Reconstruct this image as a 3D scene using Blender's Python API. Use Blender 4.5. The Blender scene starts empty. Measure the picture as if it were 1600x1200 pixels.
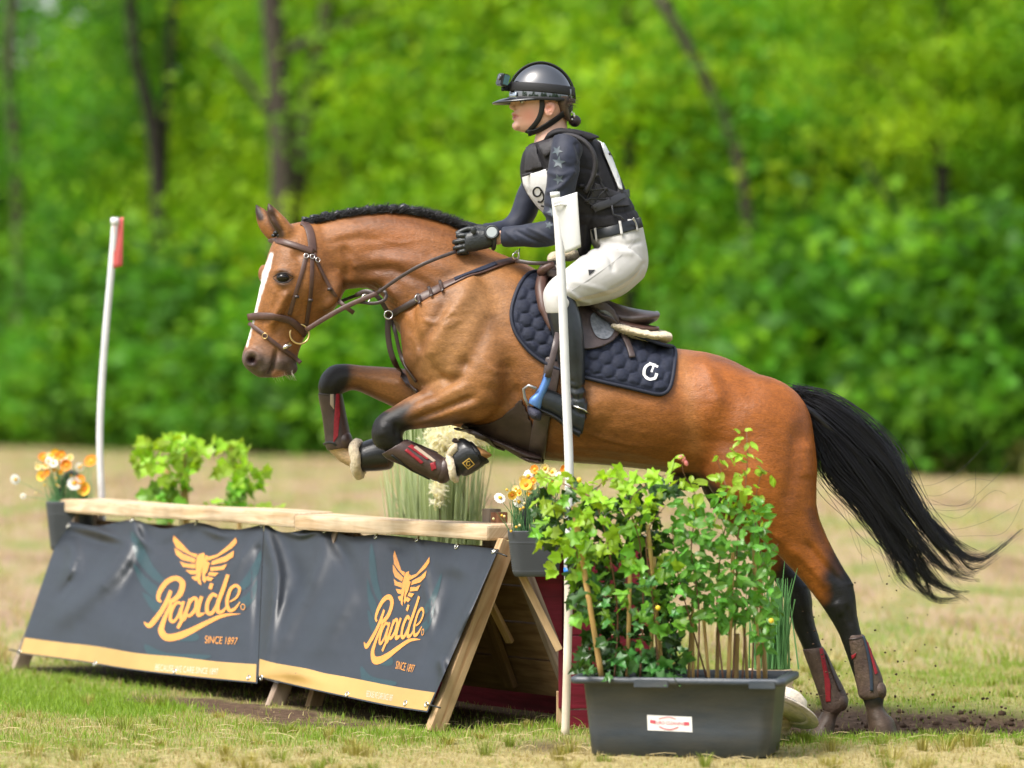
import bpy, bmesh, math, random
import numpy as np
from mathutils import Vector, Matrix
from mathutils.bvhtree import BVHTree
from mathutils.geometry import tessellate_polygon

random.seed(7); RNG = np.random.default_rng(7)
SC = bpy.context.scene
COL = SC.collection
R = math.radians

# ---------------------------------------------------------------- camera, sky, sun, exposure
CAM_H = 1.39                      # camera height (m)
HD = 16.9                         # distance of the horse
FP = 6400.0                       # focal length in photo pixels (photo 1600 wide)
cam_d = bpy.data.cameras.new('camera')
cam = bpy.data.objects.new('camera', cam_d); COL.objects.link(cam)
cam.location = (0, 0, CAM_H); cam.rotation_euler = (R(90), 0, 0)
cam_d.sensor_width = 36.0; cam_d.lens = 36.0 * FP / 1600.0
cam_d.clip_start = 0.5; cam_d.clip_end = 2000
cam_d.dof.use_dof = True; cam_d.dof.focus_distance = 16.55; cam_d.dof.aperture_fstop = 1.8
SC.camera = cam

SUN_EL, SUN_AZ = 56.0, -48.0      # azimuth: degrees from "behind the camera", negative = from the left
sun_dir = Vector((math.sin(R(SUN_AZ)) * math.cos(R(SUN_EL)), -math.cos(R(SUN_AZ)) * math.cos(R(SUN_EL)), math.sin(R(SUN_EL))))
world = bpy.data.worlds.new('World'); SC.world = world; world.use_nodes = True
wn = world.node_tree.nodes; wl = world.node_tree.links; wn.clear()
sky = wn.new('ShaderNodeTexSky'); sky.sky_type = 'NISHITA'; sky.sun_disc = False
sky.sun_elevation = R(SUN_EL); sky.sun_rotation = math.atan2(sun_dir.x, sun_dir.y)
sky.air_density = 1.2; sky.dust_density = 4.0; sky.ozone_density = 1.0
hs = wn.new('ShaderNodeHueSaturation'); hs.inputs['Saturation'].default_value = 0.45
bg = wn.new('ShaderNodeBackground'); bg.inputs['Strength'].default_value = 0.14
wo = wn.new('ShaderNodeOutputWorld')
wl.new(sky.outputs[0], hs.inputs['Color']); wl.new(hs.outputs[0], bg.inputs[0]); wl.new(bg.outputs[0], wo.inputs[0])
sd = bpy.data.lights.new('sun', 'SUN'); sd.energy = 2.0; sd.angle = R(20); sd.color = (1.0, 0.95, 0.87)
sun = bpy.data.objects.new('sun', sd); COL.objects.link(sun)
sun.rotation_euler = (-sun_dir).to_track_quat('-Z', 'Y').to_euler()
sun.location = sun_dir * 60
SC.view_settings.view_transform = 'Standard'; SC.view_settings.look = 'None'
SC.view_settings.gamma = 1.0; SC.view_settings.use_curve_mapping = False
SC.view_settings.exposure = 1.02
SC.cycles.max_bounces = 8; SC.cycles.transparent_max_bounces = 12
SC.cycles.use_denoising = True

# ---------------------------------------------------------------- helpers
def W(px, py, D):
    "point at distance D whose picture position is (px, py)"
    return Vector(((px - 800.0) * D / FP, D, CAM_H + (600.0 - py) * D / FP))
def gz(px, py):            # distance of flat ground seen at py
    return CAM_H * FP / (py - 600.0)
def proj(co):
    co = np.asarray(co); D = co[:, 1]
    return np.stack([800 + co[:, 0] * FP / D, 600 - (co[:, 2] - CAM_H) * FP / D], 1)

def mesh_of(verts, faces, smooth=True):
    me = bpy.data.meshes.new('m')
    me.from_pydata([tuple(v) for v in verts], [], [tuple(f) for f in faces]); me.update()
    if smooth: me.polygons.foreach_set('use_smooth', np.ones(len(me.polygons), bool))
    return me
def tag(o, label=None, cat=None, group=None, kind=None):
    if label: o['label'] = label
    if cat: o['category'] = cat
    if group: o['group'] = group
    if kind: o['kind'] = kind
    return o
def obj(name, me, mat=None, parent=None):
    me.name = name
    o = bpy.data.objects.new(name, me); COL.objects.link(o)
    if mat is not None and len(me.materials) == 0: me.materials.append(mat)
    if parent is not None:
        o.parent = parent
        o.matrix_parent_inverse = Matrix.Translation(parent.location).inverted() if parent.parent is None else (parent.matrix_parent_inverse.copy() if parent.type == 'EMPTY' else Matrix.Identity(4))
    return o
def child(name, me, mat, parent):
    "a mesh whose vertices are in world space under parent (parent may itself be such a mesh)"
    me.name = name
    o = bpy.data.objects.new(name, me); COL.objects.link(o)
    if mat is not None and len(me.materials) == 0: me.materials.append(mat)
    o.parent = parent
    top = parent
    if parent.type == 'EMPTY':
        o.matrix_parent_inverse = Matrix.Translation(-parent.location)
    return o
def thing(name, label, cat, loc, group=None):
    o = bpy.data.objects.new(name, None); COL.objects.link(o)
    o.empty_display_size = 0.1
    o.location = loc
    return tag(o, label, cat, group)
def join(*parts):
    "list of (verts, faces) -> one"
    V, F = [], []
    for v, f in parts:
        n = len(V); V.extend([tuple(p) for p in v]); F.extend([tuple(i + n for i in q) for q in f])
    return V, F

def box(c, s, rot=None, taper=1.0):
    hx, hy, hz = s[0] / 2, s[1] / 2, s[2] / 2
    v = [Vector((x * hx * (taper if z > 0 else 1), y * hy * (taper if z > 0 else 1), z * hz)) for z in (-1, 1) for y in (-1, 1) for x in (-1, 1)]
    if rot is not None: v = [rot @ p for p in v]
    v = [p + Vector(c) for p in v]
    return v, [(0, 2, 3, 1), (4, 5, 7, 6), (0, 1, 5, 4), (2, 6, 7, 3), (0, 4, 6, 2), (1, 3, 7, 5)]
def beam(p0, p1, w, t, side=Vector((0, 1, 0)), bevel=0.0):
    "rectangular bar from p0 to p1; w across `side`-perpendicular, t along side"
    p0, p1 = Vector(p0), Vector(p1); d = (p1 - p0).normalized()
    a = side - d * side.dot(d); a.normalize(); b = d.cross(a)
    bm = bmesh.new(); vs = []
    for p in (p0, p1):
        for s, q in ((-1, -1), (1, -1), (1, 1), (-1, 1)):
            vs.append(bm.verts.new(p + b * s * w / 2 + a * q * t / 2))
    for f in ((0, 1, 2, 3), (7, 6, 5, 4), (0, 4, 5, 1), (1, 5, 6, 2), (2, 6, 7, 3), (3, 7, 4, 0)):
        bm.faces.new([vs[i] for i in f])
    bmesh.ops.recalc_face_normals(bm, faces=bm.faces)
    if bevel > 0: bmesh.ops.bevel(bm, geom=bm.edges[:], offset=bevel, segments=1, affect='EDGES', profile=0.6)
    me = bpy.data.meshes.new('beam'); bm.to_mesh(me); bm.free()
    return me
def catmull(pts, n=8, closed=False):
    P = np.array([np.asarray(p, float) for p in pts]); m = len(P); out = []
    rng = range(m if closed else m - 1)
    for i in rng:
        if closed: p0, p1, p2, p3 = P[(i - 1) % m], P[i], P[(i + 1) % m], P[(i + 2) % m]
        else: p0, p1, p2, p3 = P[max(i - 1, 0)], P[i], P[i + 1], P[min(i + 2, m - 1)]
        for k in range(n):
            t = k / n
            out.append(0.5 * ((2 * p1) + (-p0 + p2) * t + (2 * p0 - 5 * p1 + 4 * p2 - p3) * t * t + (-p0 + 3 * p1 - 3 * p2 + p3) * t ** 3))
    if not closed: out.append(P[-1])
    return np.array(out)
def resample(P, step):
    P = np.asarray(P, float); d = np.r_[0, np.cumsum(np.linalg.norm(np.diff(P, axis=0), axis=1))]
    n = max(2, int(round(d[-1] / step)) + 1); s = np.linspace(0, d[-1], n)
    return np.stack([np.interp(s, d, P[:, k]) for k in range(P.shape[1])], 1)
def tube(pts, rad, sides=8, caps=True, closed=False):
    P = [Vector(p) for p in pts]; n = len(P)
    rr = [rad] * n if np.isscalar(rad) else list(rad)
    V, F = [], []
    ref = None
    for i, p in enumerate(P):
        if closed: t = (P[(i + 1) % n] - P[(i - 1) % n])
        else: t = P[min(i + 1, n - 1)] - P[max(i - 1, 0)]
        if t.length < 1e-9: t = Vector((0, 0, 1))
        t.normalize()
        if ref is None:
            ref = Vector((0, 0, 1)) if abs(t.z) < .9 else Vector((1, 0, 0))
        a = ref - t * ref.dot(t)
        if a.length < 1e-6: a = t.orthogonal()
        a.normalize(); ref = a; b = t.cross(a)
        for k in range(sides):
            th = 2 * math.pi * k / sides
            V.append(p + (a * math.cos(th) + b * math.sin(th)) * rr[i])
    m = n if closed else n - 1
    for i in range(m):
        for k in range(sides):
            a0 = i * sides + k; a1 = i * sides + (k + 1) % sides; b0 = ((i + 1) % n) * sides + k; b1 = ((i + 1) % n) * sides + (k + 1) % sides
            F.append((a0, a1, b1, b0))
    if caps and not closed:
        F.append(tuple(range(sides))[::-1]); F.append(tuple((n - 1) * sides + k for k in range(sides)))
    return V, F
def lathe(profile, c=(0, 0, 0), n=24, axis=None):
    "profile: [(r, h)]; axis rotation matrix"
    V, F = [], []
    for r, h in profile:
        for k in range(n):
            a = 2 * math.pi * k / n; V.append(Vector((r * math.cos(a), r * math.sin(a), h)))
    for i in range(len(profile) - 1):
        for k in range(n):
            F.append((i * n + k, i * n + (k + 1) % n, (i + 1) * n + (k + 1) % n, (i + 1) * n + k))
    F.append(tuple(range(n))[::-1]); F.append(tuple((len(profile) - 1) * n + k for k in range(n)))
    if axis is not None: V = [axis @ v for v in V]
    return [v + Vector(c) for v in V], F

def loft(secs, n=28, sub=4, flat=2.0):
    """secs: dicts/tuples (a, b, w, k) ; a, b world Vectors of the two outline points, w half width in metres,
    k egg factor (wider towards b when > 0). Catmull-interpolated, capped, closed."""
    rows = []
    for s in secs:
        a, b, w = s[0], s[1], s[2]; k = s[3] if len(s) > 3 else 0.0; e = s[4] if len(s) > 4 else flat
        rows.append(np.r_[np.array(a), np.array(b), w, k, e])
    rows = catmull(rows, sub) if sub > 1 else np.array(rows)
    C = (rows[:, 0:3] + rows[:, 3:6]) / 2
    T = np.gradient(C, axis=0)
    V, F = [], []
    prev = None
    for i, r in enumerate(rows):
        a, b, w, k, e = r[0:3], r[3:6], max(r[6], 1e-4), r[7], r[8]
        u = (b - a) / 2; t = T[i]; nrm = np.cross(t, u); L = np.linalg.norm(nrm)
        if L < 1e-9: nrm = prev if prev is not None else np.array([0, 1., 0])
        else: nrm = nrm / L
        if prev is not None and np.dot(nrm, prev) < 0: nrm = -nrm
        prev = nrm
        for j in range(n):
            th = 2 * math.pi * j / n; cu, sv = math.cos(th), math.sin(th)
            cu2 = math.copysign(abs(cu) ** (2 / e), cu); sv2 = math.copysign(abs(sv) ** (2 / e), sv)
            V.append(C[i] + u * cu2 + nrm * (w * sv2 * (1 + k * cu2)))
    m = len(rows)
    for i in range(m - 1):
        for j in range(n):
            F.append((i * n + j, i * n + (j + 1) % n, (i + 1) * n + (j + 1) % n, (i + 1) * n + j))
    V.append(C[0]); V.append(C[-1]); c0, c1 = m * n, m * n + 1
    for j in range(n):
        F.append((c0, (j + 1) % n, j)); F.append((c1, (m - 1) * n + j, (m - 1) * n + (j + 1) % n))
    return V, F
def ellipsoid(c, r, rot=None, nu=20, nv=12):
    V, F = [], []
    for i in range(nv + 1):
        ph = math.pi * i / nv
        for j in range(nu):
            th = 2 * math.pi * j / nu
            p = Vector((r[0] * math.sin(ph) * math.cos(th), r[1] * math.sin(ph) * math.sin(th), r[2] * math.cos(ph)))
            if rot is not None: p = rot @ p
            V.append(p + Vector(c))
    for i in range(nv):
        for j in range(nu):
            F.append((i * nu + j, i * nu + (j + 1) % nu, (i + 1) * nu + (j + 1) % nu, (i + 1) * nu + j))
    return V, F

def fix_orient(part):
    me = mesh_of(*part); bm = bmesh.new(); bm.from_mesh(me)
    bmesh.ops.remove_doubles(bm, verts=bm.verts, dist=1e-6)
    bmesh.ops.recalc_face_normals(bm, faces=bm.faces)
    bm.verts.index_update()
    out = [v.co.copy() for v in bm.verts], [tuple(v.index for v in f.verts) for f in bm.faces]
    bm.free(); bpy.data.meshes.remove(me)
    return out
def fuse(parts, voxel, smooth=8, lam=0.5):
    "union of closed shells as one continuous surface"
    V, F = join(*[fix_orient(p) for p in parts])
    me = mesh_of(V, F); o = bpy.data.objects.new('tmp', me); COL.objects.link(o)
    m = o.modifiers.new('r', 'REMESH'); m.mode = 'VOXEL'; m.voxel_size = voxel; m.adaptivity = 0
    dg = bpy.context.evaluated_depsgraph_get(); dg.update()
    out = bpy.data.meshes.new_from_object(o.evaluated_get(dg))
    bpy.data.objects.remove(o); bpy.data.meshes.remove(me)
    out.materials.clear()
    co = get_co(out); lap(out, co, smooth, lam)
    set_co(out, co)
    out.polygons.foreach_set('use_smooth', np.ones(len(out.polygons), bool))
    return out
def get_co(me):
    a = np.empty(len(me.vertices) * 3); me.vertices.foreach_get('co', a); return a.reshape(-1, 3)
def set_co(me, co):
    me.vertices.foreach_set('co', np.ascontiguousarray(co).ravel()); me.update()
def get_no(me):
    a = np.empty(len(me.vertices) * 3); me.vertices.foreach_get('normal', a); return a.reshape(-1, 3)
def lap(me, co, it, lam=0.5, mask=None):
    e = np.empty(len(me.edges) * 2, np.int32); me.edges.foreach_get('vertices', e); e = e.reshape(-1, 2)
    n = len(co); deg = np.bincount(e.ravel(), minlength=n).astype(float); deg[deg == 0] = 1
    for k in range(it):
        for l in ((lam, -lam * 1.04) if it > 1 else (lam,)):
            s = np.empty_like(co)
            for c in range(3):
                s[:, c] = np.bincount(e[:, 0], co[e[:, 1], c], n) + np.bincount(e[:, 1], co[e[:, 0], c], n)
            d = (s / deg[:, None] - co) * l
            if mask is not None: d *= mask[:, None]
            co += d
    return co
def relax(me, it, lam=0.5):
    co = get_co(me)
    e = np.empty(len(me.edges) * 2, np.int32); me.edges.foreach_get('vertices', e); e = e.reshape(-1, 2)
    n = len(co); deg = np.bincount(e.ravel(), minlength=n).astype(float); deg[deg == 0] = 1
    for k in range(it):
        s = np.empty_like(co)
        for c in range(3):
            s[:, c] = np.bincount(e[:, 0], co[e[:, 1], c], n) + np.bincount(e[:, 1], co[e[:, 0], c], n)
        co += (s / deg[:, None] - co) * lam
    set_co(me, co)
def dist_poly(P, pts):
    "distance of 2-D points P to polyline, and parameter 0..1 along it"
    P = np.asarray(P); pts = np.asarray(pts, float); best = np.full(len(P), 1e9); par = np.zeros(len(P))
    seg = np.linalg.norm(np.diff(pts, axis=0), axis=1); tot = max(seg.sum(), 1e-9); acc = 0
    for i in range(len(pts) - 1):
        a, b = pts[i], pts[i + 1]; ab = b - a; L = max((ab ** 2).sum(), 1e-12)
        t = np.clip(((P - a) @ ab) / L, 0, 1); d = np.linalg.norm(P - (a + t[:, None] * ab), axis=1)
        m = d < best; best[m] = d[m]; par[m] = (acc + t[m] * seg[i]) / tot; acc += seg[i]
    return best, par
def inside(P, poly):
    P = np.asarray(P); x, y = P[:, 0], P[:, 1]; poly = np.asarray(poly); r = np.zeros(len(P), bool); j = len(poly) - 1
    for i in range(len(poly)):
        xi, yi = poly[i]; xj, yj = poly[j]
        c = ((yi > y) != (yj > y)) & (x < (xj - xi) * (y - yi) / (yj - yi + 1e-12) + xi)
        r ^= c; j = i
    return r
def sdf_poly(P, poly):
    poly = np.asarray(poly, float); d, _ = dist_poly(P, np.vstack([poly, poly[:1]]))
    return np.where(inside(P, poly), -d, d)
def sstep(a, b, x):
    t = np.clip((x - a) / (b - a), 0, 1); return t * t * (3 - 2 * t)
def set_col(me, name, rgb):
    at = me.color_attributes.new(name, 'FLOAT_COLOR', 'POINT')
    a = np.ones((len(me.vertices), 4)); a[:, :3] = rgb
    at.data.foreach_set('color', a.ravel())
def vnoise(P, scale, seed=0):
    "smooth pseudo noise in [-1, 1] from summed sines"
    r = np.random.default_rng(seed); P = np.asarray(P) * scale; out = np.zeros(len(P))
    for k in range(7):
        d = r.normal(size=P.shape[1]); d *= (1 + .35 * k) / np.linalg.norm(d); out += np.sin(P @ d * 2.2 + r.uniform(0, 6.28)) / (1 + .25 * k)
    return out / 4.0

# ---- conforming sheets: flat outline in picture pixels draped on a built surface
def bvh_of(*mes):
    V, F = [], []
    for me in mes:
        n = len(V); V.extend([v.co.copy() for v in me.vertices]); F.extend([[i + n for i in p.vertices] for p in me.polygons])
    return BVHTree.FromPolygons(V, F)
CAMV = Vector((0, 0, CAM_H))
def hit(bvh, px, py, D0=None):
    d = (W(px, py, 10.0) - CAMV).normalized()
    loc, no, i, dist = bvh.ray_cast(CAMV, d)
    if loc is None and D0 is not None:
        p = W(px, py, D0); loc, no, i, dist = bvh.find_nearest(p); return loc, no, False
    if loc is not None and no.dot(d) > 0: no = -no
    return loc, no, True
def drape(bvh, px, py, off, D0=None, stick=0.3):
    loc, no, ok = hit(bvh, px, py)
    if loc is None:
        p = W(px, py, D0); l2, n2, i, dist = bvh.find_nearest(p)
        n = (p - l2); n = n.normalized() if n.length > 1e-5 else n2
        return p, Vector((0, -1, 0))
    return loc + no * off, no
def strap(bvh, pts, width, off=0.004, thick=0.004, D0=16.9, step=4.0, sm=6, n=6, follow=True):
    "leather strap along picture polyline pts, lying on bvh; width in px"
    P = resample(catmull(pts, n), step)
    C, N = [], []
    for x, y in P:
        c, no = drape(bvh, x, y, off, D0); C.append(np.array(c)); N.append(np.array(no))
    C = np.array(C); N = np.array(N)
    for k in range(sm):
        C[1:-1] = C[1:-1] * .5 + (C[:-2] + C[2:]) * .25; N[1:-1] = N[1:-1] * .5 + (N[:-2] + N[2:]) * .25
    N /= np.linalg.norm(N, axis=1)[:, None] + 1e-9
    return ribbon(C, N, width * D0 / FP, thick)
def ribbon(C, N, w, thick):
    C = np.asarray(C); N = np.asarray(N); T = np.gradient(C, axis=0); T /= np.linalg.norm(T, axis=1)[:, None] + 1e-9
    S = np.cross(T, N); S /= np.linalg.norm(S, axis=1)[:, None] + 1e-9
    N2 = np.cross(S, T)
    V, F = [], []
    ww = np.full(len(C), w) if np.isscalar(w) else np.asarray(w)
    prof = [(-1, -.4), (-1, .72), (-.88, 1), (.88, 1), (1, .72), (1, -.4)]
    for i in range(len(C)):
        for u, h in prof: V.append(C[i] + S[i] * ww[i] / 2 * u + N2[i] * thick * h)
    q = len(prof)
    for i in range(len(C) - 1):
        for k in range(q): F.append((i * q + k, i * q + (k + 1) % q, (i + 1) * q + (k + 1) % q, (i + 1) * q + k))
    F.append(tuple(range(q))[::-1]); F.append(tuple((len(C) - 1) * q + k for k in range(q)))
    return V, F
def sheet(bvh, poly, off=0.004, step=4.0, D0=16.9, hfun=None, smooth_no=0):
    "polygon (px) triangulated on a fine grid and draped on bvh, open sheet facing the camera"
    poly = np.asarray(poly, float)
    bm = bmesh.new(); vs = [bm.verts.new((x, y, 0)) for x, y in poly]
    tris = tessellate_polygon([[Vector((x, y, 0)) for x, y in poly]])
    for t in tris:
        try: bm.faces.new([vs[i] for i in t])
        except ValueError: pass
    x0, y0 = poly.min(0); x1, y1 = poly.max(0)
    for ax, lo, hi in ((0, x0, x1), (1, y0, y1)):
        v = math.floor(lo / step) * step + step
        while v < hi:
            p = (v, 0, 0) if ax == 0 else (0, v, 0); nn = (1, 0, 0) if ax == 0 else (0, 1, 0)
            bmesh.ops.bisect_plane(bm, geom=bm.verts[:] + bm.edges[:] + bm.faces[:], plane_co=p, plane_no=nn, dist=1e-5)
            v += step
    bmesh.ops.remove_doubles(bm, verts=bm.verts, dist=1e-4)
    bm.verts.ensure_lookup_table()
    P = np.array([(v.co.x, v.co.y) for v in bm.verts])
    hh = hfun(P) if hfun is not None else np.zeros(len(P))
    for v, (x, y), h in zip(bm.verts, P, hh):
        c, no = drape(bvh, x, y, off + h, D0); v.co = c
    for f in bm.faces: f.smooth = True
    bm.normal_update()
    fl = [f for f in bm.faces if f.normal.y > 0]
    if fl: bmesh.ops.reverse_faces(bm, faces=fl)
    me = bpy.data.meshes.new('sheet'); bm.to_mesh(me); bm.free()
    return me
def solid(me, t):
    "give an open sheet thickness (inwards) with a rim"
    co = get_co(me); no = get_no(me); n = len(co)
    V = np.vstack([co, co - no * t]); F = [tuple(p.vertices) for p in me.polygons]
    cnt = {}
    for f in F:
        for i in range(len(f)): cnt[(f[i], f[(i + 1) % len(f)])] = 1
    G = F + [tuple(i + n for i in f[::-1]) for f in F]
    G += [(b_, a_, a_ + n, b_ + n) for (a_, b_) in cnt if (b_, a_) not in cnt]
    bpy.data.meshes.remove(me)
    return mesh_of(V, G)
def stroke_poly(pts, ws, n=8):
    "brush stroke outline (px)"
    rows = np.array([[p[0], p[1], w] for p, w in zip(pts, ws)]); rows = catmull(rows, n)
    C = rows[:, :2]; T = np.gradient(C, axis=0); T /= np.linalg.norm(T, axis=1)[:, None] + 1e-9
    S = np.stack([-T[:, 1], T[:, 0]], 1) * rows[:, 2:3] / 2
    return np.vstack([C + S, (C - S)[::-1]])

# ---------------------------------------------------------------- materials
def pmat(name, base, rough=0.5, spec=0.5, cior=1.5, bdist=0.01, var=None, bump=None, attr=None, metal=0.0, coat=0.0, sheen=0.0, transl=None, sss=0.0, alpha=None, stretch=None, coord='Object'):
    m = bpy.data.materials.new(name); m.use_nodes = True
    nt = m.node_tree; ns, ls = nt.nodes, nt.links; bs = ns['Principled BSDF']; out = ns['Material Output']
    bs.inputs['Roughness'].default_value = rough; bs.inputs['Specular IOR Level'].default_value = spec
    bs.inputs['Metallic'].default_value = metal
    bs.inputs['Coat Weight'].default_value = coat; bs.inputs['Coat Roughness'].default_value = 0.06; bs.inputs['Coat IOR'].default_value = cior
    bs.inputs['Sheen Weight'].default_value = sheen
    if sss: bs.inputs['Subsurface Weight'].default_value = sss; bs.inputs['Subsurface Radius'].default_value = (.02, .008, .004); bs.inputs['Subsurface Scale'].default_value = 0.5
    tc = ns.new('ShaderNodeTexCoord'); mp = ns.new('ShaderNodeMapping'); ls.new(tc.outputs[coord], mp.inputs[0])
    if stretch: mp.inputs['Scale'].default_value = stretch
    col = None
    if attr:
        an = ns.new('ShaderNodeAttribute'); an.attribute_name = attr; col = an.outputs['Color']
    else:
        rgb = ns.new('ShaderNodeRGB'); rgb.outputs[0].default_value = (*base, 1); col = rgb.outputs[0]
    for v in (var or []):
        scale, amt = v[0], v[1]
        nz = ns.new('ShaderNodeTexNoise'); nz.inputs['Scale'].default_value = scale; nz.inputs['Detail'].default_value = 5; ls.new(mp.outputs[0], nz.inputs['Vector'])
        mr = ns.new('ShaderNodeMapRange'); mr.inputs[1].default_value = 0.25; mr.inputs[2].default_value = 0.75; mr.inputs[3].default_value = 1 - amt; mr.inputs[4].default_value = 1 + amt
        ls.new(nz.outputs['Fac'], mr.inputs[0])
        mx = ns.new('ShaderNodeMix'); mx.data_type = 'RGBA'; mx.blend_type = 'MULTIPLY'; mx.inputs[0].default_value = 1.0
        ls.new(col, mx.inputs[6])
        if len(v) > 2:      # tint second colour instead of plain multiply
            mx.blend_type = 'MIX'; mx.inputs[7].default_value = (*v[2], 1)
            mr.inputs[3].default_value = 0; mr.inputs[4].default_value = amt; ls.new(mr.outputs[0], mx.inputs[0])
        else:
            ls.new(mr.outputs[0], mx.inputs[7])
        col = mx.outputs[2]
    ls.new(col, bs.inputs['Base Color'])
    if bump:
        prev = None
        for scale, st in bump:
            nz = ns.new('ShaderNodeTexNoise'); nz.inputs['Scale'].default_value = scale; nz.inputs['Detail'].default_value = 4; ls.new(mp.outputs[0], nz.inputs['Vector'])
            bp = ns.new('ShaderNodeBump'); bp.inputs['Strength'].default_value = st; bp.inputs['Distance'].default_value = bdist
            ls.new(nz.outputs['Fac'], bp.inputs['Height'])
            if prev is not None: ls.new(prev, bp.inputs['Normal'])
            prev = bp.outputs[0]
        ls.new(prev, bs.inputs['Normal'])
    if transl:
        tr = ns.new('ShaderNodeBsdfTranslucent'); mx = ns.new('ShaderNodeMixShader'); mx.inputs[0].default_value = transl
        br = ns.new('ShaderNodeMix'); br.data_type = 'RGBA'; br.blend_type = 'MULTIPLY'; br.inputs[0].default_value = 1; br.inputs[7].default_value = (1.25, 1.15, .5, 1)
        ls.new(col, br.inputs[6]); ls.new(br.outputs[2], tr.inputs[0])
        ls.new(bs.outputs[0], mx.inputs[1]); ls.new(tr.outputs[0], mx.inputs[2]); ls.new(mx.outputs[0], out.inputs[0])
    return m
# ================================================================ GROUND
def gheight(x, y):
    x = np.asarray(x, float); y = np.asarray(y, float); P = np.stack([x, y], -1).reshape(-1, 2)
    n = vnoise(P, 1.1, 51) * .010 + vnoise(P, 4.2, 52) * .005
    n = n.reshape(x.shape)
    hole = sstep(.55, .95, x) * sstep(15.95, 16.75, y) * (1 - sstep(17.15, 17.9, y))
    ruf = (vnoise(P, 9, 53) * .012 + vnoise(P, 24, 54) * .008).reshape(x.shape) * sstep(.8, 1.1, x) * sstep(16.5, 16.8, y) * (1 - sstep(17.4, 17.9, y))
    return n - .083 * hole + ruf
def spaced(lo, hi, fine_lo, fine_hi, step, grow=1.18):
    a = list(np.arange(fine_lo, fine_hi, step)); s = step
    while a[-1] < hi: s *= grow; a.append(min(a[-1] + s, hi))
    s = step
    while a[0] > lo: s *= grow; a.insert(0, max(a[0] - s, lo))
    return np.array(a)
gx = spaced(-400, 400, -3.0, 3.0, .04); gy = spaced(-60, 900, 14.2, 20.5, .04)
GX, GY = np.meshgrid(gx, gy); GZ = gheight(GX, GY)
far = sstep(25, 45, GY); GZ = GZ * (1 - far)
nx, ny = len(gx), len(gy)
V = np.stack([GX, GY, GZ], -1).reshape(-1, 3)
idx = np.arange(nx * ny).reshape(ny, nx)
F = np.stack([idx[:-1, :-1], idx[:-1, 1:], idx[1:, 1:], idx[1:, :-1]], -1).reshape(-1, 4)
ground_me = mesh_of(V, F.tolist())
def mudmask(x, y):
    P = np.stack([x, y], -1); w = vnoise(P, 2.6, 61) * .18 + vnoise(P, 9, 62) * .06
    m1 = sstep(.9, 1.2, x + w) * sstep(16.5, 16.75, y) * (1 - sstep(17.5, 18.0, y + w))              # take-off furrow
    # bare strip trodden in front of and under the fence
    d = (x + .347) * -.512 + (y - 16.47) * .859; s = (x + .347) * .859 + (y - 16.47) * .512
    m2 = sstep(-.42, -.28, s + w) * (1 - sstep(-.08, .02, s + w)) * sstep(.1, .35, d) * (1 - sstep(1.9, 2.6, d + w))
    m2 = np.maximum(m2, sstep(-.05, .1, s) * (1 - sstep(.8, 1.0, s)) * sstep(-.15, .1, d) * (1 - sstep(4.0, 4.3, d)) * .9)
    m3 = np.exp(-(((x - .16) / .16) ** 2 + ((y - 15.75) / .22) ** 2)) * .9
    return np.clip(np.maximum(np.maximum(m1, m2), m3), 0, 1)
def greenmask(x, y):
    P = np.stack([x, y], -1)
    g = .5 + .55 * vnoise(P, .55, 71) + .35 * vnoise(P, 2.0, 72)
    d = (x + .347) * -.512 + (y - 16.47) * .859; s = (x + .347) * .859 + (y - 16.47) * .512
    band = sstep(-1.0, -.7, s) * (1 - sstep(-.34, -.2, s)) * sstep(1.0, 1.5, d) * (1 - sstep(4.4, 5.0, d))    # green strip by the banners
    near = 1 - sstep(15.15, 15.9, y)
    lip = sstep(.7, .9, x) * np.exp(-((y - 16.15) / .28) ** 2)
    g = g * (1 - .55 * near) + band * .9 + lip * .7
    back = sstep(19, 26, y); g = g * (1 - .45 * back)
    return np.clip(g, 0, 1)
xv, yv = V[:, 0], V[:, 1]
mk = np.zeros((len(V), 3)); mk[:, 0] = mudmask(xv, yv); mk[:, 1] = greenmask(xv, yv)
set_col(ground_me, 'mask', mk)
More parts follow.
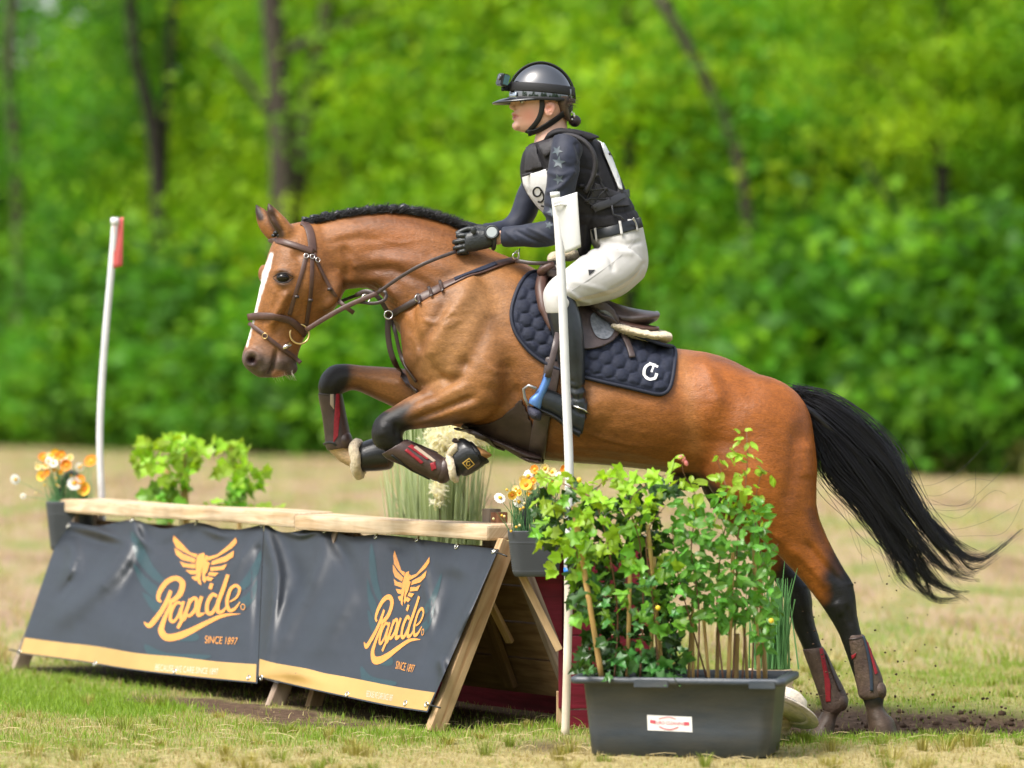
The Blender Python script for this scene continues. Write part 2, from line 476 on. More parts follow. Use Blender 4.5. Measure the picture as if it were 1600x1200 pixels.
def ground_mat():
    m = bpy.data.materials.new('field'); m.use_nodes = True; nt = m.node_tree; ns, ls = nt.nodes, nt.links; bs = ns['Principled BSDF']
    bs.inputs['Roughness'].default_value = .95; bs.inputs['Specular IOR Level'].default_value = .15
    at = ns.new('ShaderNodeAttribute'); at.attribute_name = 'mask'; sp = ns.new('ShaderNodeSeparateColor'); ls.new(at.outputs['Color'], sp.inputs[0])
    tc = ns.new('ShaderNodeTexCoord')
    def noise(sc, det=6, stretch=None):
        n = ns.new('ShaderNodeTexNoise'); n.inputs['Scale'].default_value = sc; n.inputs['Detail'].default_value = det; n.inputs['Roughness'].default_value = .65
        if stretch:
            mp = ns.new('ShaderNodeMapping'); mp.inputs['Scale'].default_value = stretch; ls.new(tc.outputs['Object'], mp.inputs[0]); ls.new(mp.outputs[0], n.inputs['Vector'])
        else: ls.new(tc.outputs['Object'], n.inputs['Vector'])
        return n.outputs['Fac']
    def ramp(f, stops):
        r = ns.new('ShaderNodeValToRGB'); e = r.color_ramp.elements
        e[0].position, e[0].color = stops[0][0], (*stops[0][1], 1); e[1].position, e[1].color = stops[-1][0], (*stops[-1][1], 1)
        for p, c in stops[1:-1]: k = e.new(p); k.color = (*c, 1)
        ls.new(f, r.inputs[0]); return r.outputs[0]
    def mix(a, b, f):
        x = ns.new('ShaderNodeMix'); x.data_type = 'RGBA'; ls.new(a, x.inputs[6]); ls.new(b, x.inputs[7]); ls.new(f, x.inputs[0]); return x.outputs[2]
    straw = ramp(noise(38), [(.3, (.18, .13, .065)), (.5, (.38, .31, .14)), (.7, (.52, .44, .22))])
    green = ramp(noise(30), [(.3, (.06, .11, .015)), (.55, (.16, .24, .035)), (.75, (.28, .32, .07))])
    heath = ramp(noise(.8, 8, (1, .22, 1)), [(.36, (.15, .095, .06)), (.45, (.30, .20, .13)), (.51, (.36, .265, .165)), (.56, (.23, .225, .085)), (.64, (.13, .19, .045))])
    c = mix(straw, green, sp.outputs[1])
    # farther out the sward blends to heathy bands
    ge = ns.new('ShaderNodeSeparateXYZ'); ls.new(tc.outputs['Object'], ge.inputs[0])
    mr = ns.new('ShaderNodeMapRange'); mr.inputs[1].default_value = 17.5; mr.inputs[2].default_value = 24; mr.inputs[4].default_value = .92; ls.new(ge.outputs[1], mr.inputs[0])
    c = mix(c, heath, mr.outputs[0])
    soil = ramp(noise(26, 8), [(.3, (.045, .027, .016)), (.55, (.11, .07, .045)), (.75, (.20, .135, .09))])
    c = mix(c, soil, sp.outputs[0])
    ls.new(c, bs.inputs['Base Color'])
    bp = ns.new('ShaderNodeBump'); bp.inputs['Strength'].default_value = .8; bp.inputs['Distance'].default_value = .02; ls.new(noise(45, 8), bp.inputs['Height']); ls.new(bp.outputs[0], bs.inputs['Normal'])
    return m
tag(obj('ground', ground_me, ground_mat()), kind='structure')

# ---- grass: blades rooted in the sheet
def blades(N, xf, yf, hlo, hhi, wlo, whi, keep, green_bias, seed, lean=.5):
    r = np.random.default_rng(seed)
    y = yf(r.random(N)); x = (r.random(N) * 2 - 1) * xf(y)
    # clumping
    P = np.stack([x, y], -1); cl = vnoise(P, 11, seed + 1)
    gm = greenmask(x, y); mm = mudmask(x, y)
    k = r.random(N) < keep(gm, mm, cl); x, y, gm, mm, cl = x[k], y[k], gm[k], mm[k], cl[k]; n = len(x)
    z = gheight(x, y) * (1 - sstep(25, 45, y)) - .004
    h = (hlo + (hhi - hlo) * r.random(n) ** 1.6) * (.75 + .35 * np.clip(cl, -1, 1)) * (.6 + .6 * gm); w = wlo + (whi - wlo) * r.random(n)
    a = r.random(n) * 6.283; ca, sa = np.cos(a), np.sin(a); b = r.random(n) * 6.283; ln = h * lean * (.3 + r.random(n))
    isg = r.random(n) < np.clip(gm * 1.15 + green_bias, 0, 1)
    dx, dy = np.cos(b) * ln, np.sin(b) * ln
    base = np.stack([x, y, z], 1); side = np.stack([ca * w, sa * w, np.zeros(n)], 1)
    mid = base + np.stack([dx * .35, dy * .35, h * .6], 1); tip = base + np.stack([dx, dy, h], 1)
    V = np.stack([base - side, base + side, mid + side * .7, mid - side * .7, tip], 1).reshape(-1, 3)
    o = np.arange(n)[:, None] * 5
    F4 = (o + np.array([0, 1, 2, 3])); F3 = (o + np.array([3, 2, 4]))
    g1 = np.array([.15, .27, .022]); g2 = np.array([.29, .42, .05]); s1 = np.array([.30, .23, .095]); s2 = np.array([.56, .48, .23])
    t = r.random(n)[:, None]
    C = np.where(isg[:, None], g1 * (1 - t) + g2 * t, s1 * (1 - t) + s2 * t)
    return V, F4, F3, np.repeat(C, 5, 0)
def blade_obj(name, sets, label, mat):
    Vs, Fs, Cs, n = [], [], [], 0
    for V, F4, F3, C in sets:
        Vs.append(V); Fs += (F4 + n).tolist() + (F3 + n).tolist(); Cs.append(C); n += len(V)
    me = mesh_of(np.vstack(Vs), Fs); set_col(me, 'tint', np.vstack(Cs))
    return tag(obj(name, me, mat), label, 'grass', None, 'stuff')
M_grass = pmat('grass_blade', (.2, .3, .05), .6, .3, attr='tint', transl=.35)
wid = lambda y: y * 800 / FP * 1.12
blade_obj('grass', [
    blades(150000, wid, lambda u: 14.3 + u * 6.0, .012, .055, .0011, .0024, lambda g, m, c: np.clip((.45 + .75 * g + .4 * c), .05, 1) * (1 - .93 * m), 0, 81),
    blades(22000, wid, lambda u: 14.3 + u * 6.0, .02, .075, .0010, .0018, lambda g, m, c: np.clip(c + .1, 0, 1) * (1 - m), -.3, 83, 1.4),
    blades(85000, wid, lambda u: 20.3 + u ** 1.5 * 20, .03, .15, .002, .004, lambda g, m, c: np.clip(.25 + 1.0 * c, .04, 1), -.05, 85, .7),
    blades(30000, wid, lambda u: 38 + u * 55, .04, .20, .006, .014, lambda g, m, c: np.clip(.5 + .7 * c, .02, 1), -.1, 87, .8)],
    'short patchy grass, part green and part dry, covering the field', M_grass)
# tufts: dense little cushions standing out of the sward
tr_ = np.random.default_rng(91); tv_, tf_, tc_, tn = [], [], [], 0
for k in range(230):
    y = 14.5 + tr_.random() ** 1.3 * 6; x = (tr_.random() * 2 - 1) * wid(y)
    if mudmask(np.array([x]), np.array([y]))[0] > .3: continue
    z = float(gheight(np.array([x]), np.array([y]))[0]); R0 = tr_.uniform(.015, .045); nb = 60; gcol = np.array([.20, .26, .035]) if tr_.random() < .6 else np.array([.33, .30, .08])
    a = tr_.random(nb) * 6.283; q = R0 * tr_.random(nb) ** .5; h = tr_.uniform(.025, .07) * (.6 + .6 * tr_.random(nb)); b = np.stack([x + np.cos(a) * q, y + np.sin(a) * q, np.full(nb, z - .003)], 1)
    out = np.stack([np.cos(a), np.sin(a), np.zeros(nb)], 1) * (h * tr_.uniform(.3, 1.0))[:, None]; sd_ = np.stack([-np.sin(a), np.cos(a), np.zeros(nb)], 1) * .0014
    up_ = np.array([0, 0, 1.])[None] * h[:, None]; mid = b + out * .4 + up_ * .7; tip = b + out + up_
    tv_.append(np.stack([b - sd_, b + sd_, mid + sd_ * .7, mid - sd_ * .7, tip], 1).reshape(-1, 3)); o_ = np.arange(nb)[:, None] * 5 + tn
    tf_ += (o_ + np.array([0, 1, 2, 3])).tolist() + (o_ + np.array([3, 2, 4])).tolist(); tc_.append(np.repeat(gcol * (.7 + .6 * tr_.random(nb))[:, None], 5, 0)); tn += nb * 5
me = mesh_of(np.vstack(tv_), tf_); set_col(me, 'tint', np.vstack(tc_))
tag(obj('grass', me, M_grass), 'small raised grass tufts dotted over the near turf', 'grass', None, 'stuff')
# loose straw lying on the ground
sv = []
for k in range(500):
    y = random.uniform(14.6, 17.0); x = random.uniform(-1, 1) * wid(y); a = random.uniform(0, 6.28); L = random.uniform(.03, .12)
    z = float(gheight(np.array([x]), np.array([y]))[0]) + random.uniform(.004, .02)
    p = Vector((x, y, z)); d = Vector((math.cos(a), math.sin(a), random.uniform(-.1, .15))) * L
    sv.append(tube([p, p + d * .5 + Vector((0, 0, .006)), p + d], .0012, 3, caps=False))
tag(obj('straw', mesh_of(*join(*sv)), pmat('straw', (.5, .4, .2), .7, var=[(3, .3)])), 'dry straw stalks strewn over the near ground', 'straw', None, 'stuff')
# crumbs of soil in the furrow and flying up behind the hooves
cv = []
def clod(p, r):
    V, F = ellipsoid((0, 0, 0), (r, r * random.uniform(.6, 1), r * random.uniform(.5, .9)), Matrix.Rotation(random.uniform(0, 3), 3, 'Z'), 6, 4)
    return [v * random.uniform(.75, 1.2) + p for v in V], F
for k in range(900):
    x = random.uniform(.95, 2.3); y = random.gauss(17.0, .3)
    if not 16.55 < y < 17.7: continue
    cv.append(clod(Vector((x, y, float(gheight(np.array([x]), np.array([y]))[0]) + .004)), random.choice([.004, .006, .008, .012, .018])))
for k in range(190):
    t = random.random(); x, y = random.gauss(1300, 80) + 60 * t, 1140 - abs(random.gauss(0, 1)) * 110
    cv.append(clod(W(x, y, HD + random.gauss(0, .3)), random.choice([.0015, .002, .003, .004, .006])))
for k in range(60):
    x, y = random.uniform(1390, 1600), random.gauss(1120, 22); cv.append(clod(W(x, y, HD + random.gauss(.3, .3)), random.choice([.002, .003, .005, .008])))
tag(obj('dirt', mesh_of(*join(*cv)), pmat('soil_crumb', (.07, .045, .03), .95, .1, var=[(40, .4)])), 'crumbs of brown soil thrown up around the hind hooves', 'dirt', None, 'stuff')

# ================================================================ WOODLAND
def leafmat(name, base, transl=.45):
    m = pmat(name, base, .55, .3, var=None, transl=transl, attr='tint'); return m
M_leafY = leafmat('leaf_yellow_green', (.2, .4, .02), .5)
M_bark = pmat('bark', (.050, .042, .032), .9, .2, var=[(4, .4), (20, .3)], bump=[(12, .6)])
M_barkd = pmat('dark_bark', (.022, .019, .015), .9, .2, var=[(4, .4)], bump=[(12, .6)])
def crown_mesh(seed, nclump, per, size, shape, leaf, palette, flat=.55):
    r = np.random.default_rng(seed)
    d = r.normal(size=(nclump, 3)); d /= np.linalg.norm(d, axis=1)[:, None]; rad = r.random(nclump) ** .45
    c = d * rad[:, None] * np.array(shape) + np.array([0, 0, shape[2]])
    n = nclump * per
    off = r.normal(size=(n, 3)) * np.array([size, size, size * flat])
    p = np.repeat(c, per, 0) + off
    # leaf frame: normals mostly up and outwards
    nn = r.normal(size=(n, 3)) * .75 + np.array([0, 0, .8]); nn /= np.linalg.norm(nn, axis=1)[:, None]
    a = np.cross(nn, r.normal(size=(n, 3))); a /= np.linalg.norm(a, axis=1)[:, None] + 1e-9; b = np.cross(nn, a)
    L = leaf * (.6 + .8 * r.random(n))[:, None]
    V = np.stack([p - a * L, p + b * L * .6, p + a * L, p - b * L * .6], 1).reshape(-1, 3)
    F = (np.arange(n)[:, None] * 4 + np.array([0, 1, 2, 3])).tolist()
    me = mesh_of(V, F, smooth=False)
    pal = np.array(palette); ct = pal[r.integers(0, len(pal), nclump)]; C = np.repeat(ct, per, 0) * (.75 + .5 * r.random(n))[:, None]
    set_col(me, 'tint', np.repeat(C, 4, 0)); me.materials.append(M_leafY); return me
YG = [(.27, .47, .018), (.21, .42, .016), (.34, .51, .018), (.14, .34, .016)]
MG = [(.10, .32, .024), (.145, .37, .020), (.08, .26, .020), (.19, .41, .018)]
DG = [(.055, .17, .016), (.075, .21, .016), (.045, .14, .014), (.10, .25, .016)]
CR = [crown_mesh(101, 105, 100, .55, (2.6, 2.4, 4.6), .095, YG), crown_mesh(102, 105, 100, .58, (2.8, 2.4, 4.4), .095, YG + MG), crown_mesh(103, 105, 100, .55, (2.6, 2.4, 4.8), .095, MG), crown_mesh(104, 100, 100, .52, (2.4, 2.2, 4.6), .09, MG + DG)]
BU = [crown_mesh(111, 80, 80, .38, (1.7, 1.4, 1.35), .11, MG), crown_mesh(112, 80, 80, .38, (1.9, 1.4, 1.2), .11, DG + MG), crown_mesh(113, 80, 80, .38, (1.6, 1.4, 1.5), .11, MG + DG), crown_mesh(114, 80, 80, .38, (1.8, 1.4, 1.0), .11, DG)]
EDGE0, EDGE1 = np.array([-14.0, 98.0]), np.array([9.0, 60.0])
def edge_at(px, back=0.0):
    "ground point on the wood's edge line seen at px, moved `back` metres into the wood"
    k = (px - 800) / FP; d = EDGE1 - EDGE0; t = (EDGE0[0] - k * EDGE0[1]) / (k * d[1] - d[0]); p = EDGE0 + d * t
    D = p[1] + back; return Vector((k * D, D, 0))
def trunk_mesh(paths, sides=8):
    parts = []
    for pts, r0, r1 in paths:
        c = resample(catmull(pts, 5), .6); parts.append(tube(c, np.linspace(r0, r1, len(c)), sides))
    return mesh_of(*join(*parts))
def tree(name, label, base, crowns, trunks, mat=M_bark, group='trees of the wood behind the field', cat='tree'):
    t = thing(name, label, cat, base, group)
    if trunks: 
        tm = bpy.data.objects.new('trunk', trunks); COL.objects.link(tm); tm.parent = t
        if not trunks.materials: trunks.materials.append(mat)
    for me, off, sc, rz in crowns:
        o = bpy.data.objects.new('crown', me); COL.objects.link(o); o.parent = t; o.location = off; o.scale = (sc, sc, sc); o.rotation_euler = (0, 0, rz)
    return t
std_trunks = [trunk_mesh([([(0, 0, -.2), (.1, .05, 3), (-.1, 0, 6), (.1, .1, 10)], .17, .05), ([(0, 0, 3.4), (.8, .3, 5), (1.6, .2, 6.4)], .07, .02), ([(0, 0, 4.4), (-.8, -.3, 6), (-1.4, -.2, 7.5)], .06, .02)]),
              trunk_mesh([([(0, 0, -.2), (-.15, 0, 3), (.2, 0, 6), (.1, 0, 10)], .13, .04), ([(0, 0, 2.6), (-.9, .3, 4.4), (-1.3, .2, 6)], .06, .02)])]
rr = random.Random(5)
PLACE = [(-30, 'beyond the left picture edge'), (55, 'left of the red flag'), (150, 'right behind the red flag'), (260, 'between the red flag and the horse ears'), (350, 'left of the horse ears'), (450, 'above the horse ears'), (550, 'above the braided mane'), (650, 'above the middle of the horse neck'), (750, 'in front of the helmet camera'), (850, 'behind the helmet'), (950, 'behind the shoulder of the rider'), (1050, 'above the saddle cantle'), (1150, 'above the loins of the horse'), (1250, 'above the croup'), (1350, 'above the root of the tail'), (1450, 'above the middle of the tail'), (1550, 'above the tail tip'), (1640, 'at the right picture edge')]
CRX = [c.copy() for c in CR]
for i, (px, where) in enumerate(PLACE):
    p = edge_at(px + rr.uniform(-18, 18), rr.uniform(4, 8)); yel = px > 900 or 330 < px < 760
    kind = rr.choice([0, 0, 1]) if yel else rr.choice([2, 2, 1, 3])
    if px < 120: kind = 3
    tree('broadleaf_tree', ('yellow-green' if yel else 'mid-green') + ' broadleaf tree of the wood ' + where, p, [(CR[kind], (0, 0, .8 + rr.uniform(-.4, .6)), rr.uniform(.95, 1.2), rr.uniform(0, 6.28))], std_trunks[i % 2], M_bark, 'trees of the wood behind the field')
LOW = [(-20, 'left of the flower pot at the far fence end'), (70, 'behind the orange blossoms'), (150, 'at the foot of the red flag pole'), (235, 'above the potted ivy'), (320, 'right of the potted ivy'), (400, 'below the horse muzzle'), (480, 'in front of the far foreleg'), (560, 'behind the folded forelegs'), (640, 'behind the pampas plumes'), (1230, 'above the tail root'), (1320, 'above the black tail'), (1400, 'right of the tail bend'), (1480, 'above the tail tip hair'), (1560, 'near the right picture edge'), (1640, 'outside the right picture edge')]
for i, (px, where) in enumerate(LOW):
    p = edge_at(px + rr.uniform(-12, 12), rr.uniform(-.3, 2.0)); k = rr.choice([0, 1, 1, 3, 2]) if px < 800 else rr.choice([1, 3, 2, 1])
    b = thing('shrub', 'green shrub at the wood edge ' + where, 'shrub', p, 'shrubs along the wood edge')
    o = bpy.data.objects.new('foliage', BU[k]); COL.objects.link(o); o.parent = b; s = rr.uniform(1.0, 1.45); o.scale = (s * 1.2, s, s * rr.uniform(.8, 1.2)); o.rotation_euler = (0, 0, rr.uniform(0, 6.28)); o.location = (0, 0, -.25)
# trees whose stems show
def stemtree(label, px, back, paths_px, crowns, mat):
    base = edge_at(px, back); D = base.y
    paths = []
    for pts, r0, r1 in paths_px:
        paths.append(([tuple(W(x, y, D + dy) - base) for x, y, dy in pts], r0, r1))
    return tree('bare_stemmed_tree', label, base, crowns, trunk_mesh(paths, 10), mat, None)
gy0 = lambda px, back: 600 + CAM_H * FP / edge_at(px, back).y
stemtree('slim dark-stemmed tree with two thin bare stems beside the red flag', 250, -.5, [([(252, gy0(250, -.5), 0), (250, 430, 0), (248, 300, 0), (238, 190, 0), (212, 90, 0), (200, -40, 0)], .22, .12), ([(250, 330, 0), (256, 200, .3), (266, 90, .4), (272, -40, .5)], .14, .08)], [(CR[3], (-.5, 1.5, 6.6), .75, 1)], M_barkd)
stemtree('forked tree with thick grey trunk and spreading limbs behind the horse head', 450, .0, [([(445, gy0(450, .0), 0), (445, 340, 0), (438, 180, 0), (430, 60, 0), (418, -60, 0)], .34, .2), ([(455, 350, .2), (470, 220, .2), (492, 110, .2), (520, -40, .2)], .26, .12), ([(492, 125, .2), (545, 95, .1), (620, 70, 0), (700, 30, 0)], .12, .04), ([(430, 90, 0), (500, 55, -.2), (600, 12, -.3), (680, -20, -.3)], .11, .04), ([(440, 200, 0), (380, 120, 0), (330, 60, 0)], .09, .03)], [(CR[1], (.6, 2.2, 6.4), .8, 2)], M_bark)
stemtree('yellow-green tree with a slender dark trunk above the tail', 1460, .3, [([(1465, gy0(1460, .3), 0), (1462, 560, 0), (1455, 420, 0), (1475, 280, 0), (1462, 120, 0), (1480, -40, 0)], .16, .08), ([(1455, 420, 0), (1400, 330, 0), (1350, 250, 0)], .07, .02), ([(1475, 290, 0), (1410, 150, 0), (1330, 90, 0)], .07, .02)], [(CR[0], (.3, .4, 3.6), .62, 1), (CR[0], (-1.2, .8, 5.0), .5, 3)], M_barkd)
stemtree('leaning pale dead stem in the yellow-green wood right of the helmet', 1180, 1.6, [([(1180, gy0(1180, 1.6), 0), (1165, 300, 0), (1100, 120, 0), (1020, -20, 0)], .12, .09)], [], M_bark)
stemtree('straight dark stem in the wood behind the rider', 960, 2, [([(985, gy0(960, 2), 0), (985, 260, 0), (978, 100, 0), (985, -40, 0)], .13, .09)], [], M_barkd)
stemtree('mossy tree stem at the left picture edge', 20, 1.2, [([(30, gy0(20, 1.2), 0), (28, 300, 0), (14, 120, 0), (22, -40, 0)], .18, .1)], [], M_bark)
# deeper wood: one mass behind everything
r = np.random.default_rng(9); fv = []
def mass(n, back0, back1, z0, z1, leaf, pal, seed):
    r = np.random.default_rng(seed); px = r.uniform(-300, 1900, n); bk = r.uniform(back0, back1, n)
    k = (px - 800) / FP; d = EDGE1 - EDGE0; t = (EDGE0[0] - k * EDGE0[1]) / (k * d[1] - d[0]); D = EDGE0[1] + d[1] * t + bk
    P = np.stack([k * D, D, z0 + (z1 - z0) * r.random(n)], 1)
    nn = r.normal(size=(n, 3)) * .8 + np.array([0, -.3, .6]); nn /= np.linalg.norm(nn, axis=1)[:, None]
    a = np.cross(nn, r.normal(size=(n, 3))); a /= np.linalg.norm(a, axis=1)[:, None]; b = np.cross(nn, a); L = leaf * (.6 + .8 * r.random(n))[:, None]
    V = np.stack([P - a * L, P + b * L * .7, P + a * L, P - b * L * .7], 1).reshape(-1, 3)
    pal = np.array(pal); C = pal[np.clip(((vnoise(P, .5, seed + 1) + 1) / 2 * len(pal)).astype(int), 0, len(pal) - 1)] * (.7 + .6 * r.random(n))[:, None]
    return V, np.repeat(C, 4, 0)
Vs, Cs = zip(mass(30000, 14, 30, 0, 15, .24, [(.03, .10, .012), (.04, .12, .014)] + DG + MG, 201), mass(22000, 6, 22, 0, 5, .17, [(.03, .10, .012), (.045, .13, .014)] + DG, 202), mass(14000, 2.5, 8, 0, 2.6, .11, DG + MG, 203), mass(16000, -2.5, 1.2, 0, .55, .06, [(.30, .24, .11), (.16, .26, .05), (.10, .22, .03), (.25, .27, .08)], 204))
def wing(n, x0, x1, y0, y1, z1, leaf, pal, seed):
    r = np.random.default_rng(seed); P = np.stack([r.uniform(x0, x1, n), r.uniform(y0, y1, n), r.random(n) * z1 * (.75 + .25 * np.sin(np.arange(n)))], 1)
    nn = r.normal(size=(n, 3)) * .8 + np.array([0, -.3, .6]); nn /= np.linalg.norm(nn, axis=1)[:, None]
    a = np.cross(nn, r.normal(size=(n, 3))); a /= np.linalg.norm(a, axis=1)[:, None]; b = np.cross(nn, a); L = leaf * (.6 + .8 * r.random(n))[:, None]
    pal = np.array(pal); C = pal[np.clip(((vnoise(P, .4, seed + 1) + 1) / 2 * len(pal)).astype(int), 0, len(pal) - 1)]
    return np.stack([P - a * L, P + b * L * .7, P + a * L, P - b * L * .7], 1).reshape(-1, 3), np.repeat(C, 4, 0)
wl_ = [wing(26000, -62, -13.5, 97, 112, 14, .34, DG + MG + MG, 231), wing(20000, 11.5, 52, 56, 74, 13, .32, MG + YG, 232)]
Vs = list(Vs) + [w[0] for w in wl_]; Cs = list(Cs) + [w[1] for w in wl_]
Vm = np.vstack(Vs); me = mesh_of(Vm, (np.arange(len(Vm) // 4)[:, None] * 4 + np.arange(4)).tolist(), smooth=False); set_col(me, 'tint', np.vstack(Cs)); me.materials.append(M_leafY)
tag(obj('woodland', me), 'deep green leafy woodland filling the background', 'woodland', None, 'stuff')

# tree line on the photographer's side of the field (mirrored in helmet, vinyl and leather)
r = np.random.default_rng(77); n = 14000
ang = r.uniform(-1.35, 1.35, n); rad = r.uniform(24, 34, n); hmax = 9 + 3.5 * np.sin(ang * 9) + 2.5 * np.sin(ang * 23 + 1)
P = np.stack([np.sin(ang) * rad, -np.cos(ang) * rad + 6, r.random(n) ** .8 * hmax], 1)
nn = r.normal(size=(n, 3)) * .7 + np.array([0, .5, .5]); nn /= np.linalg.norm(nn, axis=1)[:, None]
a = np.cross(nn, r.normal(size=(n, 3))); a /= np.linalg.norm(a, axis=1)[:, None]; b = np.cross(nn, a); L = .42 * (.6 + .8 * r.random(n))[:, None]
Vb = np.stack([P - a * L, P + b * L * .7, P + a * L, P - b * L * .7], 1).reshape(-1, 3)
me = mesh_of(Vb, (np.arange(n)[:, None] * 4 + np.arange(4)).tolist(), smooth=False); set_col(me, 'tint', np.repeat(np.array(DG)[r.integers(0, 4, n)], 4, 0)); me.materials.append(M_leafY)
tag(obj('woodland', me), 'dark tree line across the field mirrored in the glossy helmet', 'woodland', None, 'stuff')
# ================================================================ HORSE
HD = 16.9
PXM = HD / FP                       # metres per photo pixel at the horse
def sec(ax, ay, bx, by, w, k=0.0, yo=0.0, tw=0.0, e=2.0, D=HD):
    return (W(ax, ay, D + yo - tw), W(bx, by, D + yo + tw), w * D / FP, k, e)

torso = [sec(624, 478, 630, 556, 34), sec(640, 455, 640, 600, 66), sec(672, 428, 676, 640, 84), sec(715, 405, 722, 662, 94),
         sec(768, 398, 776, 694, 100, .05), sec(820, 410, 826, 714, 106, .08), sec(880, 453, 884, 722, 114, .1), sec(950, 502, 945, 727, 118, .1),
         sec(1015, 536, 1003, 733, 116, .06), sec(1075, 546, 1056, 741, 112, 0), sec(1128, 556, 1105, 752, 110, -.02), sec(1180, 581, 1150, 772, 106, 0),
         sec(1222, 604, 1195, 790, 94), sec(1252, 636, 1232, 792, 70), sec(1268, 676, 1260, 775, 36)]
neck = [sec(815, 408, 715, 630, 74, .1), sec(762, 386, 655, 560, 66, .2), sec(716, 353, 609, 497, 54, .28), sec(668, 337, 594, 459, 46, .3),
        sec(612, 329, 568, 450, 41, .25), sec(556, 332, 540, 452, 38, .15), sec(505, 344, 526, 440, 37, .0), sec(474, 356, 520, 420, 34)]
T = .035
head = [sec(486, 345, 532, 400, 30, 0, -.0, .0), sec(446, 352, 537, 425, 40, 0, -.01, T * .6), sec(428, 376, 537, 450, 45, -.05, -.02, T),
        sec(418, 402, 533, 468, 47, -.12, -.03, T * 1.1), sec(411, 430, 521, 484, 46, -.2, -.035, T * 1.1), sec(404, 460, 502, 500, 40, -.22, -.04, T),
        sec(397, 490, 485, 516, 33, -.1, -.045, T * .9), sec(391, 515, 474, 532, 28, 0, -.05, T * .75), sec(384, 538, 467, 552, 27, .0, -.055, T * .7),
        sec(377.5, 556, 463, 566, 27, 0, -.06, T * .6), sec(380, 570, 458, 577, 24, 0, -.06, T * .5), sec(393, 583, 446, 586, 17, 0, -.06, T * .3), sec(404, 590, 436, 590, 9, 0, -.06, 0)]
NF = -.155; FF = .165
near_arm = [sec(648, 478, 742, 428, 20, 0, -.19), sec(656, 530, 790, 500, 34, 0, -.2), sec(688, 580, 800, 575, 40, 0, -.2), sec(716, 588, 786, 636, 44, 0, -.19)]
near_fore = [sec(716, 562, 792, 628, 46, 0, NF - .03), sec(697, 586, 765, 653, 44, 0, NF - .02), sec(670, 603, 722, 662, 37, 0, NF), sec(640, 619, 676, 668, 29, 0, NF),
             sec(612, 636, 640, 672, 24, 0, NF), sec(594, 647, 629, 674, 24, 0, NF), sec(583, 661, 630, 676, 25, 0, NF), sec(580, 680, 630, 682, 25, 0, NF),
             sec(587, 698, 628, 688, 22, 0, NF), sec(603, 706, 634, 690, 18, 0, NF), sec(630, 719, 650, 696, 15, 0, NF), sec(662, 736, 676, 710, 15, 0, NF),
             sec(683, 751, 700, 722, 19, 0, NF), sec(700, 750, 707, 720, 17, 0, NF)]
near_fhoof = [sec(698, 748, 700, 724, 12, 0, NF), sec(710, 744, 708, 716, 17, 0, NF), sec(726, 742, 714, 700, 24, 0, NF), sec(746, 732, 725, 693, 26, 0, NF), sec(766, 722, 736, 688, 27, 0, NF)]
far_fore = [sec(690, 580, 730, 672, 44, 0, FF), sec(640, 577, 690, 660, 40, 0, FF), sec(600, 573, 638, 646, 35, 0, FF), sec(565, 571, 592, 626, 28, 0, FF), sec(538, 568, 556, 610, 24, 0, FF),
            sec(516, 572, 538, 614, 25, 0, FF), sec(501, 588, 536, 613, 26, 0, FF), sec(497, 606, 534, 614, 24, 0, FF), sec(501, 622, 533, 620, 19, 0, FF),
            sec(508, 648, 534, 644, 15, 0, FF), sec(514, 678, 543, 670, 15, 0, FF), sec(512, 698, 549, 686, 19, 0, FF), sec(516, 708, 548, 694, 16, 0, FF)]
far_fhoof = [sec(514, 702, 540, 690, 13, 0, FF), sec(528, 719, 546, 700, 14, 0, FF), sec(545, 729, 556, 704, 16, 0, FF), sec(562, 736, 568, 697, 24, 0, FF), sec(590, 734, 588, 692, 25, 0, FF), sec(612, 729, 606, 690, 26, 0, FF)]
NH = -.135; FH = .15
near_hind = [sec(1082, 610, 1270, 664, 60, 0, -.10), sec(1084, 690, 1277, 716, 62, 0, -.12), sec(1108, 764, 1277, 762, 60, 0, NH), sec(1152, 806, 1277, 792, 51, 0, NH),
             sec(1188, 842, 1284, 818, 42, 0, NH), sec(1221, 873, 1297, 848, 34, 0, NH), sec(1251, 905, 1315, 882, 28, 0, NH), sec(1277, 938, 1331, 908, 25, 0, NH),
             sec(1294, 962, 1337, 932, 24, 0, NH), sec(1306, 982, 1340, 962, 21, 0, NH), sec(1316, 1004, 1347, 992, 18, 0, NH), sec(1330, 1045, 1359, 1034, 16, 0, NH),
             sec(1342, 1080, 1373, 1068, 18, 0, NH), sec(1349, 1096, 1381, 1085, 20, 0, NH), sec(1354, 1110, 1380, 1101, 17, 0, NH)]
near_hhoof = [sec(1354, 1102, 1378, 1098, 14, 0, NH), sec(1354, 1118, 1384, 1112, 20, 0, NH), sec(1356, 1134, 1397, 1126, 25, 0, NH), sec(1358, 1157, 1404, 1154, 29, 0, NH)]
far_hind = [sec(1075, 690, 1250, 720, 50, 0, .12), sec(1098, 770, 1240, 780, 50, 0, FH), sec(1140, 828, 1226, 832, 42, 0, FH), sec(1178, 868, 1228, 862, 32, 0, FH), sec(1206, 902, 1243, 890, 26, 0, FH),
            sec(1223, 932, 1262, 912, 24, 0, FH), sec(1231, 955, 1269, 936, 24, 0, FH), sec(1239, 978, 1271, 962, 20, 0, FH), sec(1250, 1003, 1279, 992, 17, 0, FH),
            sec(1268, 1048, 1295, 1040, 15, 0, FH), sec(1283, 1086, 1311, 1076, 17, 0, FH), sec(1287, 1104, 1321, 1096, 19, 0, FH), sec(1283, 1118, 1312, 1116, 17, 0, FH)]
far_hhoof = [sec(1284, 1112, 1310, 1112, 14, 0, FH), sec(1276, 1126, 1306, 1128, 20, 0, FH), sec(1266, 1138, 1304, 1144, 25, 0, FH), sec(1256, 1152, 1306, 1158, 28, 0, FH)]
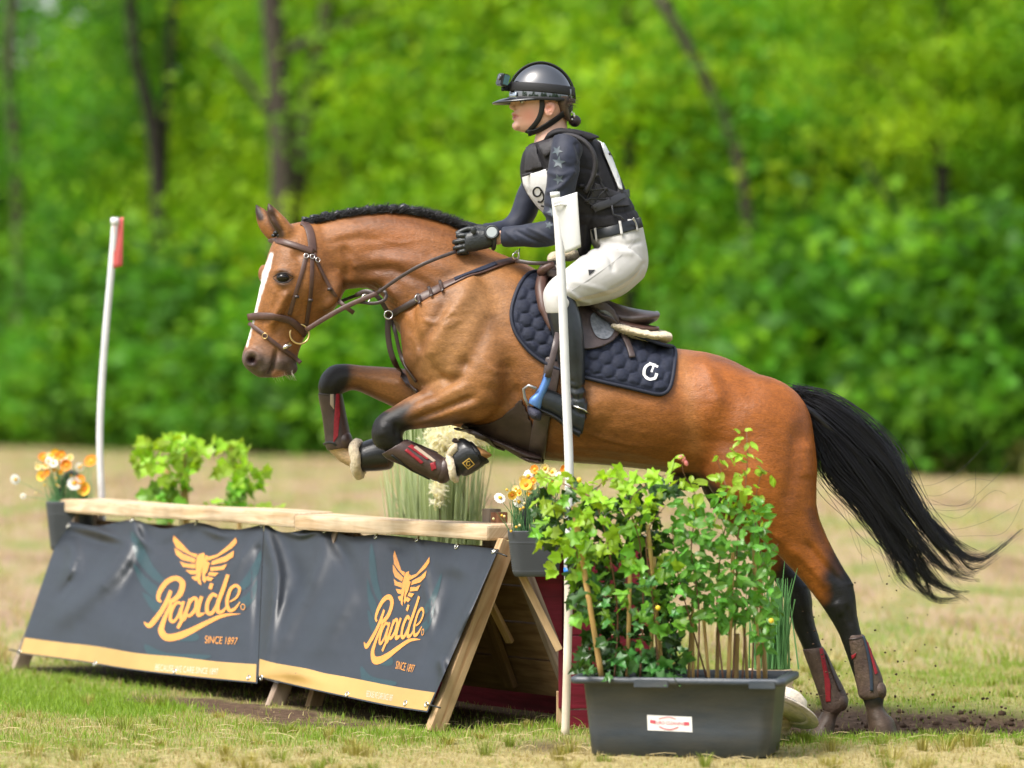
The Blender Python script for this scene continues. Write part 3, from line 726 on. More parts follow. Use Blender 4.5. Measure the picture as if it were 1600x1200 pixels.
def ear(b0, b1, tip, yb, yt, w):
    b0, b1, tip = map(np.array, (b0, b1, tip)); rows = []
    for t, s in ((-.15, .8), (0, .95), (.3, 1.08), (.55, .9), (.78, .52), (.93, .2), (1, .05)):
        c = (b0 + b1) / 2 * (1 - t) + tip * t; h = (b1 - b0) / 2 * s; y = yb * (1 - t) + yt * t
        rows.append(sec(*(c - h), *(c + h), w * s, 0, y))
    return rows
ears = [ear((434, 366), (468, 374), (418, 314), -.085, -.10, 13), ear((417, 374), (445, 362), (399, 318), .05, .06, 13)]
jaw_n = ellipsoid(W(508, 452, HD - .085), (28 * PXM, 14 * PXM, 34 * PXM), Matrix.Rotation(R(20), 3, 'Y'))
brow = [ellipsoid(W(441, 424, HD - .118), (20 * PXM, 8 * PXM, 15 * PXM)), ellipsoid(W(413, 428, HD + .02), (10 * PXM, 16 * PXM, 16 * PXM))]
nostr = [ellipsoid(W(394, 561, HD - .118), (15 * PXM, 8 * PXM, 15 * PXM)), ellipsoid(W(390, 562, HD - .01), (13 * PXM, 8 * PXM, 15 * PXM))]
chin = ellipsoid(W(452, 575, HD - .05), (14 * PXM, 15 * PXM, 12 * PXM))
ribs = ellipsoid(W(930, 630, HD), (150 * PXM, 124 * PXM, 78 * PXM), Matrix.Rotation(R(-8), 3, 'Y'))
rump = [ellipsoid(W(1176, 676, HD - .1), (96 * PXM, 62 * PXM, 92 * PXM)), ellipsoid(W(1176, 676, HD + .1), (96 * PXM, 62 * PXM, 92 * PXM))]
sheath = ellipsoid(W(1075, 752, HD), (30 * PXM, 18 * PXM, 16 * PXM))
shell = [loft(s) for s in (torso, neck, head, near_arm, near_fore, near_fhoof, far_fore, far_fhoof, near_hind, near_hhoof, far_hind, far_hhoof)]
far_arm = [(W(*proj([a])[0], 2 * HD - a.y), W(*proj([b])[0], 2 * HD - b.y), w, k, e) for a, b, w, k, e in near_arm]
shell += [loft(far_arm)] + [loft(e) for e in ears] + [jaw_n, *brow, *nostr, chin, ribs, *rump, sheath]
horse_me = fuse(shell, 0.0085, 7)
relax(horse_me, 5, .5)
c_ = get_co(horse_me); P_ = proj(c_); msk = np.maximum(sstep(1050, 1110, P_[:, 0]) * (1 - sstep(770, 830, P_[:, 1])), .5 * sstep(640, 680, P_[:, 0]) * (1 - sstep(600, 640, P_[:, 1])))
for _ in range(26): lap(horse_me, c_, 1, .6, msk)
set_co(horse_me, c_)

# ---- sculpt: muscles, tendons, folds (px polyline, radius px, height px); both flanks
co = get_co(horse_me)
def sculpt(co, strokes, sides=None):
    no = get_no(horse_me); P = proj(co); near = no[:, 1] < 0
    for st in strokes:
        pts, r, h = st[0], st[1], st[2]; side = st[3] if len(st) > 3 else None
        d, t = dist_poly(P, pts)
        taper = np.clip(np.minimum(t, 1 - t) * 5 + .15, 0, 1) if len(pts) > 1 and not np.allclose(pts[0], pts[-1]) else 1
        w = np.exp(-(d / r) ** 2) * h * 1.35 * PXM * taper * np.abs(no[:, 1]) ** .5
        if side == 'near': w = w * (co[:, 1] < HD)
        if side == 'far': w = w * (co[:, 1] >= HD)
        co = co + no * w[:, None]
    return co
S = [
 # shoulder blade ridge, point of shoulder, triceps
 ([(742, 440), (700, 500), (668, 556)], 16, 5), ([(668, 540), (680, 580), (700, 600)], 18, 5),
 ([(700, 470), (672, 520), (650, 545)], 9, -3.5), ([(772, 480), (745, 540), (715, 585)], 12, -3),
 ([(790, 520), (770, 570), (770, 610)], 24, 4), ([(735, 560), (712, 585), (690, 600)], 10, -4),
 ([(792, 560), (800, 610), (785, 640)], 12, -4), ([(626, 560), (650, 600), (690, 622)], 9, -3),
 # chest front folds
 ([(618, 505), (622, 545), (640, 585)], 9, 4), ([(640, 500), (640, 545), (655, 590)], 7, -3.5),
 ([(660, 500), (690, 505)], 4, 1.5), ([(690, 485), (712, 490)], 3.5, 1.5), ([(694, 515), (722, 500)], 3, 1.2), ([(760, 575), (775, 585)], 4, 1.2),
 # neck: crest roll, jugular groove, muscle bands
 ([(520, 372), (580, 352), (650, 358), (720, 388)], 14, 2.5), ([(560, 425), (610, 420), (660, 440), (700, 470)], 8, -3.2),
 ([(540, 440), (590, 436), (632, 470)], 9, 3), ([(560, 392), (620, 388), (690, 410)], 10, -2.2), ([(600, 410), (660, 405), (720, 430)], 12, 2.2),
 ([(536, 380), (545, 410), (540, 440)], 8, -3.5), ([(606, 440), (622, 470), (640, 500)], 7, 2.5), ([(512, 380), (560, 372), (610, 376)], 6, -1.6),
 ([(545, 400), (556, 420)], 5, 2),
 # forearm muscle and tendons
 ([(735, 600), (690, 622), (640, 648)], 9, 4, 'near'), ([(760, 628), (712, 642), (650, 662)], 7, 3, 'near'), ([(745, 618), (690, 640), (640, 658)], 4.5, -3.4, 'near'),
 ([(730, 585), (680, 610), (640, 632)], 4, -2, 'near'), ([(722, 575), (700, 590)], 8, 3, 'near'),
 ([(600, 660), (596, 684)], 9, 2, 'near'), ([(618, 660), (620, 682)], 4, -2, 'near'),
 ([(640, 600), (580, 590), (545, 585)], 9, 2.5, 'far'),
 # elbow / girth hollow, rib shading
 ([(806, 600), (815, 650), (812, 690)], 12, -3.5), 
 ([(1060, 560), (1075, 640), (1085, 720)], 26, -5), ([(1092, 540), (1108, 575), (1124, 615), (1128, 640)], 13, 4.2), ([(1122, 575), (1140, 640), (1110, 720)], 22, -4),
 # hip point, thigh muscle separation, stifle
 ([(1246, 660), (1240, 740), (1225, 800)], 12, -3.2), ([(1255, 690), (1262, 750)], 12, 3),
 ([(1130, 690), (1125, 750), (1150, 790)], 22, 4), ([(1180, 610), (1200, 680), (1190, 760)], 34, 3),
 ([(1235, 850), (1270, 890), (1300, 925)], 6, 2.5, 'near'), ([(1258, 845), (1290, 885), (1318, 912)], 5, -3.5, 'near'), ([(1210, 830), (1245, 875)], 8, 2, 'near'),
 ([(1330, 912), (1330, 915)], 8, 3, 'near'), ([(1305, 940), (1315, 962)], 8, 2.5, 'near'), ([(1322, 945), (1330, 980)], 4, -2, 'near'),
 ([(1262, 916), (1262, 919)], 7, 3, 'far'),
 # belly vein and barrel
 ([(860, 690), (930, 700), (1020, 708)], 6, 1.5), 
 # head: cheek bone, jaw edge, eye socket, nostril, mouth, nasal bone
 ([(452, 452), (434, 488), (422, 512)], 6, 4.5), ([(458, 462), (440, 500), (428, 530)], 6, -2), ([(524, 440), (526, 462), (514, 482), (492, 500)], 7, 2.4), ([(505, 440), (508, 465), (494, 484)], 8, -1.8), ([(478, 405), (486, 430), (480, 460)], 10, 1.5),
 ([(420, 455), (410, 500), (402, 530)], 6, -1.6), ([(482, 470), (470, 490), (455, 505)], 12, -2.2),
 ([(428, 426), (440, 422), (454, 427), (458, 436)], 4.5, 3.2), ([(430, 441), (442, 446), (456, 441)], 4, 2.0), ([(460, 405), (470, 395)], 9, -3),
 ([(443, 434), (444, 434)], 7, -3.5),
 ([(424, 330), (434, 350), (444, 368)], 5, -4), ([(384, 553), (394, 548), (404, 555), (406, 568)], 4, 3.6), ([(389, 559), (397, 565)], 6.0, -9), ([(392, 566), (397, 568)], 4, -3),
 ([(432, 546), (429, 562), (425, 578), (418, 588)], 2.6, -8), ([(436, 560), (440, 572), (436, 582)], 5, 2.5), ([(408, 574), (414, 584)], 6, 2), ([(450, 560), (448, 570)], 6, 1.5),
]
co = sculpt(co, S)
# ear hollows: the near ear opens forward-left
P = proj(co)
set_co(horse_me, co)
lap(horse_me, co, 2, .4); set_co(horse_me, co)
# fine skin wrinkles and veins
no = get_no(horse_me); P = proj(co)
wr = vnoise(co * np.array([1, 1, 1]), 26, 3) * .0012 + vnoise(co, 60, 4) * .0005
# skin folds at throat base
d, t = dist_poly(P, [(585, 452), (612, 470), (622, 490)])
wr += np.exp(-(d / 16) ** 2) * np.sin((P[:, 0] * .6 - P[:, 1]) * .9) * .0022
for pts_, r_, h_ in (([(660, 498), (676, 506), (694, 498), (708, 486)], 2.2, 1.5), ([(690, 512), (706, 500), (724, 502)], 2.0, 1.3), ([(712, 470), (722, 484), (740, 486)], 2.0, 1.2), ([(752, 560), (764, 574), (782, 582), (796, 578)], 2.0, 1.3), ([(640, 520), (652, 545), (650, 570)], 2.4, 1.4), ([(735, 612), (700, 628), (668, 640)], 2.2, 1.4), ([(850, 640), (900, 668), (960, 690), (1020, 700)], 2.6, 1.1), ([(450, 470), (440, 492), (446, 512)], 2.0, 1.3), ([(462, 452), (470, 475), (462, 492)], 2.0, 1.1), ([(430, 452), (424, 476)], 2.0, 1.0), ([(1150, 800), (1190, 820), (1222, 850)], 2.4, 1.2), ([(590, 372), (620, 380), (650, 376)], 2.2, .9), ([(820, 590), (812, 630), (820, 660)], 2.4, 1.2)):
    d, t = dist_poly(P, catmull(pts_, 5)); wr += np.exp(-(d / r_) ** 2) * h_ * PXM * np.clip(np.minimum(t, 1 - t) * 6, 0, 1)
co = co + no * wr[:, None]
set_co(horse_me, co)

# ---- coat colour: bay with black points, blaze, mealy muzzle
P = proj(co); Y = co[:, 1] - HD
n1 = vnoise(co, 5, 11)[:, None]; n2 = vnoise(co, 14, 12)[:, None]
gold = np.array([.245, .100, .029]); red = np.array([.275, .082, .012]); dark = np.array([.070, .024, .009]); black = np.array([.007, .0065, .007])
f = sstep(900, 1150, P[:, 0])[:, None]
C = gold * (1 - f) + red * f
f = (np.clip(1 - np.abs(P[:, 0] - 620) / 170, 0, 1) * sstep(520, 380, P[:, 1]))[:, None]        # redder neck
C = C * (1 - f * .8) + np.array([.20, .066, .017]) * f * .85
C = C * (1 + .12 * n1 + .06 * n2)
def blend(C, col, m): return C * (1 - m[:, None]) + np.array(col) * m[:, None]
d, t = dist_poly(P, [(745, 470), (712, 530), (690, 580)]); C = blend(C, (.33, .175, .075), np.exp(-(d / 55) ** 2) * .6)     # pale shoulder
d, t = dist_poly(P, [(560, 420), (625, 425), (690, 455)]); C = blend(C, dark, np.exp(-(d / 16) ** 2) * .5)  # shade painted along neck groove, chest fold, elbow hollow and belly
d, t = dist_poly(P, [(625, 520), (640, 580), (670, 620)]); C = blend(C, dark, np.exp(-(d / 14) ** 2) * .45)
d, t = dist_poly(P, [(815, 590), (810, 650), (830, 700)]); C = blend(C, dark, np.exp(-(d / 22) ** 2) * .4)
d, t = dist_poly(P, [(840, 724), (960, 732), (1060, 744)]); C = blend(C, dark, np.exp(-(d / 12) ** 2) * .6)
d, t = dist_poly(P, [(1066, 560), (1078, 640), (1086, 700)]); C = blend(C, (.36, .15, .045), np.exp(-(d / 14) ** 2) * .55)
# black points
def legmask(poly, ysel, soft=6):
    return sstep(soft, -soft, sdf_poly(P + np.stack([vnoise(co, 30, 21), vnoise(co, 30, 22)], 1) * 4, poly)) * ysel
nearm = (Y < 0).astype(float); farm = (Y >= 0).astype(float)
C = blend(C, black, legmask([(560, 630), (606, 636), (646, 628), (640, 652), (652, 676), (700, 670), (790, 690), (790, 770), (560, 770)], nearm, 12) * (P[:, 0] < 800))
d, t = dist_poly(P, [(640, 655), (690, 662), (730, 660)]); C = blend(C, (.05, .025, .014), np.exp(-(d / 9) ** 2) * nearm * .8)
C = blend(C, black, legmask([(480, 550), (545, 562), (552, 590), (540, 625), (620, 670), (620, 760), (480, 760)], farm, 10))
d, t = dist_poly(P, [(560, 610), (600, 640), (660, 660)]); C = blend(C, (.07, .03, .014), np.exp(-(d / 14) ** 2) * farm * .8)
C = blend(C, black, legmask([(1285, 905), (1300, 850), (1360, 880), (1420, 1180), (1330, 1180), (1275, 950), (1290, 935)], nearm, 14) * (P[:, 1] > 820))
C = blend(C, black, legmask([(1190, 905), (1240, 870), (1290, 900), (1340, 1180), (1240, 1180), (1200, 960)], farm, 14) * (P[:, 1] > 820))
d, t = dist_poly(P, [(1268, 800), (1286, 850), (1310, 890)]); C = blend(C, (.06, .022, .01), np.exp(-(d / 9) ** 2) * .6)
# white pastern of the far foreleg, muddy hind hooves, dark front hooves
d, t = dist_poly(P, [(518, 702), (536, 712), (556, 718)]); C = blend(C, (.55, .38, .22), sstep(22, 14, d) * farm * (P[:, 1] > 694))
mud = np.array([.075, .048, .033])
mm = sstep(1092, 1112, P[:, 1] + 6 * vnoise(co, 40, 31)); C = C * (1 - mm[:, None] * .85) + mud * (1 + .3 * vnoise(co, 60, 32)[:, None]) * mm[:, None] * .85
# muzzle, eye rim, blaze, snip
d, t = dist_poly(P, [(392, 566), (420, 578), (450, 575)]); C = blend(C, (.085, .066, .062), sstep(30, 12, d) * .92)
d, t = dist_poly(P, [(410, 545), (440, 555)]); C = blend(C, (.16, .1, .075), np.exp(-(d / 14) ** 2) * .6)
d, t = dist_poly(P, [(440, 586), (430, 584)]); C = blend(C, (.42, .2, .12), sstep(9, 4, d) * .8)
d, t = dist_poly(P, [(390, 562), (397, 566)]); C = blend(C, (.03, .012, .012), sstep(9, 3, d))
d, t = dist_poly(P, [(443, 434), (444, 434)]); C = blend(C, (.03, .02, .017), sstep(20, 8, d) * .75)
no = get_no(horse_me)
bz, t = dist_poly(P, [(424, 398), (419, 415), (411, 440), (403, 468), (396, 496), (390, 522), (386, 540)])
bw = np.interp(t, [0, .2, .45, .8, 1], [2.4, 4.6, 3.4, 2.2, 1.2])
C = blend(C, (.80, .74, .70), sstep(1.6, -1.0, bz - bw + 1.2 * vnoise(co, 60, 77)) * (P[:, 0] < 440) * (P[:, 1] < 545))
# shade painted into gullet, chest, elbow, flank, buttock, cheek hollows; dark topline, paler dapples
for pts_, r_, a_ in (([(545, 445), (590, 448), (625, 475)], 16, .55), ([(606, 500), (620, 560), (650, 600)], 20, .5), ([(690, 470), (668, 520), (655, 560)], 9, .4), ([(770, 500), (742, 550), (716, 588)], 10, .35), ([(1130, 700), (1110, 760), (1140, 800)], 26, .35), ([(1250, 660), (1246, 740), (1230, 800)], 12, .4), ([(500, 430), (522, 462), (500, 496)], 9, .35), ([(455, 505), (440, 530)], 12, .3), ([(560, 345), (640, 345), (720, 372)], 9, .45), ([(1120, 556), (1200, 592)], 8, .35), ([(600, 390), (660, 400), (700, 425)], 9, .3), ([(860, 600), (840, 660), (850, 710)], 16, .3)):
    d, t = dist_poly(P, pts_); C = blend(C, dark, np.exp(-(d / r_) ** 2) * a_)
dap = np.clip(vnoise(co, 22, 91), 0, 1) * sstep(860, 960, P[:, 0]) * (1 - sstep(700, 740, P[:, 1])); C = C * (1 + .22 * dap[:, None])
spk = vnoise(co, 90, 93)[:, None]; C = C * (1 + .10 * spk)
# ears dark tips and inner
d, t = dist_poly(P, [(419, 318), (427, 345), (438, 366)]); C = blend(C, (.03, .016, .012), sstep(11, 4, d) * (P[:, 1] < 372) * .9)
d, t = dist_poly(P, [(400, 322), (407, 340)]); C = blend(C, (.03, .016, .012), sstep(8, 3, d))
# dark sheath / groin
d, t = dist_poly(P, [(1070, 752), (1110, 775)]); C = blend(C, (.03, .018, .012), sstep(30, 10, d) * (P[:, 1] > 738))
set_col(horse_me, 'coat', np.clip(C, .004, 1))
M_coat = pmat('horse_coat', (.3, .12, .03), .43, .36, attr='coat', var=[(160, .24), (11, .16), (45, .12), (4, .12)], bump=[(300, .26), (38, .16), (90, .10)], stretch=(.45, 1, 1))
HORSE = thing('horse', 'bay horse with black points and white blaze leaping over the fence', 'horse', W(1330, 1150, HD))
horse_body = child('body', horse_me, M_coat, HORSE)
HB = bvh_of(horse_me)

# eye
M_eye = pmat('horse_eye', (.008, .005, .004), .16, .35, coat=.2)
eloc, eno, _ = hit(HB, 443, 434)
child('eye', mesh_of(*ellipsoid(eloc + eno * -.004, (.030, .024, .0215))), M_eye, HORSE)
M_lid = pmat('eyelid', (.014, .009, .008), .5, .3)
for pts in ([(428, 434), (436, 427), (447, 426), (457, 432)], [(428, 435), (437, 442), (449, 442), (458, 434)]):
    c = [np.array(drape(HB, x, y, .006, HD)[0]) + np.array([0, -.006, 0]) for x, y in resample(catmull(pts, 6), 2)]
    child('eyelid', mesh_of(*tube(c, [.0014 + .0014 * math.sin(math.pi * i / (len(c) - 1)) for i in range(len(c))], 8)), M_lid, HORSE)
# inner ear
M_hair = pmat('black_hair', (.007, .007, .010), .34, .55, var=[(60, .3)])
# muzzle whiskers (pale) under the chin
M_whisk = pmat('whisker', (.62, .55, .45), .5)
wv = []
for i in range(46):
    x, y = random.uniform(424, 458), random.uniform(578, 585)
    p = W(x, y, HD - .05 + random.uniform(-.04, .03)); d = Vector((random.uniform(-.1, .6), random.uniform(-.3, .3), -1)).normalized() * random.uniform(.012, .04)
    wv.append(tube([p, p + d * .5, p + d + Vector((.006, 0, 0))], [.0007, .0006, .0003], 3))
child('chin_whiskers', mesh_of(*join(*wv)), M_whisk, HORSE)

# forelock: a small plaited knot between the ears
fk = []
for x, y, r_ in ((432, 364, .014), (437, 368, .015), (443, 371, .013), (428, 368, .011)): fk.append(ellipsoid(W(x, y, HD - .07), (r_, r_, r_ * .7), None, 12, 8))
child('forelock', mesh_of(*join(*fk)), M_hair, HORSE)
# mane: row of braids rolled along the crest, wispy short hair between
crest = catmull([(476, 347), (500, 340), (556, 330), (612, 326), (668, 333), (716, 350), (742, 366)], 10)
cr = resample(crest, 3)
br = resample(crest, 17)
for i, (x, y) in enumerate(br[:-1]):
    p = W(x, y - 1, HD - .012); tx, ty = br[i + 1] - br[i]; ang = math.atan2(-ty, tx)
    V, F = ellipsoid((0, 0, 0), (.024, .020, .0125 - .003 * (i > 10)), None, 16, 10)
    V = [Vector((v.x, v.y, v.z + .006 * math.cos(v.x * 110))) for v in V]
    sc_ = random.uniform(.78, 1.12); V = [v * sc_ * (1 + .14 * math.sin(v.x * 260 + v.z * 160 + i)) for v in V]
    p = p + Vector((random.uniform(-.006, .006), random.uniform(-.01, .01), random.uniform(-.005, .003))); rot = Matrix.Rotation(-ang - R(random.uniform(0, 34)), 3, 'Y'); V = [rot @ v + p for v in V]
    child('braid', mesh_of(V, F), M_hair, HORSE)
hv = []
for k in range(5200):
    i = random.randrange(len(cr) - 1); x, y = cr[i]; t = i / len(cr)
    p = W(x + random.uniform(-4, 4), y + random.uniform(1, 8), HD + random.uniform(-.05, .03))
    L = random.uniform(.014, .042); d = Vector((random.uniform(.1, 1.0), random.uniform(-.5, .3), random.uniform(.25, .75))).normalized() * L
    hv.append(tube([p, p + d * .6, p + d + Vector((.004, 0, -.004))], [.0014, .0011, .0004], 3, caps=False))
child('mane', mesh_of(*join(*hv)), M_hair, HORSE)

# tail: strands following guide curves
guides = [  # from dock to tip
 [(1238, 612), (1280, 628), (1335, 660), (1385, 712), (1420, 770), (1470, 830), (1530, 862), (1590, 838)],
 [(1238, 612), (1290, 632), (1345, 675), (1390, 730), (1428, 790), (1480, 850), (1535, 880), (1578, 850)],
 [(1240, 614), (1285, 640), (1338, 690), (1378, 750), (1425, 810), (1470, 870), (1520, 905), (1560, 900)],
 [(1242, 618), (1280, 655), (1328, 710), (1370, 765), (1412, 825), (1450, 885), (1495, 922), (1540, 928)],
 [(1244, 622), (1278, 665), (1315, 720), (1362, 780), (1402, 840), (1430, 892), (1470, 930), (1515, 946)],
 [(1246, 628), (1276, 680), (1308, 730), (1352, 782), (1392, 842), (1418, 895), (1450, 925), (1495, 940)],
 [(1248, 634), (1272, 690), (1298, 740), (1335, 785), (1372, 830), (1400, 880), (1430, 915), (1460, 930)],
]
G = [np.array(g, float) for g in guides]
tv = []
def guide(u):
    u = min(max(u, 0), .999) * (len(G) - 1); i = int(u); fr = u - i; return G[i] * (1 - fr) + G[i + 1] * fr
NL = 34
for lk in range(NL):
    u = ((lk + random.uniform(.1, .9)) / NL) ** 1.25; g = guide(u); w = np.linspace(0, 1, len(g))[:, None]
    g = g + np.array([[random.gauss(0, 1), random.gauss(0, 1)] for _ in g]) * w ** 1.1 * 9.0
    g[-1] += np.array([random.uniform(-6, 16), random.uniform(-26, 4)]); Ll = random.uniform(.86, 1.04) if random.random() < .8 else random.uniform(.5, .75); yl = random.gauss(0, .045)
    for k in range(66):
        a = random.uniform(0, 6.283); q = abs(random.gauss(0, .55)); gg = g.copy(); rad = np.array([9, 17, 21, 19, 14, 9, 5, 2.5][:len(g)])[:, None]
        gg = gg + np.array([math.cos(a), math.sin(a)]) * q * rad + np.array([[random.gauss(0, 1), random.gauss(0, 1)] for _ in g]) * w * 2.2
        gg[0] += np.array([random.uniform(-3, 6), random.uniform(-4, 10)])
        c = resample(catmull(gg, 5), 16.0); n = max(5, int(len(c) * Ll * random.uniform(.8, 1.0))); c = c[:n]; t = np.linspace(0, 1, n)
        yo = yl * np.sin(np.minimum(t * 1.6, 1) * 1.57) + math.sin(a * 2) * q * .03 * (1 - t)
        tv.append(tube([W(x, y, HD + yy) for (x, y), yy in zip(c, yo)], random.uniform(.0010, .0018) * np.clip(1.2 - t ** 2, .25, 1), 3, caps=False))
for k in range(13):          # loose flyaway hairs
    s = random.choice([(1400, 760, 1), (1430, 800, 1), (1300, 720, -1), (1330, 770, -1), (1460, 840, 1)])
    x, y = s[0] + random.uniform(-25, 25), s[1] + random.uniform(-20, 20)
    if s[2] > 0: pts = [(x, y), (x + 45, y + random.uniform(-2, 16)), (x + 95, y + random.uniform(-30, 12)), (x + random.uniform(100, 150), y + random.uniform(-70, 0))]
    else: pts = [(x, y), (x + 15, y + 45), (x + 30, y + random.uniform(70, 90)), (x + 38 + random.uniform(-14, 20), y + random.uniform(100, 150))]
    yy = random.gauss(0, .04)
    tv.append(tube([W(a, b, HD + yy) for a, b in resample(catmull(pts, 6), 10)], .0006, 3, caps=False))
dock = [sec(1222, 606, 1236, 640, 14), sec(1252, 622, 1258, 648, 14), sec(1288, 644, 1284, 674, 14), sec(1322, 674, 1310, 702, 12), sec(1352, 696, 1334, 738, 13), sec(1370, 726, 1358, 752, 5)]
tail_core = loft(dock, 16, 4)
child('tail', mesh_of(*join(tail_core, *tv)), M_hair, HORSE)
# ================================================================ TACK
M_leather = pmat('brown_leather', (.075, .036, .026), .42, .5, var=[(40, .25)], bump=[(300, .12)])
M_leather_d = pmat('dark_leather', (.035, .021, .018), .40, .5, var=[(40, .25)], bump=[(300, .12)])
M_steel = pmat('steel', (.75, .72, .68), .22, .5, metal=1.0)
M_brass = pmat('brass', (.75, .55, .25), .3, .5, metal=1.0)
M_navy = pmat('navy_cloth', (.012, .016, .034), .7, .3, var=[(90, .25)], bump=[(500, .25)], sheen=.05)
M_navy_edge = pmat('navy_binding', (.012, .015, .03), .6, .4, bump=[(600, .2)])
M_fleece = pmat('cream_fleece', (.72, .60, .42), .95, .1, var=[(60, .2)], bump=[(160, .9), (60, .8)], sheen=.4)
M_white = pmat('white_print', (.85, .85, .85), .6)
M_rubber = pmat('black_rubber', (.014, .015, .017), .35, .5, var=[(30, .4)], bump=[(120, .1)])
M_bootbrown = pmat('boot_shell', (.060, .036, .031), .38, .5, var=[(25, .35), (140, .15)], bump=[(200, .12)])
M_redstrap = pmat('red_strap', (.27, .013, .022), .6, .4, var=[(80, .2)])
M_beige = pmat('beige_strap', (.42, .33, .25), .8)
M_gold = pmat('gold_print', (.65, .42, .10), .45)
def mirror(me):
    m = me.copy(); co = get_co(m); co[:, 1] = 2 * HD - co[:, 1]; set_co(m, co); m.flip_normals(); return m
def ring_pts(c, r, normal, n=28):
    nrm = Vector(normal).normalized(); a = nrm.orthogonal().normalized(); b = nrm.cross(a)
    return [Vector(c) + (a * math.cos(2 * math.pi * k / n) + b * math.sin(2 * math.pi * k / n)) * r for k in range(n)]

# ---------------- bridle
BR = thing('bridle', 'brown leather bridle with flash noseband and loose ring bit on the horse head', 'bridle', W(470, 450, HD - .1))
def st(name, pts, w, mat=M_leather, off=.0035, thick=.0032, parent=BR, bvh=None, D0=HD - .08, **k):
    return child(name, mesh_of(*strap(bvh or HB, pts, w, off, thick, D0, **k)), mat, parent)
st('headpiece', [(470, 350), (478, 349), (484, 362), (487, 378), (488, 394)], 13)
st('browband', [(424, 376), (440, 378), (460, 384), (489, 394)], 10, thick=.007)
st('cheekpiece', [(479, 396), (472, 425), (463, 455), (452, 492)], 6.5)
st('cheekpiece', [(487, 396), (487, 420), (485, 460), (478, 508)], 6.5)
st('throat_lash', [(490, 396), (502, 425), (520, 456), (531, 472)], 5.5)
child('throat_lash_end', mesh_of(*ribbon([W(529, 470, HD - .1), W(540, 480, HD - .1), W(553, 489, HD - .1)], [(0, -1, 0)] * 3, .018, .004)), M_leather, BR)
st('noseband', [(388, 496), (400, 494), (425, 494), (450, 499), (466, 511), (476, 522)], 11, thick=.008)
st('flash_strap', [(389, 505), (398, 511), (412, 522), (430, 537), (450, 552), (470, 567)], 6.5, off=.006)
for x, y in ((478, 401), (487, 402), (495, 407)):
    c, n = drape(HB, x, y, .011, HD); child('buckle', mesh_of(*tube(ring_pts(c, .0095, n, 14), .0017, 6, closed=True)), M_steel, BR)
c, n = drape(HB, 415, 525, .013, HD); child('buckle', mesh_of(*tube(ring_pts(c, .011, n, 14), .0017, 6, closed=True)), M_brass, BR)
for pts in ([(466, 445), (462, 462)], [(482, 470), (484, 474)], [(470, 420), (472, 424)]):
    pass
for x, y in ((464, 463), (484, 468), (516, 452)):
    c, n = drape(HB, x, y, .009, HD); child('keeper', mesh_of(*box(c, (.02, .008, .012))), M_leather_d, BR)
bitc, bitn = drape(HB, 468, 522, .022, HD)
bitc = W(468, 522, bitc.y)
child('bit_ring', mesh_of(*tube(ring_pts(bitc, .040, (.25, -1, .1), 36), .0042, 8, closed=True)), M_brass, BR)
child('bit_mouthpiece', mesh_of(*tube([W(452, 538, HD - .11), W(446, 542, HD - .13), W(440, 548, HD - .10)], [.012, .010, .006], 10)), M_steel, BR)
# reins: bit ring to the rider's hand
rd = HD - .17
def air_strap(name, pts, w, mat, parent, thick=.0035, yos=None, n=(0, -1, 0.1)):
    rows = [(x, y, yo) for (x, y), yo in zip(pts, yos)]
    C = [W(x, y, HD + yo) for x, y, yo in resample(catmull(rows, 8), 6)]
    return child(name, mesh_of(*ribbon(C, [n] * len(C), w * PXM, thick)), mat, parent)
air_strap('rein', [(478, 516), (510, 496), (545, 477), (590, 458)], 7.5, M_leather, BR, yos=[-.14, -.15, -.15, -.15], thick=.004)
air_strap('rein', [(588, 459), (630, 430), (665, 411), (712, 393)], 5.5, M_leather_d, BR, yos=[-.15, -.175, -.19, -.165])
air_strap('rein', [(476, 510), (520, 478), (556, 462), (600, 450), (660, 410), (725, 374)], 5, M_leather_d, BR, yos=[.06, .1, .12, .15, .17, .1])
air_strap('rein_loop', [(592, 452), (602, 456), (602, 468), (585, 474), (562, 472)], 5, M_leather_d, BR, yos=[-.12, -.14, -.15, -.15, -.14])
# ---------------- breastplate with martingale
BP = thing('breastplate', 'brown and navy leather breastplate strapped round the horse chest', 'breastplate', W(700, 460, HD - .25))
st('shoulder_strap', [(806, 407), (780, 414), (745, 427), (710, 441), (680, 455), (652, 470)], 14, M_leather, .006, .006, BP)
st('elastic', [(775, 415), (745, 427), (712, 440)], 8, M_navy, .015, .002, BP)
st('front_strap', [(660, 466), (640, 476), (622, 486), (606, 497)], 10, M_leather_d, .008, .006, BP)
for x, y in ((655, 468), (672, 458), (690, 449)):
    st('keeper', [(x - 2, y - 9), (x + 4, y + 8)], 5, M_leather_d, .014, .003, BP)
st('chest_strap', [(607, 496), (606, 520), (612, 555), (630, 590), (655, 612)], 9, M_leather_d, .006, .005, BP)
st('chest_strap', [(612, 494), (618, 520), (628, 560), (652, 596)], 6, M_leather_d, .006, .004, BP)
air_strap('martingale_strap', [(608, 494), (600, 478), (588, 462), (572, 455), (556, 462)], 7, M_leather_d, BP, yos=[-.1, -.12, -.13, -.12, -.1], thick=.004)
for x, y, r in ((607, 492, .017), (572, 466, .017), (656, 467, .014)):
    c, n = drape(HB, x, y, .012, HD - .12)
    child('ring', mesh_of(*tube(ring_pts(c, r, (.2, -1, .1), 22), .0028, 8, closed=True)), M_steel, BP)
c = W(806, 400, HD - .16)
child('snap_hook', mesh_of(*join(tube(ring_pts(c, .014, (.4, -1, 0), 18), .003, 6, closed=True), tube([W(803, 396, HD - .16), W(812, 388, HD - .15), W(809, 404, HD - .16)], .0035, 6))), M_steel, BP)
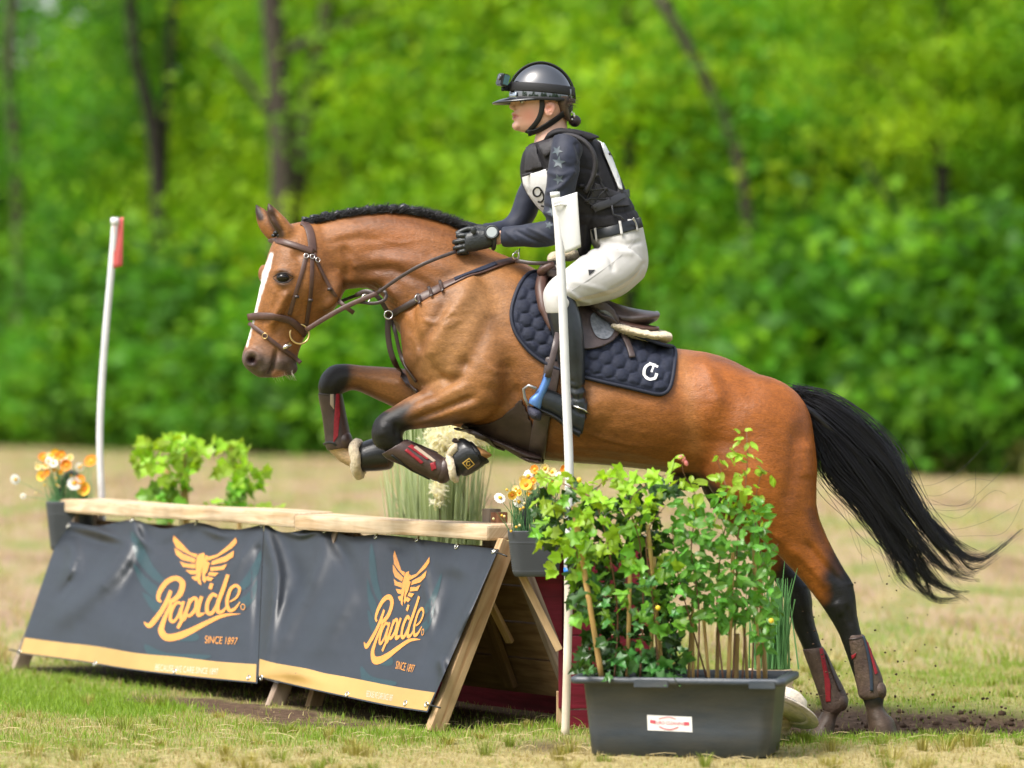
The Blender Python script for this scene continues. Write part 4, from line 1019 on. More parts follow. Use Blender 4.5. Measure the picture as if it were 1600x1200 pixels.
air_strap('saddle_strap', [(806, 407), (830, 411), (855, 411), (880, 410)], 6, M_leather_d, BP, yos=[-.17, -.2, -.2, -.16])

# ---------------- saddle pad: quilted cloth draped on the back
pad_poly = catmull([(846, 431), (828, 428), (812, 446), (801, 476), (799, 500), (808, 526), (828, 550), (856, 570), (890, 583), (930, 595), (985, 608), (1028, 618), (1041, 615), (1048, 600), (1055, 556), (1052, 545), (1040, 540), (1000, 526), (960, 510), (915, 484), (886, 464), (866, 448)], 6, True)
def quilt(P):
    # scalloped hexagonal quilting
    a = R(18); X = (P[:, 0] - 800) * math.cos(a) + (P[:, 1] - 400) * math.sin(a); Yq = -(P[:, 0] - 800) * math.sin(a) + (P[:, 1] - 400) * math.cos(a)
    s = 21.0; h = s * .866; d1 = np.full(len(P), 1e9); d2 = d1.copy()
    j0 = np.round(Yq / h)
    for dj in (-1, 0, 1):
        j = j0 + dj; off = (j % 2) * s / 2; i0 = np.round((X - off) / s)
        for di in (-1, 0, 1):
            i = i0 + di; d = np.hypot(X - (i * s + off), Yq - j * h)
            nd2 = np.where(d < d1, d1, np.minimum(d2, d)); d1 = np.minimum(d1, d); d2 = nd2
    e = (d2 - d1) / 2
    edge = -sdf_poly(P, pad_poly)
    return (sstep(0, 3.2, e) * .0065 + sstep(0, 9, e) * .0045) * sstep(4, 9, edge) - .006 * sstep(5, 0, edge)
SP = thing('saddle_pad', 'navy quilted saddle pad with white monogram under the saddle', 'saddle pad', W(930, 520, HD - .3))
pad_me = sheet(HB, pad_poly, .017, 2.4, HD - .2, quilt)
relax(pad_me, 1, .35)
PADB = bvh_of(pad_me)
child('cloth', pad_me, M_navy, SP); child('cloth', mirror(pad_me), M_navy, SP)
pc = [drape(HB, x, y, .014, HD - .2)[0] for x, y in resample(np.vstack([pad_poly, pad_poly[:1]]), 5)]
pc = [np.array(p) for p in pc]; A = np.array(pc)
for _ in range(3): A = A * .5 + (np.roll(A, 1, 0) + np.roll(A, -1, 0)) * .25
bind = mesh_of(*tube(A[:-1], .0085, 8, closed=True)); child('binding', bind, M_navy_edge, SP); child('binding', mirror(bind), M_navy_edge, SP)
arc = [(1012 + 0 + 12.5 * math.cos(t) + 5, 582 + 11.5 * math.sin(t)) for t in np.linspace(R(-118), R(-330), 22)]
g1 = stroke_poly([(1024, 571), (1014, 570), (1007, 577), (1007, 587), (1014, 593), (1023, 591), (1026, 584)], [4, 4, 4.2, 4.2, 4.2, 4.2, 4.5], 6)
g2 = stroke_poly([(1014, 568), (1022, 571), (1028, 574)], [4, 4, 4], 3); g3 = stroke_poly([(1021, 572), (1018, 582)], [4, 4], 3)
def decal(bvh, polys, off, step, D0, name, mat, parent):
    mes = [sheet(bvh, p, off + .00012 * i, step, D0) for i, p in enumerate(polys)]
    V, F = join(*[([v.co.copy() for v in m.vertices], [tuple(p.vertices) for p in m.polygons]) for m in mes])
    return child(name, mesh_of(V, F), mat, parent)
decal(PADB, [g1, g2, g3], .0035, 3, HD - .25, 'monogram', M_white, SP)

# ---------------- saddle
M_saddle = pmat('saddle_leather', (.062, .044, .042), .36, .5, var=[(30, .3), (200, .12)], bump=[(350, .12)])
SD = thing('saddle', 'dark brown leather jumping saddle with cream fleece half pad on the horse back', 'saddle', W(940, 480, HD))
flap_poly = catmull([(838, 432), (850, 420), (872, 424), (905, 448), (950, 474), (968, 500), (962, 532), (942, 547), (912, 551), (884, 541), (862, 524), (846, 494), (838, 462)], 5, True)
flap = solid(sheet(HB, flap_poly, .040, 6, HD - .2), .012); relax(flap, 2)
child('flap', flap, M_saddle, SD); child('flap', mirror(flap), M_saddle, SD)
FLB = bvh_of(flap, pad_me)
kr = [drape(HB, x, y, .045, HD - .2)[0] for x, y in resample(catmull([(866, 412), (848, 422), (841, 440), (840, 464), (848, 494), (862, 522)], 6), 6)]
kroll = mesh_of(*tube(kr, [.012 + .012 * math.sin(math.pi * i / (len(kr) - 1)) for i in range(len(kr))], 10))
child('knee_roll', kroll, M_leather, SD); child('knee_roll', mirror(kroll), M_leather, SD)
seat = fuse([loft([sec(856, 396, 862, 446, 16), sec(868, 404, 876, 452, 30), sec(900, 440, 905, 476, 42, .2), sec(940, 464, 940, 502, 56, .2), sec(975, 478, 972, 514, 66, .15), sec(1004, 484, 1000, 512, 68), sec(1020, 486, 1016, 506, 60), sec(1031, 488, 1028, 500, 44)])], .006, 4)
child('seat', seat, M_saddle, SD)
child('cantle_edge', mesh_of(*tube([W(1026 - abs(t) ** 2 * 14, 490 + abs(t) ** 2 * 8, HD + t * .15) for t in np.linspace(-1, 1, 15)], [.006 + .006 * (1 - abs(t)) for t in np.linspace(-1, 1, 15)], 8)), pmat('steel_grey_leather', (.2, .22, .24), .4), SD)
panel = fuse([loft([sec(950, 486, 946, 512, 64), sec(985, 500, 980, 522, 74), sec(1015, 508, 1012, 522, 72), sec(1030, 510, 1028, 518, 60)])], .007, 4)
child('panel', panel, M_leather, SD)
fl = fuse([loft([sec(956, 498, 950, 520, 80), sec(985, 506, 978, 530, 88), sec(1015, 514, 1008, 536, 88), sec(1038, 517, 1034, 537, 80), sec(1049, 522, 1048, 533, 60)])], .006, 4)
co_ = get_co(fl); no_ = get_no(fl); set_co(fl, co_ + no_ * ((vnoise(co_, 55, 5) + vnoise(co_, 120, 6)) * .0022)[:, None])
child('fleece_half_pad', fl, M_fleece, SD)
fp = fuse([ellipsoid(W(868, 404, HD), (.035, .07, .03)), ellipsoid(W(888, 398, HD), (.05, .06, .028))], .006, 3)
child('fleece_half_pad', fp, M_fleece, SD)
c2, _ = drape(FLB, 940, 512, .004, HD)
decal(FLB, [catmull([(922, 496), (940, 484), (958, 494), (960, 515), (948, 530), (930, 524)], 4, True)], .004, 5, HD - .3, 'stirrup_patch', pmat('grey_patch', (.16, .17, .19), .25, .5, var=[(60, .4)]), SD)  # smooth grey patch on the flap
child('billet_strap', mesh_of(*strap(FLB, [(920, 480), (945, 492), (962, 503), (972, 522), (982, 545), (988, 562)], 10, .010, .005, HD - .3)), M_saddle, SD)
child('stirrup_leather', mesh_of(*ribbon([W(872, 520, HD - .36), W(866, 548, HD - .38), W(859, 576, HD - .39), W(856, 590, HD - .39)], [(0, -1, 0)] * 4, .026, .005)), M_saddle, SD)
M_blue = pmat('blue_anodised', (.09, .20, .48), .3, .5, metal=.35)
M_tread = pmat('stirrup_tread', (.035, .035, .06), .6, bump=[(200, .6)])
SY = HD - .37
child('stirrup_arm', fuse([loft([sec(851, 583, 862, 588, 6, D=SY), sec(846, 597, 858, 602, 6, D=SY), sec(838, 612, 850, 620, 7, D=SY), sec(828, 622, 846, 634, 8, D=SY), sec(826, 630, 844, 640, 7, D=SY)])], .003, 3), M_blue, SD)
child('stirrup_tread', fuse([loft([sec(823, 632, 846, 640, 9, D=SY + .03), sec(824, 640, 847, 646, 24, D=SY + .03), sec(826, 648, 845, 656, 24, D=SY + .03), sec(832, 655, 842, 658, 9, D=SY + .03)])], .004, 3), M_tread, SD)
child('stirrup_hoop', mesh_of(*tube([W(850, 588, SY + .01), W(846, 606, SY + .12), W(836, 634, SY + .12), W(834, 646, SY + .06)], .006, 8)), M_tread, SD)
child('stirrup_hoop', mesh_of(*tube([W(838, 607, SY - .02), W(826, 602, SY - .02), W(818, 608, SY - .01), W(820, 622, SY), W(826, 634, SY)], .006, 8)), pmat('grey_metal', (.35, .36, .38), .35, metal=.6), SD)
# girth and stud guard under the belly
girth = strap(HB, [(866, 560), (860, 600), (852, 640), (842, 690), (838, 716)], 26, .012, .008, HD - .2)
child('girth', mesh_of(*girth), M_saddle, SD)
guard_poly = catmull([(716, 660), (748, 662), (778, 652), (800, 634), (816, 622), (826, 636), (838, 664), (850, 694), (854, 712), (842, 724), (818, 716), (784, 694), (752, 684)], 5, True)
def guardpt(x, y): return drape(HB, x, y, .014, HD - .2)
gm_ = sheet(HB, guard_poly, .016, 5, HD - .18); co_ = get_co(gm_); P_ = proj(co_)
relax(gm_, 12, .5); gm_ = solid(gm_, .008)
child('stud_guard', gm_, pmat('guard_leather', (.042, .026, .021), .5, .4, var=[(30, .3)], bump=[(250, .2)]), SD)
child('girth_strap', mesh_of(*strap(HB, [(712, 662), (735, 674), (765, 688), (790, 696)], 7, .018, .005, HD - .2)), M_leather_d, SD)
# belly plate closing the girth under the chest
child('belly_plate', fuse([loft([sec(738, 668, 742, 684, 40), sec(785, 686, 788, 702, 62), sec(822, 700, 824, 722, 66), sec(846, 706, 846, 725, 60)])], .007, 4), M_leather_d, SD)

# ---------------- horse boots
def legboot(name, label, secs, cup, reds, lining, D, extra=None, mud=False):
    t = thing(name, label, 'horse boot', secs[0][0], 'boots on the horse legs')
    sh = fuse([loft(secs, 24, 4)], .004, 3)
    mat = M_bootbrown if not mud else M_bootmud
    s = child('shell', sh, mat, t); B = bvh_of(sh)
    if cup is not None:
        cm = fuse([ellipsoid(W(cup[0], cup[1], D - .012), (cup[2] * PXM, .045, cup[3] * PXM), Matrix.Rotation(R(cup[4]), 3, 'Y'))], .004, 2)
        child('fetlock_cup', cm, mat, t); B = bvh_of(sh, cm)
    for i, (nm, poly, m) in enumerate(reds):
        child(nm, solid(sheet(B, poly, .003 + .0005 * i, 3, D), .002), m, t)
    for nm, pts, w, m in lining:
        child(nm, mesh_of(*strap(B, pts, w, .002, .003, D, 3)), m, t)
    return t
M_bootmud = pmat('muddy_boot_shell', (.060, .036, .031), .55, .4, var=[(18, .85, (.12, .08, .055)), (60, .3)], bump=[(120, .35)])
def grow(s, f): # widen a section about its middle
    a, b = s[0], s[1]; m = (a + b) / 2; return (m + (a - m) * f, m + (b - m) * f, s[2] * f, *s[3:])
nf = NF
legboot('tendon_boot', 'brown leather tendon boot with red straps on the near folded foreleg', [sec(596, 709, 636, 686, 19, 0, nf), sec(606, 718, 646, 690, 20, 0, nf), sec(634, 730, 662, 699, 19, 0, nf), sec(664, 744, 684, 708, 20, 0, nf), sec(680, 752, 696, 716, 21, 0, nf), sec(688, 752, 700, 720, 19, 0, nf)],
        (694, 735, 15, 21, 15), [('strap', [(637, 698), (643, 695), (672, 716), (668, 719)], M_redstrap), ('strap', [(632, 704), (636, 701), (662, 722), (658, 725)], M_redstrap), ('strap', [(646, 700), (650, 697), (681, 720), (678, 723)], M_beige), ('strap', [(672, 724), (680, 722), (682, 732), (675, 736)], M_redstrap)],
        [('edge', [(612, 711), (640, 732), (672, 748)], 4, M_rubber), ('edge', [(632, 688), (660, 698), (684, 708)], 3, M_leather_d)], HD + nf)
ff = FF
legboot('tendon_boot', 'brown leather tendon boot with red strap on the far raised foreleg', [sec(497, 614, 534, 612, 19, 0, ff), sec(498, 624, 536, 620, 20, 0, ff), sec(503, 650, 541, 646, 19, 0, ff), sec(507, 680, 547, 674, 20, 0, ff), sec(508, 696, 550, 690, 21, 0, ff), sec(512, 704, 549, 698, 20, 0, ff)],
        (538, 688, 13, 15, 10), [('strap', [(525, 615), (530, 614), (531, 650), (528, 682), (521, 692), (522, 655)], M_redstrap), ('strap', [(516, 616), (521, 616), (522, 640), (516, 632)], M_beige)],
        [('edge', [(506, 694), (520, 690), (528, 700), (544, 704)], 4, M_rubber), ('edge', [(499, 616), (515, 617), (533, 613)], 3, M_leather_d)], HD + ff)
nh = NH
legboot('hind_boot', 'muddy brown hind boot with red strap and blue trim on the near hind leg', [sec(1317, 992, 1349, 991, 19, 0, nh), sec(1320, 1004, 1354, 1000, 21, 0, nh), sec(1330, 1040, 1367, 1030, 20, 0, nh), sec(1338, 1070, 1378, 1056, 21, 0, nh), sec(1342, 1088, 1382, 1078, 22, 0, nh), sec(1350, 1094, 1382, 1086, 20, 0, nh)],
        (1373, 1078, 12, 16, -15), [('strap', [(1353, 1000), (1357, 1004), (1371, 1052), (1367, 1054)], M_redstrap), ('mark', [(1331, 1024), (1338, 1020), (1337, 1026), (1332, 1030)], M_redstrap)],
        [('edge', [(1348, 994), (1353, 1010), (1360, 1045), (1362, 1080)], 5, pmat('navy_trim', (.02, .03, .05), .5)), ('edge', [(1318, 998), (1334, 999), (1350, 995)], 3, M_leather_d)], HD + nh, mud=True)
fh = FH
legboot('hind_boot', 'muddy brown hind boot with long red strap on the far hind leg', [sec(1254, 1014, 1285, 1010, 19, 0, fh), sec(1257, 1024, 1291, 1018, 21, 0, fh), sec(1270, 1060, 1306, 1050, 20, 0, fh), sec(1281, 1092, 1320, 1078, 21, 0, fh), sec(1285, 1108, 1326, 1096, 22, 0, fh), sec(1290, 1116, 1318, 1110, 18, 0, fh)],
        (1312, 1096, 13, 16, -20), [('strap', [(1280, 1014), (1285, 1013), (1298, 1070), (1298, 1096), (1291, 1097), (1288, 1060)], M_redstrap)],
        [('edge', [(1290, 1022), (1300, 1050), (1312, 1080)], 4, M_leather_d)], HD + fh, mud=True)
def fleece_ring(pts, r, parent, D):
    c = resample(catmull([(x, y, yo) for x, y, yo in pts], 6, True), 4)
    m = mesh_of(*tube([W(x, y, D + yo) for x, y, yo in c], r, 14, closed=True)); a = get_co(m); n_ = get_no(m)
    set_co(m, a + n_ * ((vnoise(a, 70, 8) + vnoise(a, 150, 9)) * .003)[:, None]); child('fleece', m, M_fleece, parent)
bb = thing('bell_boot', 'black rubber bell boot with gold diamond badge on the near front hoof', 'bell boot', W(735, 715, HD + nf), 'bell boots on the front hooves')
b1 = fuse([loft([sec(714, 740, 706, 700, 24, 0, nf), sec(728, 744, 712, 690, 27, 0, nf), sec(744, 736, 722, 684, 29, 0, nf), sec(756, 728, 734, 690, 29, 0, nf)])], .004, 3)
child('shell', b1, M_rubber, bb); B1 = bvh_of(b1)
child('cuff', fuse([loft([sec(705, 690, 716, 694, 10, 0, nf), sec(710, 684, 726, 694, 16, 0, nf), sec(718, 688, 736, 700, 20, 0, nf)])], .004, 3), M_leather_d, bb)
child('flap', fuse([loft([sec(752, 722, 738, 694, 26, 0, nf), sec(762, 716, 752, 700, 24, 0, nf), sec(769, 712, 766, 708, 16, 0, nf)])], .004, 2), pmat('tan_lining', (.30, .15, .05), .6, var=[(40, .4)]), bb)
dm = lambda s: [(732 - s * 1.1, 724 - s * .1), (733, 724 - s), (732 + s * 1.1, 724 + s * .1), (731, 724 + s)]
o_, i_ = dm(9), dm(7)
decal(B1, [[o_[0], o_[1], i_[1], i_[0]], [o_[1], o_[2], i_[2], i_[1]], [o_[2], o_[3], i_[3], i_[2]], [o_[3], o_[0], i_[0], i_[3]], stroke_poly([(734, 721), (730, 721), (729, 726), (733, 727), (734, 724)], [1.6] * 5, 4)], .003, 3, HD + nf, 'badge', M_gold, bb)
fleece_ring([(703, 712, -.03), (708, 702, -.06), (714, 700, 0), (712, 730, .06), (712, 748, 0), (708, 744, -.06), (705, 728, -.065)], .016, bb, HD + nf)
bf = thing('bell_boot', 'glossy black bell boot with cream fleece collar on the far front hoof', 'bell boot', W(585, 712, HD + ff), 'bell boots on the front hooves')
b2 = fuse([loft([sec(560, 738, 562, 694, 25, 0, ff), sec(572, 737, 568, 690, 28, 0, ff), sec(592, 736, 588, 684, 29, 0, ff), sec(608, 734, 604, 688, 28, 0, ff)])], .004, 3)
child('shell', b2, M_rubber, bf)
child('flap', fuse([loft([sec(603, 734, 601, 694, 26, 0, ff), sec(610, 733, 610, 702, 25, 0, ff), sec(615, 728, 616, 712, 18, 0, ff)])], .004, 2), M_leather_d, bf)
fleece_ring([(560, 694, 0), (552, 700, -.06), (556, 716, -.075), (556, 732, -.06), (562, 742, 0), (566, 720, .06)], .022, bf, HD + ff)
# ================================================================ RIDER
RD = HD
def rs(ax, ay, bx, by, w, yo=0.0, k=0.0, e=2.0): return sec(ax, ay, bx, by, w, k, yo, 0, e)
M_skin = pmat('skin', (.62, .34, .25), .45, .4, attr='skin', var=[(25, .05)], bump=[(400, .05)], sss=.12)
PERSON = thing('person', 'rider in black protective vest, white breeches and tall boots crouched above the saddle', 'person', W(930, 430, RD))
# body: one continuous figure (head, neck, torso, arms, legs)
headL = [rs(822, 114, 872, 114, 12), rs(810, 126, 882, 126, 22), rs(804.5, 142, 887, 142, 28), rs(803, 154, 890, 154, 30, 0, 0, 2.3), rs(805, 161, 888, 162, 29.5, 0, 0, 2.5), rs(805, 168, 886, 170, 29, 0, 0, 2.6),
         rs(805, 175, 882, 178, 28, 0, .05, 2.5), rs(804.5, 181, 878, 186, 26.5, 0, .1, 2.4), rs(804.5, 188, 872, 194, 24, 0, .15, 2.3), rs(803.5, 195, 862, 201, 20, 0, .2, 2.2), rs(806, 202, 850, 207, 14, 0, .25), rs(814, 206, 840, 209, 7)]
neckL = [rs(842, 185, 886, 172, 19), rs(838, 206, 886, 196, 19.5), rs(834, 224, 890, 212, 22), rs(832, 240, 900, 226, 30)]
torsoL = [rs(838, 226, 900, 214, 34), rs(826, 240, 926, 224, 64), rs(822, 262, 946, 246, 64), rs(826, 288, 960, 276, 60), rs(842, 316, 972, 306, 55), rs(868, 340, 986, 332, 50), rs(905, 358, 998, 348, 52), rs(928, 380, 1006, 384, 60), rs(944, 412, 1006, 424, 60), rs(950, 440, 990, 448, 44)]
def arm(g=0, wr=False):
    return [rs(866 - g, 216 - g, 908 + g, 236, 22 + g, -.165), rs(860 - g, 246, 906 + g, 256, 24 + g, -.205), rs(855 - g, 290, 898 + g, 295, 22 + g, -.225), rs(851 - g, 325, 890 + g, 333, 20 + g, -.228), rs(853 - g, 344 - g, 884 + g, 366 + g, 19 + g, -.222),
            rs(846 - g, 348 - g, 862, 383 + g, 18 + g, -.212), rs(816, 353 - g, 819, 384 + g, 14 + g, -.18), rs(786, 357 - g, 786, 384 + g, 11.5 + g, -.15)] + ([rs(772, 361, 771, 384, 10, -.135)] if wr else [])
def farm_(g=0, wr=False):
    return [rs(850 - g, 222 - g, 898 + g, 240, 22 + g, .165), rs(832 - g, 254, 878 + g, 262, 24 + g, .205), rs(812 - g, 296, 850 + g, 305, 21 + g, .225), rs(800 - g, 330, 832 + g, 345, 19 + g, .22),
            rs(790 - g, 344 - g, 806, 374 + g, 16 + g, .2), rs(772, 349 - g, 776, 375 + g, 13 + g, .165), rs(756, 352 - g, 757, 374 + g, 11 + g, .13)] + ([rs(745, 354, 745, 374, 10, .11)] if wr else [])
def legs(g=0):
    return [rs(940 - g, 388, 1004 + g, 432, 34 + g, -.10), rs(912, 402 - g, 975, 456 + g, 33 + g, -.17), rs(884, 424 - g, 936, 468 + g, 29 + g, -.24), rs(862 - g, 444 - g, 902, 474 + g, 25 + g, -.29), rs(852 - g, 462, 892 + g, 482, 22 + g, -.31),
            rs(858 - g, 490, 900 + g, 488, 20 + g, -.31), rs(866 - g, 522, 908 + g, 520, 20 + g, -.315), rs(873 - g, 560, 910 + g, 556, 18 + g, -.32), rs(888 - g, 600, 911 + g, 598, 13 + g, -.325), rs(892 - g, 625, 914 + g, 630, 12 + g, -.325)]
def mirL(L): return [(W(*proj([a])[0], 2 * RD - a.y), W(*proj([b])[0], 2 * RD - b.y), w, k, e) for a, b, w, k, e in L]
foot = [rs(914, 622, 908, 672, 10, -.325), rs(895, 622, 886, 662, 11, -.325), rs(868, 614, 862, 646, 13, -.335), rs(850, 610, 842, 636, 12, -.34), rs(838, 610, 833, 628, 8, -.34)]
EL = lambda x, y, yo, rx, ry, rz, rot=None: ellipsoid(W(x, y, RD + yo), (rx * PXM, ry * PXM, rz * PXM), rot)
face = [EL(804, 159, 0, 6, 6.5, 9), EL(800.8, 166, 0, 5.4, 5.6, 5.6), EL(803, 162.5, 0, 5, 5.6, 6), EL(804.5, 169.2, -.010, 5.2, 4.5, 4), EL(804.5, 169.2, .010, 5.2, 4.5, 4), EL(804.6, 178.4, 0, 5.4, 10, 3.6), EL(805.2, 185.2, 0, 5.2, 9.5, 3.8), EL(809, 196, 0, 9, 13, 8.5),
        EL(813, 153, 0, 10, 22, 7)]
earE = fuse([EL(859, 170, -.083, 8.5, 3.2, 12, Matrix.Rotation(R(12), 3, 'Y'))], .0025, 1)
body_parts = [loft(L) for L in (headL, neckL, torsoL, arm(-3, True), farm_(-3, True), legs(-2), mirL(legs(-2)), foot, mirL(foot))] + face + [EL(859, 170, -.083, 8.5, 3.4, 12, Matrix.Rotation(R(12), 3, 'Y')), EL(859, 170, .083, 8.5, 3.4, 12, Matrix.Rotation(R(12), 3, 'Y'))]
body_me = fuse(body_parts, .0031, 3)
c_ = get_co(body_me); n_ = get_no(body_me); P_ = proj(c_)
def dent(c_, x, y, r, h, ysel=None):
    d = np.hypot(P_[:, 0] - x, P_[:, 1] - y); w = np.exp(-(d / r) ** 2) * h * PXM
    if ysel is not None: w = w * ysel
    return c_ + n_ * w[:, None]
c_ = dent(c_, 815, 159.5, 5, -2.4); c_ = dent(c_, 804, 182, 2.0, -2.6); c_ = dent(c_, 809, 182.2, 2.2, -1.8); c_ = dent(c_, 813, 182.6, 2.0, -1.0); c_ = dent(c_, 809, 171, 2.6, -1.2); c_ = dent(c_, 803, 190.5, 3, -.8)
c_ = dent(c_, 857, 169, 3.8, -3.0); c_ = dent(c_, 860, 176, 2.5, -1.5)
set_co(body_me, c_)
sk = np.tile(np.array([.66, .40, .30]), (len(c_), 1))
def sblend(x, y, r, col, a, s2=1.0):
    global sk
    d = np.hypot(P_[:, 0] - x, (P_[:, 1] - y) * s2); m = (np.exp(-(d / r) ** 2) * a)[:, None]; sk = sk * (1 - m) + np.array(col) * m
sblend(826, 180, 15, (.68, .24, .18), .6); sblend(804, 182, 5, (.50, .17, .16), .8, 1.3); sblend(858, 168, 11, (.62, .20, .15), .6)
sblend(815, 152, 8, (.14, .08, .055), .6, 2.6); sblend(815.5, 160, 5, (.34, .17, .12), .55, 1.4); sblend(805, 170.5, 2, (.25, .10, .08), .6); sblend(805, 181.8, 4.5, (.42, .12, .11), .75, 1.6)  # brow and eye-socket shade painted into the skin; dark nostril, redder mouth
set_col(body_me, 'skin', sk)
child('body', body_me, M_skin, PERSON)
BODYB = bvh_of(body_me)
# eye
M_eyew = pmat('eye_white', (.7, .68, .66), .15, coat=1); M_iris = pmat('iris', (.02, .013, .01), .1, coat=1)
for yo in (-.058,):
    ec, en = drape(BODYB, 815.5, 159, -.003, RD)
    e = child('eye', mesh_of(*ellipsoid(ec, (.010, .008, .0075))), M_eyew, PERSON)
    child('iris', mesh_of(*ellipsoid(ec + Vector((-.006, -.005, 0)), (.0045, .004, .005))), M_iris, e)
child('eyebrow', mesh_of(*strap(BODYB, [(808, 152.5), (815, 151), (823, 153)], 2.2, .001, .002, RD)), pmat('brow_hair', (.05, .03, .02), .7), PERSON)
child('eyelid', mesh_of(*strap(BODYB, [(811, 157.5), (816, 155.5), (822, 158)], 1.4, .002, .002, RD, 1.5)), pmat('lash', (.03, .018, .015), .7), PERSON)

# hair and bun
M_hairb = pmat('brown_hair', (.06, .035, .022), .45, .5, var=[(60, .4)], stretch=(1, 1, 4))
hair = fuse([loft([rs(862, 152, 894, 152, 31.5), rs(866, 164, 893, 164, 31), rs(872, 176, 892, 178, 27), rs(880, 186, 894, 190, 18), rs(888, 188, 900, 196, 9)])], .0035, 2)
hm = child('hair', hair, M_hairb, PERSON)
child('bun', fuse([EL(898, 189, 0, 10, 13, 9.5)], .003, 1), pmat('dark_bun', (.03, .018, .02), .5, var=[(90, .4)]), hm)
for k in range(15):
    a = random.uniform(0, 6.28); pr = W(891 + 6.5 * math.cos(a), 181 + 6 * math.sin(a), RD - .032 + random.uniform(-.01, .015))
    child('pearl', mesh_of(*ellipsoid(pr, (.0042,) * 3, None, 10, 8)), pmat('pearl', (.75, .72, .7), .15, coat=.5) if k == 0 else bpy.data.materials['pearl'], hm)
hs_ = []
for k in range(60):
    x, y = random.uniform(866, 890), random.uniform(154, 162); p = W(x, y, RD - .082 + random.uniform(0, .02)); 
    q = W(x + random.uniform(8, 22), y + random.uniform(-4, 10), RD - .06)
    hs_.append(tube([p, (p + q) / 2 + Vector((0, -.006, random.uniform(-.004, .004))), q], .0006, 3, caps=False))
child('loose_hair', mesh_of(*join(*hs_)), M_hairb, hm)

# shirt
M_shirt = pmat('navy_shirt', (.014, .018, .036), .62, .35, var=[(14, .3)], bump=[(22, .25), (500, .12)], sheen=.1)
shirt = fuse([loft(L) for L in ([(a, b, w * 1.02, k, e) for a, b, w, k, e in torsoL[:7]], arm(2), farm_(2), [rs(846, 214, 892, 200, 20), rs(834, 228, 896, 210, 24), rs(828, 242, 902, 224, 34)])], .005, 4)
c_ = get_co(shirt); n_ = get_no(shirt); P_ = proj(c_)
# cloth folds: at elbow, along forearm, at shoulder
wrk = np.zeros(len(c_))
for pts, r, h in ([((852, 332), (872, 340), (888, 338)), 3, 1.8], [((850, 342), (872, 352), (884, 352)), 3, -1.5], [((852, 322), (870, 328), (888, 320)), 3, -1.2], [((826, 356), (846, 366), (864, 376)), 3, 1.2], [((806, 360), (826, 372), (850, 381)), 3, -1.2], [((790, 362), (806, 376)), 3, 1.0], [((858, 300), (876, 292), (896, 270)), 4, 1.6], [((866, 250), (890, 262), (905, 258)), 5, -1.2], [((858, 270), (880, 274), (898, 262)), 4, 1.2], [((900, 226), (908, 250)), 4, -1.5]):
    d, t = dist_poly(P_, catmull(pts, 5)); wrk += np.exp(-(d / r) ** 2) * h * 1.8 * PXM
wrk += vnoise(c_ * np.array([1, 1, .6]), 24, 17) * .0024
set_co(shirt, c_ + n_ * wrk[:, None])
sh_o = child('shirt', shirt, M_shirt, PERSON); SHB = bvh_of(shirt)
def star(x, y, r, a0):
    return [(x + (r if k % 2 == 0 else r * .42) * math.cos(R(a0) + k * math.pi / 5), y + (r if k % 2 == 0 else r * .42) * math.sin(R(a0) + k * math.pi / 5)) for k in range(10)]
M_star = pmat('star_print', (.055, .075, .09), .55)
for x, y, r, a in ((871, 236, 9, 10), (873, 254, 11, -10), (873, 280, 9, 30), (868, 302, 8, 0), (863, 330, 9, 20), (858, 352, 7, 0)):
    child('star', sheet(SHB, star(x, y, r, a), .0022, 3, RD - .2), M_star, sh_o)

# protective vest
M_vest = pmat('black_vest', (.013, .012, .015), .65, .3, var=[(40, .3)], bump=[(260, .3), (14, .2)])
M_vest2 = pmat('vest_panel', (.028, .026, .030), .55, .4, var=[(40, .3)], bump=[(300, .3)])
vest_L = [rs(826, 226, 908, 206, 46), rs(817, 240, 930, 216, 66), rs(813, 262, 950, 238, 70), rs(816, 288, 966, 270, 69), rs(832, 316, 980, 302, 64), rs(858, 340, 995, 330, 60), rs(888, 356, 1001, 346, 59), rs(900, 362, 1002, 350, 58)]
strapsh = [loft([rs(838, 236, 870, 216, 10, s * .12), rs(852, 222, 888, 206, 14, s * .125), rs(878, 214, 916, 206, 16, s * .13), rs(908, 224, 938, 214, 14, s * .13)]) for s in (-1, 1)]
vest = fuse([loft(vest_L)] + strapsh, .005, 4)
c_ = get_co(vest); n_ = get_no(vest); P_ = proj(c_); wrk = np.zeros(len(c_))
for pts, r, h in ([((908, 215), (930, 240), (938, 280), (930, 320), (920, 352)), 3, -2], [((945, 240), (958, 275), (975, 320), (985, 345)), 3, -2], [((905, 300), (940, 312), (985, 300)), 3, -1.6], [((905, 335), (950, 336), (998, 326)), 3, -1.6], [((905, 262), (935, 268)), 3, -1.5], [((840, 238), (850, 262)), 3, -1.6]):
    d, t = dist_poly(P_, catmull(pts, 5)); wrk += np.exp(-(d / r) ** 2) * h * PXM
wrk += vnoise(c_, 20, 27) * .0022
set_co(vest, c_ + n_ * wrk[:, None])
vo = child('vest', vest, M_vest, PERSON); VB = bvh_of(vest)
